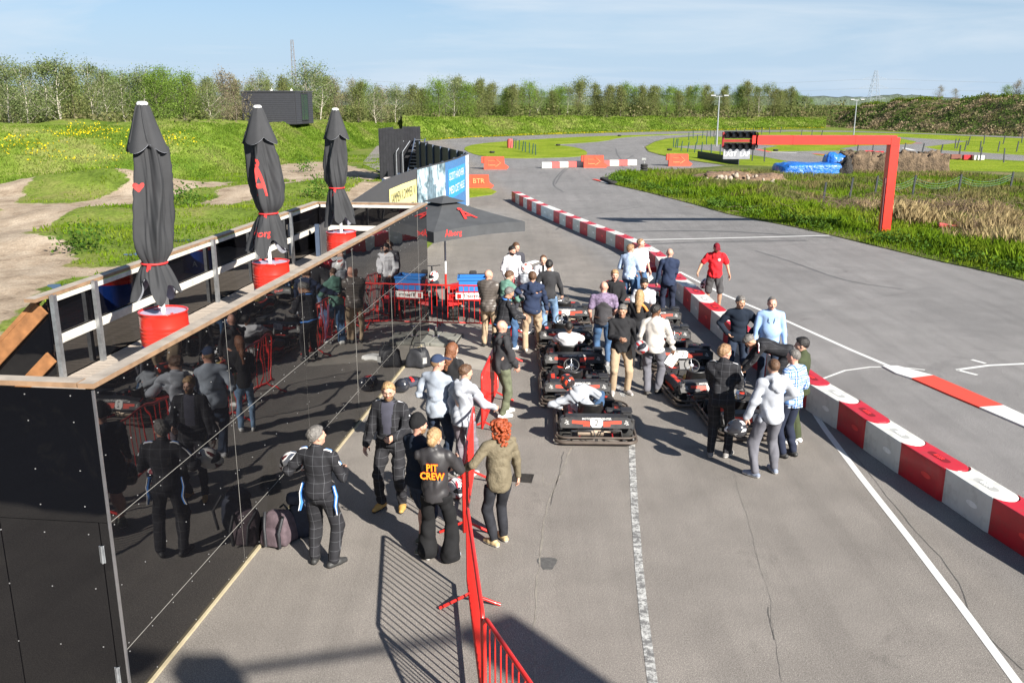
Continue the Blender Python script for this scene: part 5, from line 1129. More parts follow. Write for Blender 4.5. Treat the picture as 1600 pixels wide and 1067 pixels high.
# ---------------------------------------------------------------- gantry with start lights
gp=np.array([15.35,37.4]); zt=float(atY(1400,219,gp[1])[2])
gt=thing('start_gantry','tall red steel gantry with start lights reaching over the track','gantry',(gp[0],gp[1],0)); GRD=M('gantry_red',(.66,.035,.022),.35,var=.06,vs=2,coat=.3)
MB().box((0,0,zt/2),(.36,.42,zt+.30),bev=.012).build('post',GRD,gt,(0,0,-.05)); m=MB(); m.box((0,0,.03),(.7,.7,.06)); m.build('foot_plate',GRD,gt)
xe=float(atY(1181,222,gp[1])[0])-gp[0]; MB().box(((xe-.15)/2,0,zt),(abs(xe)+.25,.40,.36),bev=.012).build('beam',GRD,gt)
m=MB()
SEAM=M('seam_dark_red',(.16,.012,.01),.5)
for x in (-1.6,-4.1): MB().box((x,0,zt),(.016,.41,.37)).build('flange_seam',SEAM,gt)
for z_,h_ in ((zt-.22,.012),(.35,.010)): MB().box((0,0,z_),(.37,.43,h_)).build('flange_seam',SEAM,gt)
m=MB()
for sx in (-1,1):
    for sy in (-1,1): m.cyl((sx*.28,sy*.28,.05),(sx*.28,sy*.28,.11),.02,n=6)
m.build('anchor_bolt',STEEL,gt)
m=MB(); m.box((-.21,-.12,1.2),(.07,.10,1.9),bev=.01); m.box((-.21,-.12,2.25),(.09,.12,.22),bev=.01); m.build('control_box',M('dark_red_grey',(.12,.03,.035),.5),gt)
xl=float(atY(1128,222,gp[1])[0])-gp[0]; lw=xe-xl
fr=MB(); fr.box(((xe+xl)/2,-.05,zt-.03),(lw,.08,.10)); fr.box((xl+.03,-.05,zt),(.07,.12,.62)); fr.box((xe-.02,-.05,zt+.0),(.07,.3,.42)); fr.build('light_frame',M('dark_red_steel',(.25,.012,.012),.45),gt)
LB=M('light_black',(.012,.012,.013),.4); LENS=M('dark_lens_grey',(.10,.10,.10),.25)
bx=MB()
bx.box(((xe+xl)/2+.03,.02,zt+.205),(lw-.12,.12,.28)); bx.box(((xe+xl)/2+.03,.02,zt-.245),(lw-.12,.12,.28)); bx.build('light_housing',LB,gt)
for row_ in (0,1):
    for i in range(5):
        x=xl+.20+(lw-.30)*(i)/4.0; z=zt+(.205 if row_==0 else -.245); sg=MB()
        # hooded lamp: tube cut open below
        n=14; V=[];F=[]
        for k in range(n+1):
            a=R(-35)+R(250)*k/n; V+=[(x+.125*math.cos(a),-.04,z+.125*math.sin(a)),(x+.125*math.cos(a),-.27-.05*math.sin(a),z+.125*math.sin(a))]
        F=[(2*k,2*k+1,2*k+3,2*k+2) for k in range(n)]; sg.add(V,F,0,True); sg.add([(a[0]*.985+x*.015,a[1]-.002,a[2]*.985+z*.015) for a in V],[f[::-1] for f in F],0,True); o=sg.build('start_light',LB,gt)
        MB().ell((x,-.045,z),(.105,.02,.105),12).build('lens',LENS,o)
c=(xl+lw*.52); m=MB(); m.box((c-.1,-.03,zt-.56),(1.08,.05,.40),bev=.008); sg=m.build('last_lap_sign',M('sign_grey',(.22,.23,.25),.5),gt); v,f=text_mesh('LAST  LAP',.26,0,False,.92); MB().add(v,f,0,mat=Matrix.Translation((c-.1,-.058,zt-.56))@Matrix.Rotation(R(90),4,'X')).build('lettering',WHITE,sg)
m=MB()
for x in (c-.45,c+.25): m.box((x,-.03,zt-.39),(.05,.04,.08))
m.build('sign_bracket',LB,gt)
# ---------------------------------------------------------------- lamps, mast, pylon, stakes
def lamp(label,x,yb,ytop,yw,double=True):
    c=G(x,yb); H_=float(atY(x,ytop,c[1])[2]); t_=thing('floodlight_mast',label,'lamp post',(c[0],c[1],0),0,'floodlight masts')
    MB().cyl((0,0,0),(0,0,H_),.11,.07,n=8).build('pole',STEEL,t_); m=MB(); m.cyl((-.8,0,H_),(.8,0,H_),.04,n=6); m.build('cross_arm',STEEL,t_)
    for sx in ((-1,1) if double else (0,.6)): 
        m=MB(); m.box((.75*sx,-.15,H_+.05),(.55,.35,.14),rot=(R(-20),0,0),bev=.02); m.build('lamp_head',M('lamp_head',(.3,.31,.33),.5),t_)
lamp('pale steel mast with two lamp heads on the middle grass island',1119.5,229,151,0); lamp('shorter pale mast in front of the high right bank',1333.5,213,157,0)
def lattice(name,label,cat,x,ybase,ytop,Yd,w0,w1,arms,mat,group=None):
    b=atY(x,ybase,Yd); H_=float(atY(x,ytop,Yd)[2])-b[2]; t_=thing(name,label,cat,(b[0],b[1],b[2])); m=MB(); n=max(6,int(H_/(w0*1.1))); r_=.03*max(1,Yd/160)
    def cor(z): w_=w0+(w1-w0)*z/H_; return [Vector((sx*w_/2,sy*w_/2,z)) for sx,sy in ((-1,-1),(1,-1),(1,1),(-1,1))]
    for i in range(n):
        a=cor(H_*i/n); b_=cor(H_*(i+1)/n)
        for k in range(4): m.cyl(a[k],b_[k],r_,n=4,cap=False); m.cyl(a[k],b_[(k+1)%4],r_*.6,n=4,cap=False); m.cyl(b_[k],b_[(k+1)%4],r_*.6,n=4,cap=False)
    m.build('lattice_tower',mat,t_)
    for z,l in arms: m=MB(); m.cyl((-l,0,H_*z),(l*.9,0,H_*z),r_*1.1,n=4); m.cyl((-l,0,H_*z),(0,0,H_*z+l*.3),r_*.7,n=4); m.cyl((l*.9,0,H_*z),(0,0,H_*z+l*.3),r_*.7,n=4); m.build('cross_arm',mat,t_)
    return t_,b,H_
MASTM=M('mast_steel',(.20,.18,.18),.6,.2); PYM=M('pylon_steel',(.28,.31,.36),.6,.1)
lattice('radio_mast','slim lattice mast rising behind the cabin','mast',463,180,63,150,.9,.35,[(.55,.5)],MASTM)
pt,pb,pH=lattice('power_pylon','lattice power pylon far away above the right bank','pylon',1364.5,158,111,520,5.5,1.2,[(.72,7),(.42,8.5),(.08,7.5)],PYM)
m=MB()
for (z,l) in ((.72,6.3),(.42,7.6)):
    for sgn,tx,ty in ((1,420,-90),(-1,-330,60)):
        a=Vector((pb[0]+sgn*l,pb[1],pb[2]+pH*z)); b=a+Vector((tx,ty,3)); P_=[a+(b-a)*q+Vector((0,0,-10*4*q*(1-q)*.5)) for q in np.linspace(0,1,14)]; m.tube(P_,.07,4)
tag(m.build('power_line',M('cable',(.18,.2,.23),.6)),'power lines hanging from the far pylon','cable')
STK=MB().cyl((0,0,-.1),(0,0,1.05),.05,n=6).build('fence_stake',M('dark_green_stake',(.012,.05,.045),.6,var=.3)); stake=STK.data; bpy.data.objects.remove(STK); STD=MB().box((0,0,.5),(.09,.09,1.15)).build('fence_stake',M('dark_stake',(.02,.025,.03),.6)); staked=STD.data; bpy.data.objects.remove(STD)
groups=[('dark green stake in the row on the left grass island','stakes on the left island',[(798,231),(801.5,232),(806,233),(811,235),(816,237),(821,238.5),(827,240),(832,241.5),(837,243)],0,1.0),
 ('thin green stake of the net fence on the middle grass island','stakes on the middle island',[(1052,231),(1055,232),(1058,232.5),(1064,237),(1074,238.5),(1085,239.5),(1096,239),(1111,242),(1125,243),(1076,220),(1089,225),(1104,227),(1117,226),(1083,217),(1097,217),(1110,216)],0,1.0),
 ('dark stake at the edge of the far infield track','stakes along the far infield',[(1150,212),(1162,212),(1176,211),(1190,210.5),(1202,210),(1219,208.5),(1105,215),(1115,215),(1252,213),(1268,214),(1283,215)],1,.9),
 ('dark leaning stake beside the infield track right of the start lights','stakes right of the start lights',[(1175,252),(1194,253.5),(1339,239.5),(1363,239),(1411,244.5),(1439,245),(1468,247),(1498,249),(1531,252),(1568,255)],1,1.15),
 ('dark stake carrying the green net on the right grass island','stakes on the right island',[(1492,233),(1495,233),(1507,236),(1512,228),(1531,237),(1537,226),(1559,238),(1567,226),(1588,238),(1596,224)],1,1.0)]
for lab,grp,pts,kd,sc in groups:
    order=sorted(range(len(pts)),key=lambda q:pts[q][0])
    for ip,p in enumerate(pts):
        c=G(*p); o=link('fence_stake',staked if kd else stake,None,(c[0],c[1],.03),(R(random.uniform(-3,3)),R(random.uniform(-2,9)),0)); o.scale=(1,1,sc); ri=order.index(ip); tag(o,lab.replace('dark leaning','leaning').replace('of the net fence ','')+', %s from the left'%ordinal(ri+1),'stake',grp)
# black low board behind sign
m=MB(); a=G(1090,247); b=G(1154,258.5); d=b-a; L=np.linalg.norm(d); tag(MB().box((0,0,.32),(L,.06,.64)).build('low_board',M('black_board',(.015,.02,.025),.6),None,tuple((a+b)/2),(0,0,math.atan2(d[1],d[0]))),'low black board on the grass under the start lights','board')
# field stakes with sagging green rope net
fs=[(1285,322),(1327,313),(1366,309),(1425,308),(1496,306),(1577,301)]; fsl=['short dark stake leftmost in the field behind the gantry','dark stake second from left in the field behind the gantry','leaning stake just left of the gantry post','net stake just right of the gantry post','net stake in the dry reeds, second from right','net stake at the right edge of the picture']
tops=[]
for p,l in zip(fs,fsl):
    c=G(*p); o=link('fence_stake',staked,None,(c[0],c[1],.0),(0,R(4),0)); o.scale=(1,1,1.15); tag(o,l,'stake','field stakes behind the gantry'); tops.append(Vector((c[0]+.05,c[1],1.12)))
m=MB()
for a,b in zip(tops[2:],tops[3:]):
    for dz in (0,-.16,-.3): m.tube([a+(b-a)*q+Vector((0,0,dz-1.6*q*(1-q)*(1+.3*dz))) for q in np.linspace(0,1,12)],.008,4)
tag(m.build('green_net_rope',M('green_rope',(.09,.26,.15),.6)),'sagging green net rope strung between the field stakes','net')
# bales under brown netting, blue tarpaulins, rubble, brushwood
def blob(name,label,cat,px,size,mat,seed,amp=.12,rz=0,fr=1.2,nx=26,box=.35):
    c=G(*px); V=[];F=[];n=24;mm=12
    for i in range(mm+1):
        ph=math.pi/2*i/mm
        for k in range(n*2):
            a=math.pi*k/n; sx=math.copysign(abs(math.cos(a))**box,math.cos(a)); sy=math.copysign(abs(math.sin(a))**box,math.sin(a)); q=math.sin(ph)**box if ph>0 else 0; z=math.cos(ph)**box
            x,y,zz=sx*q*size[0]/2,sy*q*size[1]/2,z*size[2]; nn=pnoise(x+seed*7,y,zz+seed,fr,3)*amp; V.append((x*(1+nn),y*(1+nn),max(zz*(1+nn*1.4),-.05)))
    N=n*2; F=[(i*N+k,(i+1)*N+k,(i+1)*N+(k+1)%N,i*N+(k+1)%N) for i in range(mm) for k in range(N)]
    return tag(MB().add(V,F,0,True).build(name,mat,None,(c[0],c[1],0),(0,0,rz)),label,cat)
STRAW=M('old_straw',(.125,.088,.055),.95,var=.6,vs=3,bs=1.0,bscale=9,bd=.12); TARP=M('blue_tarpaulin',(.015,.13,.48),.35,var=.35,vs=1.6,bs=.9,bscale=3.5,bd=.15,coat=.3)
for k in range(4):
    x=1328+k*38; blob('straw_bale',('old brown straw bale, '+('leftmost beside the blue tarpaulin','second in the row','third in the row behind the gantry post','rightmost of the row')[k]),'bale',(x+9,271),(2.45 if k else 2.3,1.9,1.42+.07*(k==0)),STRAW,k+1,.28,fr=1.7,box=.42)
blob('blue_tarpaulin','flat blue tarpaulin covering a pile left of the straw bales','tarpaulin',(1262,273),(4.7,2.6,.88),TARP,9,.08,R(4),1.2,box=.28)
blob('blue_tarpaulin','crumpled blue tarpaulin on the left end of the straw bales','tarpaulin',(1302,271.5),(1.5,1.8,1.38),TARP,14,.16,0,1.5,box=.4)
blob('dark_net_pile','dark netting pile between the blue tarpaulin and the bales','netting',(1319,274),(1.1,1.2,1.0),M('dark_netting',(.03,.027,.025),.9,var=.8,vs=8,bs=1,bscale=12,bd=.1),16,.5,fr=2.2,box=.6)
RUB=M('rubble_soil',(.17,.11,.07),.95,var=.6,vs=4,bs=1,bscale=10,bd=.1); blob('rubble_heap','low heap of soil and pale stones in the field','heap',(1150,284),(6.0,3.0,.62),RUB,4,.3,R(-3),1.3,box=.8)
rc=G(1150,286); STN=M('pale_stone',(.33,.27,.21),.85,var=.3,vs=6); st0=None; rr2=np.random.default_rng(9)
for k in range(26):
    a=rr2.uniform(-2.8,2.8); yv=rr2.uniform(-1.6,-.2); zz=.55*max(0,1-(a/3)**2)*max(0,1-abs(yv+.2)/1.5)
    if st0 is None:
        m=MB(); m.ell((0,0,0),(.16,.13,.11),7); o=m.build('stone',STN); v=o.data.vertices
        for q in v: q.co=q.co*(1+.25*pnoise(q.co.x*9,q.co.y*9,q.co.z*9,1,2))
        st0=o.data; o.location=(rc[0]+a,rc[1]+yv,zz+.05)
    else: o=link('stone',st0,None,(rc[0]+a,rc[1]+yv,zz+.05),tuple(rr2.uniform(0,3,3)))
    s_=rr2.uniform(.5,1.5); o.scale=(s_,s_*rr2.uniform(.7,1.1),s_); tag(o,'pale stone lying on the soil heap in the field','stone','stones on the soil heap')
# brushwood piles
def brush(name,label,px,n,sx,sy,h,seed):
    c=G(*px); r_=np.random.default_rng(seed); m=MB()
    for k in range(n):
        p=Vector((r_.normal()*sx,r_.normal()*sy,abs(r_.normal())*h)); d=Vector((r_.normal(),r_.normal()*.6,r_.normal()*.35)).normalized()*r_.uniform(.3,.95); q=p+d+Vector((0,0,.1)); q.z=max(q.z,.02); m.tube([p,(p+q)/2+Vector((0,0,.06)),q],[.014,.010,.004],3,cap=False)
    o=m.build(name,TWIG,None,(c[0],c[1],0)); return stuff(o,label,'brushwood')
brush('brushwood','heap of dead brown branches behind the gantry post',(1400,335),1300,2.9,1.3,.30,1); brush('brushwood','dead branches lying in the grass left of the gantry post',(1345,333),260,1.3,.7,.16,2); brush('brushwood','tangle of dead twigs at the right edge of the verge',(1580,372),520,1.3,.5,.18,3)
# faded red plastic block lying in the verge, tyres
c=G(1482,364); t_=thing('fallen_block','faded red plastic block lying in the verge grass at the right','block',(c[0],c[1],.18),R(-20)); m=MB(); m.box((0,0,.1),(.85,.34,.16),rot=(0,.12,0),bev=.03); m.build('body',PINK,t_); m=MB(); m.box((.38,-.04,.06),(.26,.3,.2),bev=.04); m.build('end_lug',M('pink_plastic',(.6,.22,.17),.5),t_)
TY=MB().lathe([(.14,-.07),(.2,-.09),(.26,-.07),(.28,0),(.26,.07),(.2,.09),(.14,.07),(.13,0),(.14,-.07)],18); ty=TY.build('tyre',RUBBER); tym=ty.data; bpy.data.objects.remove(ty)
def tyres(pos,grp,lab):
    for i,(x,y,z) in enumerate(pos): o=link('tyre',tym,None,(x,y,z),(0,0,random.uniform(0,6))); tag(o,lab(i),'tyre',grp)
c=G(1006,272); tyres([(c[0],c[1],.1+.18*k) for k in range(4)],'marshal post tyre stack',lambda i:'black tyre in the small stack at the tip of the field, %s'%('bottom','second from the ground','third from the ground','topmost')[i])
m=MB(); m.cyl((0,0,.7),(0,0,1.0),.03,n=6); m.box((-.05,0,1.05),(.32,.2,.14)); tag(m.build('marker_light',M('grey_marker',(.3,.31,.3),.5),None,(c[0],c[1],.05)),'small grey marker lamp on top of the tyre stack','marker')
e0=G(938,282); e1=G(952,288.5)
for k in range(9):
    p=e0+(e1-e0)*k/8; o=link('tyre',tym,None,(p[0]+.25,p[1],.12),(0,0,0)); tag(o,'black tyre in the kerb row at the left tip of the field','tyre','tyres edging the tip of the field')
for px,l in (((872,228.5),'tyre lying on the left grass island near the hairpin'),((769,240),'tyre lying on the left grass island near the fence'),((968,213.5),'tyre on the far grass strip'),((1046,236),'tyre lying on the middle grass island'),((1212,244-7),'tyre at the tip of the infield grass'),((1275,216),'tyre at the edge of the far lane')):
    c=G(*px); tag(link('tyre',tym,None,(c[0],c[1],.14),(0,0,0)),l,'tyre')
for k,(x,y) in enumerate(((1356,243.5),(1372,244.5),(1409,246),(1426,247),(1450,248),(1474,249),(1492,250),(1512,251),(1528,251.5))):
    c=G(x,y); m=MB(); m.box((0,0,.25),(.95,.4,.42),bev=.03); tag(m.build('kerb_block',BR if k in(0,1,7) else (BW if k in(3,8) else M('brown_block',(.17,.06,.04),.7)),None,(c[0],c[1],.03)),'small %s block beside the far infield lane, %s'%(('red' if k in(0,1,7) else 'white' if k in(3,8) else 'brown'),('leftmost','second from left','third','fourth','middle','fourth from right','third from right','second from right','rightmost')[k]),'block','blocks along the infield lane')
m=MB(); c=G(801,231.5); m.cyl((0,0,0),(0,0,.9),.34,n=12); m.cyl((0,0,.9),(0,0,1.0),.26,n=12); tag(m.build('marker_barrel',[PINK],None,(c[0]-.3,c[1],0)),'red and white marker barrel left of the island stakes','barrel')
# ---------------------------------------------------------------- trees
BARK=M('pale_birch_bark',(.42,.38,.32),.85,var=.35,vs=5); BARK2=M('grey_brown_bark',(.12,.10,.075),.9,var=.3,vs=5)
LEAFS={'birch':leafmat('thin_birch_leaf',(.13,.17,.065),(.175,.22,.085),(.21,.24,.115),.5,.45),'green':leafmat('fresh_green_leaf',(.13,.21,.04),(.18,.27,.05),(.22,.31,.08),.5,.5),'olive':leafmat('olive_leaf',(.16,.195,.065),(.21,.235,.085),(.26,.26,.11),.5,.5),'brown':leafmat('budding_brown_leaf',(.23,.20,.13),(.28,.235,.155),(.27,.26,.14),.5,.45)}
TREEV={}
def make_tree(kind,seed):
    r_=np.random.default_rng(seed); Ht=1.0; m=MB(); th=.011 if kind in('birch','brown') else .014; lean=r_.normal()*.05; pts=[Vector((lean*z*z+.012*math.sin(9*z+seed),.03*math.sin(5*z+seed),z)) for z in np.linspace(0,.93,8)]
    m.tube(pts,[th*(1-.85*i/7)+.001 for i in range(8)],6); cl=[]
    nb={'birch':20,'green':22,'olive':20,'brown':24}[kind]
    for k in range(nb):
        z=r_.uniform(.22,.88); b=Vector((lean*z*z,.0,z)); a=r_.uniform(0,6.28); el_=r_.uniform(.5,1.15) if kind!='olive' else r_.uniform(.8,1.3); wdt={'birch':.23,'green':.29,'olive':.19,'brown':.2}[kind]; L=wdt*(1.15-.85*abs(z-.45)/.55)*r_.uniform(.6,1.2)
        d=Vector((math.cos(a)*math.cos(el_),math.sin(a)*math.cos(el_),math.sin(el_))); e=b+d*L*1.35; m.tube([b,b+d*L*.6+Vector((0,0,-.01)),e],[th*.35,th*.2,th*.06],4,cap=False); cl+=[(b+d*L*q,L) for q in (.55,.85,1.15)]
        for _ in range(3): d2=(d+Vector(tuple(r_.normal(size=3)*.6))).normalized(); s0=b+d*L*r_.uniform(.4,.9); m.tube([s0,s0+d2*L*.55],[th*.12,th*.04],3,cap=False); cl.append((s0+d2*L*.5,L*.8))
    cl.append((Vector((lean*.8,0,.93)),.12)); N={'birch':3600,'green':6800,'olive':5400,'brown':2300}[kind]; C=np.array([tuple(c[0]) for c in cl]); S_=np.array([c[1] for c in cl]); i=r_.integers(0,len(cl),N)
    P=C[i]+r_.normal(size=(N,3))*(S_[i]*.34+.014)[:,None]*[1,1,.85]; P=P[(P[:,2]>.12)]; v,f=cards(P,r_.uniform(.010,.026,len(P)),r_)
    tm=m.build('trunk',BARK if kind=='birch' else BARK2); d=tm.data; bpy.data.objects.remove(tm); cm=npmesh('crown',v,f,[LEAFS[kind]],smooth=False); return d,cm
for kd in LEAFS: TREEV[kd]=[make_tree(kd,s_+(0 if kd=='birch' else 20)) for s_ in range(3)]
def tree(x,y,z,H_,kd,label,grp,v=None):
    d,c=TREEV[kd][random.randrange(3) if v is None else v]; t_=thing({'birch':'birch_tree','green':'leafy_tree','olive':'poplar_tree','brown':'budding_tree'}[kd],label,'tree',(x,y,z),random.uniform(0,6.28),grp); t_.scale=(H_*random.uniform(.85,1.15),)*2+(H_,); link('trunk',d,t_); link('crown',c,t_); return t_
def bankD(px): return float(np.interp(px,[-500,0,360,440,520,575,640,715,860,1000,1120,1210,1290,1350,1400,1600],[52,65,70,80,97,110,122,132,146,159,166,172,186,185,170,145]))
LT=[(5,95,'birch'),(30,100,'birch'),(62,97,'birch'),(85,92,'birch'),(110,104,'olive'),(135,98,'birch'),(160,108,'birch'),(186,112,'birch'),(222,108,'birch'),(240,120,'green'),(262,112,'green'),(285,118,'green'),(300,126,'olive'),(325,128,'birch'),(345,110,'brown'),(365,115,'brown'),(405,112,'birch'),(440,120,'olive'),(478,96,'birch'),(500,108,'birch'),(522,122,'brown')]
pos={'birch':'slender pale birch with an open crown in the treeline behind the left bank','green':'broad fresh green tree in the treeline behind the left bank','olive':'dense olive tree in the treeline behind the left bank','brown':'thin budding brownish tree in the treeline behind the left bank'}
ORDT='leftmost,second,third,fourth,fifth,sixth,seventh,eighth,ninth,tenth,eleventh,twelfth,thirteenth,fourteenth,fifteenth,sixteenth,seventeenth,eighteenth,nineteenth,twentieth'.split(',')
def ordt(i,n): return ORDT[i]+(' from the left' if i else '') if i<=n//2 else ('rightmost' if i==n-1 else ORDT[n-1-i]+' from the right')
for iT,(px,ty_,kd) in enumerate(LT):
    Yd=bankD(px)+random.uniform(14,24); top=float(atY(px,ty_,Yd)[2]); x=float(atY(px,ty_,Yd)[0]); tree(x,Yd,1.6,(top-1.6)/.98,kd,{'birch':'slender pale birch','green':'broad fresh green tree','olive':'dense olive tree','brown':'thin budding brownish tree'}[kd]+', %s in the front row behind the left bank'%ordt(iT,len(LT)),'trees behind the left bank')
RT=list(range(-60,560,13))
for iT,px in enumerate(RT):
    Yd=bankD(px)+random.uniform(26,44); ty_=random.uniform(118,142); q=atY(px+random.uniform(-5,5),ty_,Yd); kd=random.choice(['birch','olive','green','brown','olive']); tree(float(q[0]),Yd,1.0,float(q[2])-1.0,kd,({'birch':'pale birch','green':'green tree','olive':'olive tree','brown':'brownish tree'}[kd]+', %s from the left in the rear row behind the left bank'%ordinal(iT+1)),'rear trees behind the left bank')
FT=[(560,126),(580,130),(598,135),(618,128),(640,128),(662,130),(684,128),(705,121),(726,130),(742,122),(765,130),(788,130),(805,133),(825,130),(842,134),(862,132),(880,128),(905,121),(925,131),(948,132),(968,128),(992,128),(1006,134),(1022,130),(1045,128),(1068,133),(1090,130),(1108,134),(1128,132),(1150,130),(1172,126),(1190,127),(1208,138),(1222,134),(1240,135),(1256,145)]
for iT,(px,ty_) in enumerate(FT):
    for rep in range(2):
        Yd=bankD(px)+(12 if rep==0 else 22)+random.uniform(-3,3); q=atY(px+random.uniform(-5,5)+rep*9,ty_+5+random.uniform(-5,7)+rep*1.5,Yd); kd=random.choice(['olive','olive','green','olive','birch']) if px>620 else random.choice(['brown','birch','olive','green']); lb_={'birch':'slim pale tree','green':'fresh green tree','olive':'narrow olive green tree','brown':'bare budding brownish tree'}[kd]
        tree(float(q[0]),Yd,.6,(float(q[2])-.6)/.97,kd,lb_+', %s in the %s row beyond the far bank'%(ordt(iT,len(FT)),('front','rear')[rep]),'treeline beyond the far bank')
for px,ty_,Yd,kd in ((1590,124,170,'brown'),(1575,135,175,'green'),(1610,128,168,'green'),(1470,134,200,'brown'),(1495,138,195,'brown')):
    q=atY(px,ty_,Yd); tree(float(q[0]),Yd,4,float(q[2])-4,kd,'%s tree above the right bank crest, %s'%('bare rounded' if kd=='brown' else 'fresh green',{1590:'beside the picture edge',1575:'left of the one at the edge',1610:'cut off by the picture edge',1470:'left of two',1495:'right of two'}[px]),'trees above the right bank')
# undergrowth at the feet of the trees and the distant wood on the horizon
def belt(name,label,pxs,Y0,Y1,n,h,size,mat,zb=1.5):
    r_=np.random.default_rng(len(name)); px=r_.uniform(pxs[0],pxs[1],n); Yd=r_.uniform(Y0,Y1,n); Yd=np.array([bankD(p) for p in px])+Yd if Y0<500 else Yd; x=(px-800)/FPX*Yd*1.03; hh=np.array([pnoise(a,b,3,.12 if Y0<500 else .015,3) for a,b in zip(x,Yd)]); z=zb+np.abs(r_.uniform(0,1,n))**.8*h*(1+.9*hh); v,f=cards(np.stack([x,Yd,z],1),r_.uniform(.5,1.2,n)*size,r_); stuff(link(name,npmesh(name,v,f,[mat],smooth=False)),label,'undergrowth')
belt('undergrowth','brown and green bushes between the trunks behind the left bank',(-80,600),12,30,13000,3.0,.38,leafmat('bush_mix',(.10,.13,.04),(.16,.17,.065),(.22,.19,.11),.18,.45),.8)
belt('undergrowth','bushes between the trunks beyond the far bank',(540,1290),8,24,15000,3.0,.5,MC['bush_mix'],.5)
V=[];F=[];nn_=260
for i in range(nn_+1):
    px=-400+2800*i/nn_; x=(px-800)/FPX*700*1.03; h_=6.2+3.0*pnoise(px,0,9,.012,4)+1.2*pnoise(px,0,2,.08,3)
    V+=[(x,700,-1),(x,700+1,h_*.75),(x,706,h_),(x*1.06,745,h_+.6),(x*1.06,748,-1)]
F=[(i*5+k,(i+1)*5+k,(i+1)*5+k+1,i*5+k+1) for i in range(nn_) for k in range(4)]
stuff(link('distant_wood',npmesh('distant_wood',np.array(V),np.array(F)[:,::-1],[M('distant_foliage',(.075,.10,.07),.95,var=.45,vs=.25,bs=1,bscale=.5,bd=1.5)])),'bluish green wood on the far horizon','wood')
# ================================================================ KARTS
KRED=M('kart_red_tube',(.50,.015,.02),.4,var=.1,coat=.2); DECO=M('kart_orange_decal',(.68,.05,.02),.45,var=.12,vs=8,dirt=.25); NUMP=M('number_plate_white',(.74,.73,.70),.5,var=.04,dirt=.2); INK=M('black_ink',(.012,.012,.012),.5); ALU=M('engine_metal',(.45,.44,.42),.4,.7,var=.4,vs=25); RUST=M('dusty_bumper_plastic',(.075,.058,.047),.6,var=.35,vs=6,dirt=.5); TANK=M('yellow_tank',(.55,.42,.12),.5,var=.2); SEATM=M('seat_black',(.015,.015,.016),.35,var=.3,dirt=.15); LOGO=M('grey_logo_print',(.42,.42,.41),.6,var=.5,vs=60)
def rrect(w_,l0,l1,rf,rb,n=5):
    out=[]
    for (cx,cy,r_,a0) in ((w_/2-rb,l0+rb,rb,-90),(w_/2-rf,l1-rf,rf,0),(-w_/2+rf,l1-rf,rf,90),(-w_/2+rb,l0+rb,rb,180)):
        for k in range(n+1): a=R(a0+90*k/n); out.append((cx+r_*math.cos(a),cy+r_*math.sin(a)))
    return out
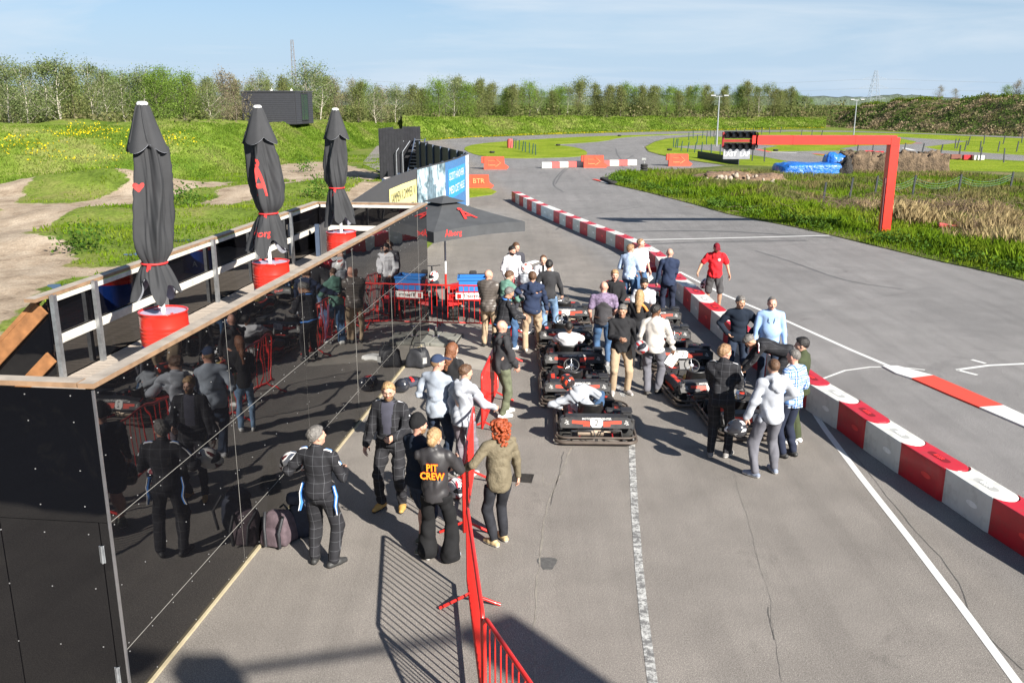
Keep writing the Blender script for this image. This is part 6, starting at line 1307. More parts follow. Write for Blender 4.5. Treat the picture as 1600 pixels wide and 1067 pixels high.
def kart(label,number,loc,rz,driver=False,first=None):
    if first is not None: t=dup(first,loc,rz,label)
    else:
        t=thing('go_kart',label,'go-kart',loc,rz,'rental go-karts lined up in two rows')
        # wrap-around bumper: two stacked rails with stand-offs
        o=rrect(1.32,-.98,.98,.34,.16); m=MB(); m.tube([(x,y,.075) for x,y in o],.030,8,closed=True); m.tube([(x*.975,y*.985,.155) for x,y in o],.020,8,closed=True); m.build('bumper_rail',RUST,t)
        m=MB()
        for x,y in ((-.45,-.95),(.45,-.95),(0,-.95),(-.62,-.2),(.62,-.2),(-.62,.3),(.62,.3),(-.3,.95),(.3,.95)): MB().box((x,y,.115),(.05,.05,.10)).build('bumper_bracket',BLACKP,t)
        m.tube([(-.42,-.93,.16),(-.40,-.93,.27),(-.05,-.93,.27),(-.02,-.93,.16)],.012,6); m.build('bumper_hoop',BLACKP,t); m=MB(); m.tube([(.42,-.93,.16),(.40,-.93,.27),(.08,-.93,.27),(.04,-.93,.16)],.012,6); m.build('bumper_hoop',BLACKP,t)
        m=MB(); m.tube([(-.27,-.85,.12),(-.27,.55,.10),(-.18,.85,.10),(.18,.85,.10),(.27,.55,.10),(.27,-.85,.12)],.016,7); m.tube([(-.27,-.5,.1),(.27,-.5,.1)],.014,6); m.tube([(-.27,.35,.1),(.27,.35,.1)],.014,6)
        m.tube([(-.36,-.55,.16),(-.34,-.50,.36),(-.24,-.2,.30),(-.24,.2,.2)],.012,6); m.tube([(.20,-.55,.16),(.24,-.50,.36),(.2,-.2,.30),(.2,.2,.2)],.012,6); m.build('frame_tube',KRED,t)
        MB().box((0,.32,.085),(.50,.95,.008)).build('floor_tray',M('tray_grey',(.08,.08,.08),.5),t)
        m=MB(); m.cyl((-.55,-.62,.14),(.55,-.62,.14),.018,n=8); m.build('rear_axle',CHROME,t)
        for x,y,wd,rr_ in ((-.51,-.62,.20,.140),(.51,-.62,.20,.140),(-.47,.55,.13,.130),(.47,.55,.13,.130)):
            w_=MB(); w_.lathe([(rr_*.55,-wd/2),(rr_*.9,-wd/2),(rr_,-wd/2+.02),(rr_*1.01,0),(rr_,wd/2-.02),(rr_*.9,wd/2),(rr_*.55,wd/2)],18,mat=Matrix.Translation((x,y,rr_))@Matrix.Rotation(R(90),4,'Y')); w_=w_.build('wheel',RUBBER,t)
            MB().lathe([(0,-wd/2+.02),(rr_*.3,-wd/2+.01),(rr_*.56,-wd/2+.03),(rr_*.56,wd/2-.03),(rr_*.3,wd/2-.01),(0,wd/2-.02)],14,mat=Matrix.Translation((x,y,rr_))@Matrix.Rotation(R(90),4,'Y')).build('rim',ALU,w_)
        # rear cover
        m=MB(); out=[(-.585,.0),(.585,.0),(.60,.07),(.575,.155),(.50,.175),(-.50,.175),(-.575,.155),(-.60,.07)]; Mr=Matrix.Translation((0,-.90,.30))@Matrix.Rotation(R(90-17),4,'X'); m.prism(out,-.035,.035,0,Mr); m.box((0,-.79,.465),(1.02,.20,.03),rot=(R(3),0,0),bev=.01)
        for sx in(-1,1): m.box((sx*.565,-.80,.36),(.07,.22,.20),rot=(0,0,sx*.25),bev=.02)
        cov=m.build('rear_cover',BLACKP,t,fixn=True)
        Fr=Mr@Matrix.Translation((0,0,.0365)); d=MB()
        for sx in(-1,1): d=MB(); d.add([(sx*a,b,0) for a,b in ((.11,.06),(.40,.075),(.40,.125),(.11,.11))],[(0,1,2,3) if sx>0 else (3,2,1,0)],0,mat=Fr); d.add([(sx*a,b,0.0005) for a,b in ((.11,.025),(.22,.03),(.22,.062),(.11,.06))],[(0,1,2,3) if sx>0 else (3,2,1,0)],0,mat=Fr); d.build('decal',DECO,cov)
        d=MB(); v,f=text_mesh('MOTORSPORT CENTER',.045,0,True); d.add(v,f,0,mat=Fr@Matrix.Translation((0,.152,.001))); d.build('lettering',NUMP,cov)
        d=MB()
        for sx in(-1,1):
            for k in range(7): a=k*2.4; rr_=.012+.004*k; d.add([(sx*.485+rr_*math.cos(a)+.014*math.cos(b),.085+rr_*math.sin(a)*1.1+.010*math.sin(b),.001) for b in np.linspace(0,6.283,6)[:-1]],[tuple(range(5))],0,mat=Fr)
        d.build('emblem',LOGO,cov)
        # seat: bucket swept along its back
        V=[];F=[];prof=[(-.02,.10),(.10,.105),(.22,.13),(-.14,.13),(-.24,.20),(-.31,.32),(-.36,.46),(-.375,.50)]; prof=[(.24,.135),(.12,.115),(0,.10),(-.12,.11),(-.22,.17),(-.30,.29),(-.355,.42),(-.385,.505)]
        for i,(y,z) in enumerate(prof):
            q=i/7; wd=.19+.02*math.sin(q*3)
            for k in range(9): a=(k/8-.5)*2; lip=.10*(1-.35*q); V.append((-.07+wd*math.sin(a*1.45)/math.sin(1.45)*1.0,y+(.12*q)*abs(a)**2.2,z+lip*(abs(a)**2.6)*(1-.7*q)))
        F=[(i*9+k,(i+1)*9+k,(i+1)*9+k+1,i*9+k+1) for i in range(7) for k in range(8)]; m=MB(); m.add(V,F,0,True); m.add([(x,y-.018,z-.012) for x,y,z in V],[f[::-1] for f in F],0,True); top=V[-9:]; m.tube(top,.022,6); m.tube([V[i*9] for i in range(8)],.014,5); m.tube([V[i*9+8] for i in range(8)],.014,5); m.build('seat',SEATM,t)
        # steering
        sc=Vector((-.05,.14,.50)); ax=Vector((0,-.80,.60)).normalized(); q_=ax.to_track_quat('Z','Y').to_matrix(); m=MB(); m.tube([sc+q_@Vector((.145*math.cos(a),.135*math.sin(a),0)) for a in np.linspace(0,6.283,25)[:-1]],.014,7,closed=True); sw=m.build('steering_wheel',BLACKP,t); m=MB()
        for a in (90,210,330,270): m.cyl(sc-ax*.015,sc+q_@Vector((.14*math.cos(R(a)),.13*math.sin(R(a)),0)),.009,n=5)
        m.cyl(sc-ax*.02,sc+ax*.012,.035,n=10); m.build('spoke',CHROME,sw); MB().cyl(sc,Vector((0,.55,.14)),.012,n=6).build('steering_column',ALU,t)
        m=MB(); m.box((-.06,.30,.17),(.16,.20,.17),bev=.03); m.build('fuel_tank',TANK,t); m=MB(); m.box((.02,.26,.26),(.07,.09,.05),bev=.01); m.build('tank_cap',NUMP,t)
        # engine and exhaust
        m=MB(); m.box((.35,-.40,.22),(.24,.30,.20),bev=.02); m.cyl((.35,-.40,.25),(.35,-.40,.38),.085,n=14); m.box((.35,-.62,.20),(.16,.14,.14),bev=.02); eg=m.build('engine',ALU,t)
        m=MB(); m.box((.50,-.62,.43),(.17,.22,.17),bev=.03); m.box((.50,-.62,.525),(.19,.24,.025),bev=.01); m.build('airbox',BLACKP,eg); m=MB(); m.box((.33,-.33,.405),(.30,.16,.06),rot=(0,.1,0),bev=.02); m.build('engine_cover',BLACKP,eg)
        for k in range(6): a=k*1.1; MB().tube([(.25+.03*k,-.5,.30),(.28+.03*k,-.42+.03*math.sin(a),.42),(.42,-.3,.36-.02*k)],.008,5).build('hose',[BLACKP,KRED,CHROME][k%3],eg)
        m=MB(); m.cyl((-.30,-.82,.20),(.12,-.82,.20),.062,n=14); m.tube([(.12,-.82,.2),(.22,-.78,.2),(.30,-.62,.22)],.025,6); m.build('silencer',M('warm_silencer_metal',(.42,.33,.25),.5,.5,var=.3,vs=9),t)
        # side pods, nose
        for sx in(-1,1):
            m=MB(); Vp=[]; pr=[(.0,.10),(.17,.10),(.17,.20),(.12,.285),(.0,.30)]
            y0,y1=-.36,.38; Vv=[(sx*(.34+a),y,z) for y in(y0,y1) for a,z in pr]; m.add(Vv,[(k,(k+1)%5,5+(k+1)%5,5+k) for k in range(5)]+[tuple(range(5)),tuple(range(9,4,-1))]); p_=m.build('side_pod',BLACKP,t,fixn=True)
            m=MB(); m.add([(sx*(.34+.172),y,z) for y,z in ((-.3,.12),(.3,.12),(.3,.17),(-.05,.19),(-.3,.15))],[(0,1,2,3,4)]); m.add([(sx*(.34+a),y,z+.004) for y,a,z in ((-.25,.03,.2975),(.25,.03,.2975),(.25,.10,.289),(-.25,.10,.289))],[(0,1,2,3)]); m.build('pod_decal',DECO,p_)
        m=MB(); m.prism([(-.42,.62),(-.36,.90),(.36,.90),(.42,.62),(.20,.58),(-.20,.58)],.12,.27,0); n_=m.build('nose_fairing',BLACKP,t,fixn=True); MB().box((0,.70,.33),(.24,.04,.20),rot=(R(-25),0,0),bev=.02).build('front_panel',BLACKP,t)
        m=MB(); m.add([(-.3,.84,.273),(.3,.84,.273),(.26,.72,.273),(-.26,.72,.273)],[(0,1,2,3)]); m.build('nose_decal',DECO,n_)
        m=MB(); 
        for sx in(-1,1): m.cyl((sx*.27,.50,.13),(sx*.42,.55,.13),.014,n=6); m.cyl((sx*.1,.42,.13),(sx*.42,.50,.14),.008,n=5); m.box((sx*.14,.72,.19),(.03,.05,.12))
        m.build('front_axle',KRED,t)
    if number:
        Fr=Matrix.Translation((0,-.90,.30))@Matrix.Rotation(R(90-17),4,'X')@Matrix.Translation((0,.085,.0385)); cov=[x for x in kids(t) if x.name.startswith('rear_cover')][0]
        m=MB(); m.add([(-.10,.055,0),(-.07,.078,0),(.07,.078,0),(.10,.055,0),(.10,-.03,0),(.065,-.074,0),(-.065,-.074,0),(-.10,-.03,0)],[tuple(range(8))[::-1]],0,mat=Fr); pl=m.build('number_plate',NUMP,cov)
        v,f=text_mesh(number,.155,0,False); MB().add(v,f,0,mat=Fr@Matrix.Translation((0,0,.003))).build('number',INK,pl)
    return t
LROW=[(1.41,14.85,-2,'2','go-kart number 2, nearest of the left row, with a bent over helmeted driver'),(1.20,16.75,0,'9','empty go-kart number 9, second from the front of the left row'),(1.25,18.6,1,'','go-kart with a driver in a white t-shirt, third of the left row'),(1.22,20.52,0,'11','go-kart behind the white shirted driver, fourth of the left row'),(1.36,22.72,-2,'20','go-kart number 20, last of the left row')]
RROW=[(4.02,15.05,3,'8','go-kart with a helmet on its seat, nearest of the right row'),(3.55,16.75,7,'4','go-kart second from the front of the right row, beside the man in overalls'),(3.57,18.92,-3,'7','empty go-kart number 7 in the right row'),(3.42,20.6,-2,'13','go-kart number 13 in the right row'),(3.52,22.4,-1,'14','go-kart behind number 13 in the right row'),(3.30,24.2,0,'','farthest go-kart of the right row behind the blonde woman')]
K0=kart(LROW[0][4],'',(LROW[0][0],LROW[0][1],0),R(LROW[0][2])); protoK=K0
KS=[]
for i,(x,y,a,n,l) in enumerate(LROW+RROW):
    if i==0: continue
    KS.append(kart(l,n,(x,y,0),R(a),first=protoK))
Fr=None
# number for the first kart is added after it served as the source of the copies
def addnum(t,number):
    Fr=Matrix.Translation((0,-.90,.30))@Matrix.Rotation(R(90-17),4,'X')@Matrix.Translation((0,.085,.0385)); cov=[x for x in kids(t) if x.name.startswith('rear_cover')][0]
    m=MB(); m.add([(-.10,.055,0),(-.07,.078,0),(.07,.078,0),(.10,.055,0),(.10,-.03,0),(.065,-.074,0),(-.065,-.074,0),(-.10,-.03,0)],[tuple(range(8))[::-1]],0,mat=Fr); pl=m.build('number_plate',NUMP,cov)
    v,f=text_mesh(number,.155,0,False); MB().add(v,f,0,mat=Fr@Matrix.Translation((0,0,.003))).build('number',INK,pl)
addnum(K0,'2')
# ================================================================ CROWD BARRIERS
def crowd(label,a,b,sag=0,first=None):
    a=np.array(a);b=np.array(b);d=b-a;L=np.linalg.norm(d); t=thing('crowd_barrier',label,'crowd barrier',(a[0],a[1],0),math.atan2(d[1],d[0]),'red steel crowd barriers')
    z0,z1,r_=.17,1.10,.09; o=[]
    for cx,cz,a0 in ((r_,z0+.0,180),(L-r_,z0,270),(L-r_,z1-r_,0),(r_,z1-r_,90)):
        if cz==z0: o.append((0 if cx==r_ else L,z0))
        else:
            for k in range(5): q=R(a0+90*k/4); o.append((cx+r_*math.cos(q),cz+r_*math.sin(q)))
    MB().tube([(x,0,z) for x,z in o],.021,8,closed=True).build('frame',REDP,t)
    n=int(L/.125); bar=None
    for k in range(1,n):
        if bar is None: bar=MB().cyl((0,0,z0),(0,0,z1),.0075,n=6,cap=False).build('bar',REDP,t,(L*k/n,0,0))
        else: c=bar.copy(); COL.objects.link(c); c.location=(L*k/n,0,0); KIDS[t.name].append(c)
    for x in (.28,L-.28): MB().tube([(x,-.34,.02),(x,-.30,.035),(x,0,z0+.01),(x,.30,.035),(x,.34,.02)],.019,7).build('foot',REDP,t)
    return t
B0=crowd('red crowd barrier in the bottom foreground, turned towards the camera',(-.245,7.10),(.55,5.15))
crowd('red crowd barrier running away from the foreground corner past the pit crew woman',(-.26,7.13),(-.50,9.32))
bb=crowd('red crowd barrier between the pit crew woman and the red haired woman',(-.61,10.55),(-.57,12.74))
crowd('red crowd barrier seen end on beside the bald man in the black hoodie',(-.50,14.30),(-.28,16.5))
crowd('red crowd barrier beside the man in the black suit with blue collar',(-.13,18.55),(.0,20.75))
crowd('red crowd barrier next to the rider with the white helmet',(.0,20.85),(.05,23.05))
crowd('red crowd barrier across the gap between the black wall and the queue',(-2.10,21.75),(.0,21.55))
# printed cloth hung on the third barrier
m=MB(); m.add([(-.60,11.5,1.12),(-.585,12.2,1.12),(-.57,12.2,.62),(-.60,11.5,.58)],[(0,1,2,3)]); 
# ================================================================ QUADS, SCOOTER
QRED=M('quad_red',(.45,.015,.015),.35,var=.1,coat=.4); QBLUE=M('blue_crate_plastic',(.03,.17,.50),.4,var=.08,vs=3); 
def quad(label,loc,rz):
    t=thing('quad_bike',label,'quad bike',loc,rz)
    for x,y in ((-.48,-.62),(.48,-.62),(-.46,.62),(.46,.62)):
        w_=MB().lathe([(.14,-.12),(.24,-.13),(.29,-.10),(.305,-.03),(.305,.03),(.29,.10),(.24,.13),(.14,.12)],20,mat=Matrix.Translation((x,y,.30))@Matrix.Rotation(R(90),4,'Y')).build('wheel',RUBBER,t)
        m=MB()
        for k in range(18): a=2*math.pi*k/18; m.box((x,y+.305*math.cos(a),.30+.305*math.sin(a)),(.22,.05,.03),rot=(a+math.pi/2 if 0 else a-math.pi/2,0,0))
        m.build('tread_lug',RUBBER,w_); MB().lathe([(0,-.05),(.10,-.04),(.145,-.11),(.15,.11),(.10,.04),(0,.05)],14,mat=Matrix.Translation((x,y,.30))@Matrix.Rotation(R(90),4,'Y')).build('rim',ALU,w_)
    m=MB(); m.cyl((-.45,-.62,.3),(.45,-.62,.3),.03,n=8); m.tube([(-.2,-.7,.38),(-.2,.7,.38)],.03,6); m.tube([(.2,-.7,.38),(.2,.7,.38)],.03,6); m.cyl((-.25,-.6,.55),(-.42,-.62,.32),.03,n=8); m.cyl((.25,-.6,.55),(.42,-.62,.32),.03,n=8); m.build('chassis',ALU,t)
    for sx in(-1,1):
        V=[];n=8
        for i in range(n+1): a=R(20+140*i/n); V+=[(sx*.28,-.62+.40*math.cos(a),.34+.40*math.sin(a)),(sx*.62,-.62+.42*math.cos(a),.30+.38*math.sin(a))]
        m=MB(); m.add(V,[(2*i,2*i+1,2*i+3,2*i+2) for i in range(n)],0,True); m.add([(x,y+1.24,z) for x,y,z in V],[(2*i,2*i+1,2*i+3,2*i+2) for i in range(n)],0,True); m.build('fender',QRED,t)
    MB().box((0,-.1,.62),(.26,.8,.16),bev=.05).build('seat',SEATM,t); MB().box((0,.45,.68),(.32,.5,.22),bev=.06).build('tank',QRED,t)
    m=MB(); 
    for y in (-.92,-.80,-.68,-.56,-.44): m.cyl((-.42,y,.78),(.42,y,.78),.012,n=6)
    for x in (-.42,.42): m.cyl((x,-.92,.78),(x,-.44,.78),.012,n=6)
    m.build('rear_rack',REDP,t)
    cr_=MB(); w2,l2,h2=.34,.22,.34
    for s_,c_ in (((.68,.02,h2),(0,-.70-l2,.80+h2/2)),((.68,.02,h2),(0,-.70+l2,.80+h2/2)),((.02,.44,h2),(-.34,-.70,.80+h2/2)),((.02,.44,h2),(.34,-.70,.80+h2/2)),((.68,.44,.02),(0,-.70,.80))): cr_.box(c_,s_)
    cr_.box((0,-.93,.80+h2-.03),(.74,.05,.06)); cr_.box((0,-.47,.80+h2-.03),(.74,.05,.06)); cr_.box((-.36,-.70,.80+h2-.03),(.05,.5,.06)); cr_.box((.36,-.70,.80+h2-.03),(.05,.5,.06)); o=cr_.build('crate',QBLUE,None,loc,(0,0,rz)); tag(o,label.split(',')[0].replace('red and black quad bike','blue plastic crate on the rear rack of the quad'),'crate')
    for x in np.linspace(-.28,.28,6): pass
    m=MB(); m.box((0,-1.00,.69),(.86,.02,.16),bev=.005); pl=m.build('sign_plate',NUMP,t); v,f=text_mesh('Thermo 55',.13,0,True,1.1); MB().add(v,f,0,mat=Matrix.Translation((.08,-1.012,.69))@Matrix.Rotation(R(90),4,'X')).build('lettering',INK,pl); MB().box((-.34,-1.014,.69),(.10,.006,.11)).build('emblem',QRED,pl)
    MB().box((0,-.98,.58),(.95,.08,.05),bev=.01).build('rear_bar',QRED,t); m=MB(); m.tube([(-.40,.30,1.02),(-.22,.36,1.0),(0,.40,.98),(.22,.36,1.0),(.40,.30,1.02)],.014,6); m.cyl((0,.40,.98),(0,.55,.75),.02,n=6); m.box((0,.42,1.02),(.2,.14,.1),bev=.03); m.build('handlebar',BLACKP,t)
    for sx in(-1,1): MB().box((sx*.32,-1.0,.50),(.08,.03,.05),bev=.008).build('tail_light',DECO,t)
    return t
quad('red and black quad bike, standing behind the crowd barrier beside the parasol pole',(-1.02,23.35,0),R(2)); 
t=thing('scooter','small scooter with white and red helmet on its seat, behind the crowd barrier','scooter',(-2.15,24.6,0),R(8)); m=MB(); m.cyl((0,.45,.25),(-.04,.25,1.0),.022,n=8); m.tube([(-.28,.2,1.03),(-.04,.25,1.0),(.2,.2,1.03)],.012,6); m.build('handlebar',STEEL,t)
for y in(-.5,.5): MB().lathe([(.12,-.04),(.2,-.05),(.22,0),(.2,.05),(.12,.04),(0,.01)],16,mat=Matrix.Translation((0,y,.22))@Matrix.Rotation(R(90),4,'Y')).build('wheel',RUBBER,t)
MB().box((0,0,.22),(.24,.7,.06),bev=.02).build('deck',BLACKP,t); MB().box((0,-.38,.62),(.25,.5,.12),bev=.04).build('seat',SEATM,t); MB().tube([(0,-.4,.56),(0,-.2,.3),(0,.3,.25)],.03,6).build('frame',KRED,t)
helmet('white and red helmet lying on the scooter seat behind the crowd barrier',(-2.12,24.25,.82),(.72,.7,.68),(.45,.03,.03),rz=2.4)
# parasol foot slab, bags, helmets on the ground, drain
c=np.array([-1.78,20.6]); t=thing('parasol_foot','grey slab parasol foot with a short socket lying by the black wall','parasol foot',(c[0],c[1],0),R(-12)); CONC=M('grey_slab',(.17,.17,.15),.85,var=.2,vs=5,bs=.3)
for x,y in ((-.27,-.27),(.27,-.27),(-.27,.27),(.27,.27)): 
    s_=MB().box((x,y,.045),(.52,.52,.085),bev=.012).build('slab',CONC,t); MB().box((x+.12*np.sign(x),y,.09),(.035,.16,.012)).build('hand_slot',INK,s_)
m=MB(); m.cyl((0,0,.05),(0,0,.34),.032,n=12); m.box((0,0,.10),(.14,.14,.03)); m.build('socket',CHROME,t); MB().cyl((0,0,.12),(0,0,.26),.036,n=12).build('clamp',INK,t)
def softbox(name,size,mat,parent,loc,seed,amp=.10,rot=None,taper=.25,nn=14):
    V=[];F=[];n=28;mm=14
    for i in range(mm+1):
        ph=math.pi*i/mm
        for k in range(n):
            a=2*math.pi*k/n; e=.45; sx=math.copysign(abs(math.cos(a))**e,math.cos(a)); sy=math.copysign(abs(math.sin(a))**e,math.sin(a)); q=math.sin(ph)**e if 0<i<mm else 0; z=math.copysign(abs(math.cos(ph))**e,math.cos(ph)); tp=1-taper*(z+1)/2
            x,y,zz=sx*q*size[0]/2*tp,sy*q*size[1]/2*tp,z*size[2]/2; d=1+amp*pnoise(x*1+seed,y,zz,5,3)+.4*amp*math.sin(22*(x+y+seed)+9*zz); V.append((x*d,y*d,max(zz*d,-size[2]/2)+size[2]/2))
    F=[(i*n+k,(i+1)*n+k,(i+1)*n+(k+1)%n,i*n+(k+1)%n) for i in range(mm) for k in range(n)]; return MB().add(V,F,0,True).build(name,mat,parent,loc,rot)
BAGM=M('black_bag_fabric',(.016,.017,.021),.6,var=.35,vs=10,bs=.5,bscale=35,bd=.01); BAGP=M('plum_grey_bag_fabric',(.085,.060,.070),.8,var=.3,vs=12,bs=.5,bscale=40,bd=.01); BAGN=M('navy_bag_fabric',(.015,.02,.038),.7,var=.3,vs=12,bs=.5,bscale=40,bd=.01)
t=thing('shopping_bag','black glossy bag with handles standing against the black wall','bag',(-1.98,18.45,0),R(-15)); softbox('body',(.52,.34,.40),BAGM,t,(0,0,0),1,.14); m=MB(); m.tube([(-.14,-.12,.38),(-.12,-.13,.50),(.10,-.13,.50),(.13,-.12,.38)],.012,6); m.tube([(-.14,.10,.38),(-.12,.12,.48),(.10,.12,.50),(.13,.1,.38)],.012,6); m.build('handle',BAGM,t); m=MB(); m.add([(.16,-.165,.12),(.25,-.155,.14),(.25,-.150,.27),(.16,-.160,.25)],[(0,1,2,3)]); m.build('print',LOGO,t)
t=thing('white_bundle','white cloth bundle on the ground behind the black bag','bundle',(-1.45,18.9,0),0); softbox('body',(.55,.34,.10),M('white_cloth',(.7,.7,.68),.8,var=.05),t,(0,0,0),3,.3)
t=thing('rucksack','plum grey rucksack lying against the black wall, left of the pair','rucksack',(-2.97,10.62,0),R(-24)); softbox('body',(.40,.36,.42),BAGP,t,(0,0,0),5,.10); softbox('front_pocket',(.32,.16,.24),BAGP,t,(0,-.17,.02),6,.08); m=MB(); m.tube([(-.14,-.10,.42),(-.05,-.24,.30),(-.02,-.27,.05)],.02,6); m.tube([(.14,-.10,.42),(.17,-.24,.25),(.16,-.22,.04)],.022,6); m.tube([(-.06,.1,.42),(0,.1,.47),(.06,.1,.42)],.014,6); m.build('strap',BAGM,t)
t=thing('rucksack','navy rucksack behind the plum grey one at the foot of the black wall','rucksack',(-2.72,10.83,0),R(20)); softbox('body',(.40,.34,.50),BAGN,t,(0,0,0),8,.12); softbox('top_flap',(.34,.26,.12),BAGN,t,(-.04,.02,.46),9,.12); m=MB(); m.tube([(-.08,-.02,.56),(-.0,-.04,.64),(.08,-.02,.57)],.014,6); m.tube([(.15,-.1,.5),(.22,-.2,.3),(.16,-.18,.04)],.02,6); m.build('strap',BAGM,t)
helmet('black helmet lying on the ground by the black wall behind the bearded man in glasses',(-2.12,16.72,.13),(.02,.022,.03),(.05,.05,.055),rz=1.3,rx=.1); m=MB(); 
t=thing('folded_jacket','dark jacket with a red strap lying on the ground beside the helmet','jacket',(-2.02,17.15,0),.4); softbox('body',(.42,.3,.14),BAGN,t,(0,0,0),12,.25); softbox('red_strap',(.08,.28,.05),REDT,t,(.03,0,.11),2,.1)
DRN=M('cast_iron',(.05,.045,.04),.6,.5,var=.4,vs=20)
c=G(817,747); t=thing('drain_grate','square cast iron drain grate set in the asphalt beside the red haired woman','drain',(c[0],c[1],0),R(-8)); t.scale=(.72,.72,1); m=MB(); 
for s_,p in (((.42,.03,.012),(0,-.195,.006)),((.42,.03,.012),(0,.195,.006)),((.03,.36,.012),(-.195,0,.006)),((.03,.36,.012),(.195,0,.006))): m.box(p,s_)
m.build('rim',DRN,t); MB().box((0,0,.002),(.36,.36,.002)).build('pit',M('pit_dark',(.05,.048,.045),.8),t)
for k in range(9): MB().box((0,-.16+.04*k,.007),(.36,.018,.010)).build('grate_bar',DRN,t)
# unseen column invented to cast the foreground shadow, behind the camera on the right
t=thing('shadow_caster','unseen column with an arm, added behind the camera on the right to cast a shadow','shadow caster',(8.35,-2.25,0)); TWM=M('unseen_helper_steel',(.10,.10,.11),.5,.5)
MB().box((0,0,4.0),(.70,.45,8.0),rot=(0,0,.5),bev=.03).build('shadow_caster_column',TWM,t); MB().cyl((0,0,7.95),(-2.75,-.72,7.95),.05,n=10).build('shadow_caster_arm',STEEL,t); MB().box((-2.85,-.72,7.9),(.52,.34,.42),bev=.04).build('floodlight',TWM,t); MB().box((0,0,.06),(1.2,1.2,.12),bev=.02).build('foot',M('grey_slab',(.2,.2,.2)),t)  # column, arm and floodlight box are invented shapes for that shadow
t=thing('dark_blocker','unseen dark box added behind the camera to darken the reflection in the black wall','blocker',(-7.6,-7.6,0)); MB().box((0,0,2.5),(13,9,5)).build('wall',M('dark_blocker_skin',(.03,.03,.033),.7),t); MB().box((0,0,5.06),(13.3,9.3,.12)).build('roof',TWM,t)  # made-up block: shades the ground and darkens what the glossy wall reflects
# ================================================================ THE PEOPLE
NAVY=cloth('navy_jersey',(.022,.032,.065)); BLK=cloth('black_jersey',(.020,.020,.022)); CHAR=cloth('charcoal_jersey',(.035,.035,.038)); LG=cloth('light_grey_marl',(.36,.38,.42)); MG=cloth('grey_marl',(.30,.32,.35)); WT=cloth('white_cotton',(.55,.55,.57)); CREAM=cloth('cream_knit',(.50,.47,.43)); KH=cloth('khaki_cotton',(.36,.27,.18)); DK=cloth('dark_grey_wool',(.05,.05,.06)); GY=cloth('grey_trousers',(.13,.13,.15)); JEAN=cloth('blue_jeans',(.05,.10,.19),var=.45,vs=5); LJEAN=cloth('washed_jeans',(.16,.25,.38),var=.45,vs=5); DJEAN=cloth('dark_jeans',(.022,.032,.055),var=.3); BJ=cloth('black_jeans',(.022,.023,.028),var=.4,vs=8); OLV=cloth('olive_cotton',(.115,.125,.08),var=.3); QUI=M('cloth_quilted_olive',(.145,.12,.075),.8,var=.12,vs=6,bs=.8,bscale=24,bd=.02); GRN=cloth('deep_green_cloth',(.045,.055,.028)); TEAL=cloth('dusty_green',(.10,.20,.16)); REDS=cloth('red_cotton',(.56,.018,.025)); SHRT=cloth('light_blue_cotton',(.27,.40,.62)); LBL=cloth('pale_blue_pattern',(.36,.45,.60),var=.35,vs=40); PUF=M('cloth_brown_puffer',(.10,.085,.075),.4,var=.3,vs=7); PLD=plaidcloth('blue_plaid',(.10,.22,.45),(.62,.68,.76),(.03,.09,.26),.11); CAMO=cloth('purple_print',(.17,.13,.20),var=.6,vs=24); MESH=cloth('dark_mesh',(.05,.048,.052)); KIDPL=gridcloth('grey_check_trousers',(.17,.15,.17),(.04,.04,.045),.14,.12); BLACKS=cloth('dark_navy_shirt',(.012,.018,.030)); SHG=cloth('grey_black_shorts',(.06,.058,.06)); PITB=M('cloth_pit_crew_jacket',(.030,.028,.030),.5,var=.15,vs=7,bs=.2,bscale=100,bd=.003); YTX=M('pit_crew_yellow',(.72,.36,.02),.5); RTX=M('pit_crew_red',(.62,.04,.02),.5); BLUS=M('blue_stripe',(.06,.22,.62),.5); WST=M('white_stripe',(.7,.7,.72),.5)
def ex_shoulder(col1,col2):
    def f(T,d):
        for sgn,sh_ in ((-1,d['sh'][0]),(1,d['sh'][1])):
            e=d['el'][0 if sgn<0 else 1]; a=Vector(d['t'](sgn*.075,-.02,.535)); b=Vector(sh_)+Vector(d['u'])*.075; c=Vector(sh_*.6+e*.4)+Vector(d['X'])*sgn*.07+Vector(d['u'])*.015
            m=MB()
            for off,cc in ((0,0),(-.022,1)): m.tube([(p+Vector(d['Fw'])*off)*d['s'] for p in (a,a*.5+b*.5+Vector(d['u'])*.015,b,c)],.011,5,mi=cc)
            m.build('shoulder_stripe',[col1,col2],T)
    return f
def ex_straps(T,d):
    for sgn in (-1,1):
        m=MB(); P=[Vector(d['t'](sgn*.19,-.02,.10)),Vector(d['t'](sgn*.225,-.03,-.02)),Vector(d['t'](sgn*.215,-.05,-.14)),Vector(d['t'](sgn*.235,-.06,-.24))]; m.tube([p*d['s'] for p in P],[.020,.024,.022,.012],5); m.tube([(p+Vector((sgn*.012,-.018,0)))*d['s'] for p in P],[.006]*4,4,mi=1); m.build('hanging_strap',[BLUS,WST],T)
def ex_arrow(T,d): pass
rng2=np.random.default_rng(4)
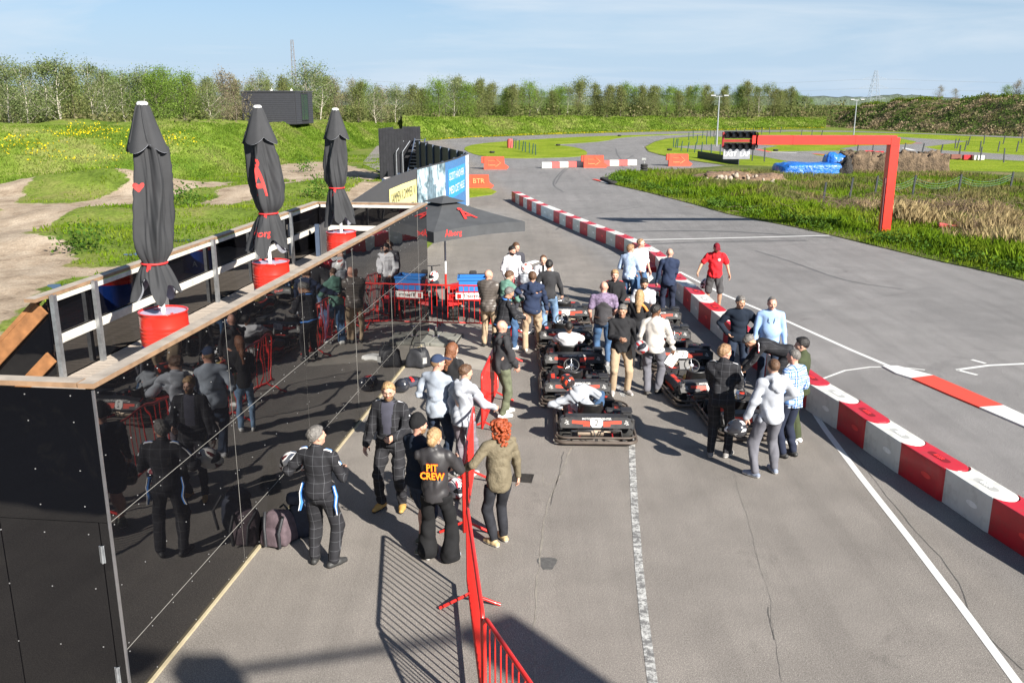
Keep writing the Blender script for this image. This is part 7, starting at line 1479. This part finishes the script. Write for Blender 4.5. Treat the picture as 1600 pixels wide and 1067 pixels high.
# --- foreground group on the left
person('suitL','grey haired man in a black racing suit with blue stripes, holding a white helmet',(493,662),1.82,-14,SUIT,SUIT,'light','short','grey',((.03,.03,.03),'k'),hands=((-.36,.20,1.16),(.22,.26,1.14)),feet=((-.12,.02,0,12),(.14,-.02,0,-30)),head=(-38,-4),wide=1.03,extra={'s':ex_shoulder(BLUS,WST),'st':ex_straps},collar=True,tlen=.04,topname='racing_suit_top',wr=.007,res=.015)
h=HANDPOS['suitL'][0]; helmet('white helmet with red graphics held by the blue striped suit man',(h.x-.10,h.y-.02,h.z+.03),(.72,.70,.68),(.10,.015,.015),rz=R(80),rx=.2,ry=-.3,visor=(.03,.03,.035))
person('glasses','bearded blond man wearing glasses, a black racing suit and yellow boots',(607,593),1.86,166,[ [SUIT,cloth('dark_checked_shirt',(.06,.06,.08))],lambda c:((np.abs(c[:,0])<.055+.10*(c[:,2]-.2))&(c[:,1]>.03)&(c[:,2]>.14)).astype(int)],SUIT,'light','short','blond',((.42,.25,.07),'k'),hands=((-.16,.30,1.13),(.33,.08,.86)),feet=((-.14,.0,0,12),(.14,.06,0,-14)),head=(18,4),beard='sandy',wide=1.05,extra={'g':ex_glasses(),'b':ex_belt(M('belt_black',(.03,.03,.032),.5)),'s':ex_shoulder(WST,SUIT)},collar=True,tlen=.03,curl=(.9,.5),topname='racing_suit_top',wr=.011,res=.015)
person('beanie','man in black knitted cap, dark sweater and shorts carrying a helmet',(652,646),1.80,-48,BLACKS,DJEAN,'pink','beanie','black',((.08,.09,.07),'w'),hands=((-.30,.22,.80),(.30,.22,1.12)),feet=((-.12,.10,0,8),(.12,-.08,0,-10)),head=(-6,2),legs='short',belly=.03,wide=1.06,beard='sandy',wr=.007,res=.015)
h=HANDPOS['beanie'][0]; helmet('glossy black helmet hanging from the hand of the knitted cap man',(h.x+.01,h.y-.03,h.z-.17),(.012,.012,.014),(.03,.03,.035),rz=R(150),rx=-.1,visor=(.02,.02,.022))
person('pit','woman with blond bun and black jacket printed PIT CREW, seen from behind',(678,665),1.76,-8,PITB,cloth('black_flared',(.012,.012,.013)),'light','bun','blond',((.35,.37,.4),'w'),hands=((.02,.36,1.16),(.22,.36,1.22)),feet=((-.13,.05,0,12),(.17,.0,0,-28)),head=(-12,3),flare=.062,belly=.02,wide=.98,extra={'tx':ex_text(['PIT','CREW'],.36,.125,YTX,RTX,dep=.160)},collar=True,tlen=.10,topname='jacket',wr=.009,res=.015,curl=(.5,.2))
person('curly','woman with curly red hair in a quilted olive jacket, hand on the barrier',(779,651),1.72,22,QUI,BJ,'light','curly','ginger',((.48,.36,.19),'w'),hands=((-.44,.20,1.06),(.31,.08,.88)),feet=((-.08,-.02,0,25),(.10,.08,0,5)),head=(38,2),belly=.035,wide=1.02,extra={'g':ex_glasses()},collar=True,tlen=.15,topname='jacket',wr=.009,res=.015)
person('cap','man in a navy cap and pale grey sweater with his back turned',(683,551),1.84,-25,cloth('pale_grey_blue',(.33,.37,.43)),DJEAN,'pink','cap','navy',((.4,.4,.42),'w'),hands=((-.22,.16,1.02),(.14,.36,1.15)),head=(-40,6),sleeve='long',belly=.06,wide=1.10,extra={'g':ex_glasses(True)},tlen=.1,wr=.009,res=.015)
person('longh','woman with long straight brown hair in a black top',(706,533),1.70,-28,BLK,LJEAN,'light','long','long',((.6,.6,.6),'w'),hands=((-.14,.26,1.12),(.18,.26,1.1)),head=(-18,6),wide=.9,tlen=.1)
person('hood2','young man in a light grey hoodie and checked trousers leaning on the barrier',(722,568),1.76,-32,LG,KIDPL,'light','short','brown',((.5,.5,.5),'w'),hands=((-.26,.10,.84),(.36,.32,1.08)),head=(-28,4),hood=True,wide=1.0,tlen=.10,wr=.013,res=.015,lean=6)
person('bald','bald man in a black sweater with red collar and olive cargo trousers',(783,497),1.80,-62,CHAR,OLV,'pink','bald','black',((.70,.70,.68),'w'),hands=((.02,.26,.95),(.16,.24,.88)),feet=((-.08,.14,0,12),(.12,-.04,0,-8)),head=(8,2),belly=.06,wide=1.05,collar=True,tlen=.10,wr=.012,extra={'hd':lambda T,d: MB().tube([Vector(d['t'](.085*math.cos(a),-.02+.08*math.sin(a),.525+.02*math.sin(a)))*d['s'] for a in np.linspace(0,6.283,17)[:-1]],.020,6,closed=True).build('red_collar',REDT,T)})
person('suitb','grey haired man in a racing suit with blue collar leaning on a barrier',(785,446),1.76,-60,SUIT,SUIT,'tan','short','grey',((.03,.03,.03),'k'),hands=((.06,.44,1.12),(.24,.40,1.10)),head=(-4,10),lean=12,wide=1.08,belly=.04,extra={'c':lambda T,d: MB().tube([Vector(d['t'](.08*math.cos(a),-.015+.075*math.sin(a),.54))*d['s'] for a in np.linspace(0,6.283,17)[:-1]],.018,6,closed=True).build('blue_collar',BLUS,T),'w':lambda T,d: MB().tube([Vector(d['t'](.20*math.cos(a),-.005+.16*math.sin(a),-.02))*d['s'] for a in np.linspace(0,6.283,21)[:-1]],.020,6,closed=True).build('blue_waist_strap',BLUS,T)},topname='racing_suit_top')
person('greenh','brown haired man in a dusty green hoodie and jeans',(790,421),1.82,-40,TEAL,JEAN,'light','short','brown',((.68,.68,.66),'w'),hands=((-.05,.3,1.05),(.2,.34,1.1)),head=(-20,16),hood=True,lean=8,feet=((-.1,-.1,0,10),(.2,.05,0,-40)))
person('puffer','bald man in a brown puffer jacket and khaki trousers seen from behind',(763,419),1.82,-22,PUF,KH,'pink','bald','black',((.02,.02,.02),'k'),hands=((-.10,.22,.95),(.14,.24,.98)),head=(-25,4),puff=.035,belly=.03,wide=1.04,tlen=.10,topname='jacket')
person('greysw','dark haired bearded man in a white sweater at the back left',(800,382),1.80,-165,WT,DK,'light','short','black',((.1,.1,.1),'w'),hands=((-.2,.14,.95),(.2,.14,.95)),head=(25,14),beard='black',wide=1.0)
person('dk','man in a dark jacket directly behind the man in the white sweater',(806,377),1.80,-160,DK,DK,'light','short','brown',((.1,.1,.1),'k'),head=(20,6),res=.02)
person('moto','rider in a grey hoodie wearing a white motocross helmet',(822,411),1.72,-48,MG,DK,'light','helmet','black',((.72,.72,.7),'w'),hands=((-.24,.12,.92),(.25,.12,.95)),head=(-10,2),hood=True)
hp=HEADPOS['moto']
hm=helmet('white motocross helmet with a long peak worn by the rider in grey',(hp.x,hp.y,hp.z+.0),(.80,.80,.78),(.45,.1,.08),rz=R(-58),visor=(.25,.06,.05)); m=MB(); m.add([(-.11,.08,.13),(.11,.08,.13),(.085,.30,.165),(-.085,.30,.165),(-.11,.08,.145),(.11,.08,.145),(.085,.30,.175),(-.085,.30,.175)],[(0,3,2,1),(4,5,6,7),(0,1,5,4),(1,2,6,5),(2,3,7,6),(3,0,4,7)]); m.build('peak',M('helmet_white_peak',(.8,.8,.78),.3),hm); m=MB(); m.box((0,.16,-.075),(.12,.10,.08),bev=.03); m.build('chin_guard',M('helmet_white_peak',(.8,.8,.78),.3),hm)
person('navyh','man in a navy hoodie and khaki trousers stretching his arm to the left',(832,422),1.84,6,NAVY,KH,'tan','short','brown',((.55,.48,.38),'w'),hands=((-.62,.18,1.16),(.34,.12,.90)),feet=((-.15,-.02,0,10),(.20,.16,0,-14)),head=(0,3),hood=True,wide=1.08,belly=.03,tlen=.09,wr=.012,poles=((-.6,-.2,-.6),(.5,-.8,-.5)))
person('blk','man in a black sweater and washed blue jeans by the last left kart',(858,404),1.86,-6,CHAR,LJEAN,'light','short','black',((.1,.1,.12),'w'),hands=((-.30,.08,.95),(.30,.20,.92)),feet=((-.10,-.05,0,8),(.16,.08,.0,-12)),head=(0,4),wide=1.02)
person('whitesh','balding man in white shirt and dark tie behind the black sweater man',(849,396),1.78,178,[ [WT,BLK],lambda c:((np.abs(c[:,0])<.03)&(c[:,1]>.02)&(c[:,2]>.1)).astype(int)],DK,'light','receding','brown',((.05,.05,.05),'k'),head=(0,16),collar=True,res=.02)
person('purple','bald man in a purple and black panelled t-shirt and blue jeans',(944,437),1.84,-4,[[CAMO,MESH],lambda c:((c[:,2]<.40-.9*np.maximum(np.abs(c[:,0])-.05,0))&(np.abs(c[:,0])<.2)).astype(int)],JEAN,'pink','bald','black',((.2,.2,.22),'w'),hands=((-.25,.10,.95),(.20,.22,1.0)),head=(0,6),sleeve='short',wide=1.12,belly=.02,extra={'b':ex_belt(M('brown_belt',(.06,.03,.02),.5))})
person('blond','smiling blond man in a black jacket with red shoulder stripes',(961,419),1.80,172,BLK,DK,'pink','short','blond',((.03,.03,.03),'k'),hands=((-.14,.26,1.0),(.14,.26,1.0)),head=(10,6),extra={'s':ex_shoulder(REDT,REDT)},collar=True,topname='jacket')
person('ltblue','man with sandy hair in a pale blue patterned shirt and jeans',(985,380),1.82,-28,LBL,JEAN,'pink','short','sandy',((.1,.08,.06),'k'),hands=((-.18,.2,1.05),(.30,.14,.88)),head=(-28,8),belly=.06,wide=1.05,collar=True,sleeve='half',tlen=.08)
person('white','man in sunglasses and a white shirt beside the barrier',(1001,371),1.84,-150,WT,JEAN,'pink','receding','sandy',((.1,.08,.06),'k'),hands=((-.28,.08,.9),(.26,.14,.92)),head=(52,6),extra={'g':ex_glasses(True),'b':ex_belt(M('brown_belt',(.06,.03,.02),.5))},belly=.05,collar=True,sleeve='half')
person('navy','bald man in navy sweater and navy trousers seen from behind',(1047,386),1.84,-4,NAVY,cloth('navy_trousers',(.020,.025,.045)),'pink','bald','black',((.02,.02,.02),'k'),hands=((-.30,.06,.86),(.14,.24,.95)),head=(0,3),wide=1.04,tlen=.1)
person('tee','black haired bearded man in a white t-shirt between the karts',(1008,430),1.80,165,WT,DK,'tan','short','black',((.03,.03,.03),'k'),hands=((-.1,.28,1.0),(.34,.16,.86)),head=(12,16),beard='black',sleeve='short',lean=6)
person('blondw','woman with long blond hair in a black top with an orange scarf',(1000,451),1.72,-10,BLK,BLK,'light','long','blond',((.03,.03,.03),'k'),hands=((-.12,.26,1.1),(.14,.26,1.1)),head=(-6,8),wide=.95,extra={'sc':lambda T,d: MB().tube([Vector(d['t'](.05,-.10,.53))*d['s'],Vector(d['t'](.12,-.11,.47))*d['s'],Vector(d['t'](.18,-.12,.38))*d['s']],.032,6).build('scarf',M('orange_scarf',(.62,.22,.05),.8,var=.4,vs=20),T)})
person('grey','grey haired man in a black sweater and khaki trousers holding a helmet',(972,472),1.80,-172,BLK,KH,'tan','short','grey',((.33,.31,.30),'w'),hands=((-.28,.16,1.02),(.10,.28,1.16)),feet=((-.15,.02,0,18),(.14,.02,0,-14)),head=(-18,14),belly=.05,wide=1.06,tlen=.09,collar=False,wr=.007)
h=HANDPOS['grey'][0]; helmet('silver and red helmet carried under the arm of the grey haired man',(h.x+.06,h.y-.05,h.z+.0),(.45,.45,.47),(.40,.02,.02),rz=R(200),rx=.5,ry=.5)
person('wsw','black haired man in a cream sweater holding a sheet of paper',(1025,473),1.80,-14,CREAM,GY,'brown','short','black',((.05,.045,.04),'k'),hands=((-.26,.12,.95),(.36,.08,.88)),feet=((-.10,-.02,0,12),(.10,.10,0,-30)),head=(-42,6),wide=1.08,tlen=.09,wr=.012)
h=HANDPOS['wsw'][1]; m=MB(); m.box((0,0,0),(.20,.012,.29)); tag(m.build('sheet_of_paper',WHITE,None,(h.x-.03,h.y,h.z-.13),(0,R(32),R(8))),'white sheet of paper held low by the man in the cream sweater','paper')
person('red','man in a red t-shirt, dark red cap and shorts on the track',(1120,377),1.84,176,REDS,SHG,'tan','cap','dark red',((.05,.05,.05),'k'),hands=((-.36,.10,.94),(.46,.16,1.02)),feet=((-.14,.05,0,10),(.17,-.12,.0,-12)),head=(6,26),sleeve='short',legs='short',belly=.04,wide=1.1,beard='brown',tlen=.09,extra={'p':lambda T,d: MB().ell(Vector(d['t'](-.07,.135,.38))*d['s'],(.045,.008,.045),10).build('chest_print',LOGO,T)})
person('blks','grey haired man in a dark shirt and jeans with both hands on his hips',(1158,459),1.82,168,BLACKS,DJEAN,'tan','short','grey',((.16,.17,.2),'w'),hands=((-.20,.06,1.02),(.20,.06,1.02)),poles=((-1,-.35,.05),(1,-.35,.05)),feet=((-.13,.0,0,10),(.13,.02,0,-10)),head=(28,12),wide=1.05,collar=True,tlen=.08,wr=.007)
person('blue','smiling man in a light blue shirt with a lanyard',(1207,461),1.84,172,SHRT,DJEAN,'pink','receding','grey',((.03,.03,.03),'k'),hands=((-.28,.08,.88),(.27,.1,.9)),head=(6,8),belly=.07,wide=1.12,extra={'l':ex_lanyard},collar=True,wr=.007)
BN=G(1214,622); person('bend','grey haired man in a black racing suit bending far forward',None,1.84,80,SUIT,SUIT,'tan','short','grey',((.42,.33,.22),'w'),loc=(BN[0]+.0,BN[1]+.0),lean=74,pelvis=(0,-.10,.88),hands=((-.12,.68,.50),(.16,.66,.52)),feet=((-.14,.30,0,8),(.16,-.10,0,-12)),head=(0,-10),extra={'s':ex_shoulder(REDT,WST)},topname='racing_suit_top',wide=1.05)
person('suit','broad fair haired man in a black racing suit behind the right karts',(1133,535),1.88,-24,SUIT,SUIT,'pink','short','sandy',((.20,.19,.18),'w'),hands=((-.04,.28,1.12),(.12,.28,1.16)),feet=((-.11,-.02,0,10),(.12,.06,0,-18)),head=(-38,2),wide=1.12,belly=.05,extra={'s':ex_shoulder(WST,SUIT)},collar=True,topname='racing_suit_top',wr=.011,res=.015)
person('hood','man in light grey hoodie and grey trousers, one hand on his hip',(1211,557),1.86,14,LG,GY,'light','buzz','brown',((.20,.23,.30),'w'),hands=((-.36,.04,.88),(.22,.16,1.06)),poles=((-.5,-.8,-.5),(1,-.2,-.1)),feet=((-.20,-.02,0,30),(.16,.06,0,-4)),head=(-8,4),hood=True,wide=1.05,tlen=.09,wr=.012,res=.015)
h=HANDPOS['hood'][0]; helmet('black and white helmet held low by the light grey hoodie man',(h.x-.12,h.y-.02,h.z-.10),(.03,.03,.035),(.6,.6,.6),rz=R(60),rx=.3,ry=.5)
person('plaid','balding man in a blue checked shirt and navy trousers',(1243,542),1.80,38,PLD,cloth('navy_trousers',(.02,.025,.045)),'pink','buzz','grey',((.03,.03,.03),'k'),hands=((-.18,.22,1.0),(.22,.18,1.02)),feet=((-.1,.0,0,10),(.1,-.05,0,-10)),head=(8,4),belly=.09,wide=1.08,tlen=.10,wr=.009,res=.015)
person('green','young dark haired man in deep green clothes and white shoes',(1256,524),1.84,56,GRN,GRN,'light','short','black',((.76,.76,.75),'w'),hands=((-.10,.22,1.0),(.24,.05,.88)),feet=((-.09,.02,0,10),(.1,.0,0,-12)),head=(18,4),collar=True,tlen=.10,wr=.011,res=.015)
# --- seated drivers
def seated(key,label,k,**a):
    c=k.location; rz=math.degrees(k.rotation_euler.z); q=Matrix.Rotation(k.rotation_euler.z,4,'Z')@Vector((-.07,-.10,0)); return person(key,label,None,1.78,rz,loc=(c.x+q.x,c.y+q.y),pelvis=(0,-.02,.24),feet=((-.14,.68,.12,0),(.14,.68,.12,0)),poles=((-1,-.3,-.4),(1,-.3,-.4),(-.3,.2,1),(.3,.2,1)),**a)
seated('drv3','driver with black hair and white t-shirt seated in a kart',KS[1],top=WT,bottom=BJ,skn='brown',hair='buzz',hairc='black',lean=-14,hands=((-.16,.30,.52),(.16,.30,.52)),head=(0,6),sleeve='short',wide=1.12)
seated('drv2','helmeted driver in a grey jacket bending over in kart number 2',K0,top=MG,bottom=JEAN,skn='light',hair='helmet',lean=14,side=-34,hands=((-.52,.12,.36),(.10,.36,.50)),head=(10,-12),wide=1.05,wr=.013,topname='jacket')
hp=HEADPOS['drv2']; helmet('black and orange helmet worn by the bending driver of kart number 2',(hp.x,hp.y,hp.z),(.03,.022,.022),(.60,.06,.02),rz=R(25),rx=-.35,ry=-.5)
c=KS[4].location; helmet('dark purple helmet lying on the nearest kart of the right row',(c.x-.42,c.y+.10,.42),(.05,.03,.10),(.35,.3,.4),rz=R(200),rx=.2)
c=KS[2].location
BPX=(1097,452); q=G(*BPX,.5); helmet('white and black helmet resting on top of the barrier near the red shirt',(q[0]+.12,q[1]+.1,.63),(.62,.62,.62),(.03,.03,.03),rz=R(100))
q=G(712,757); helmet('white and dark red helmet on the ground by the crowd barrier',(-.80,11.95,.14),(.60,.58,.58),(.25,.03,.04),rz=R(220))
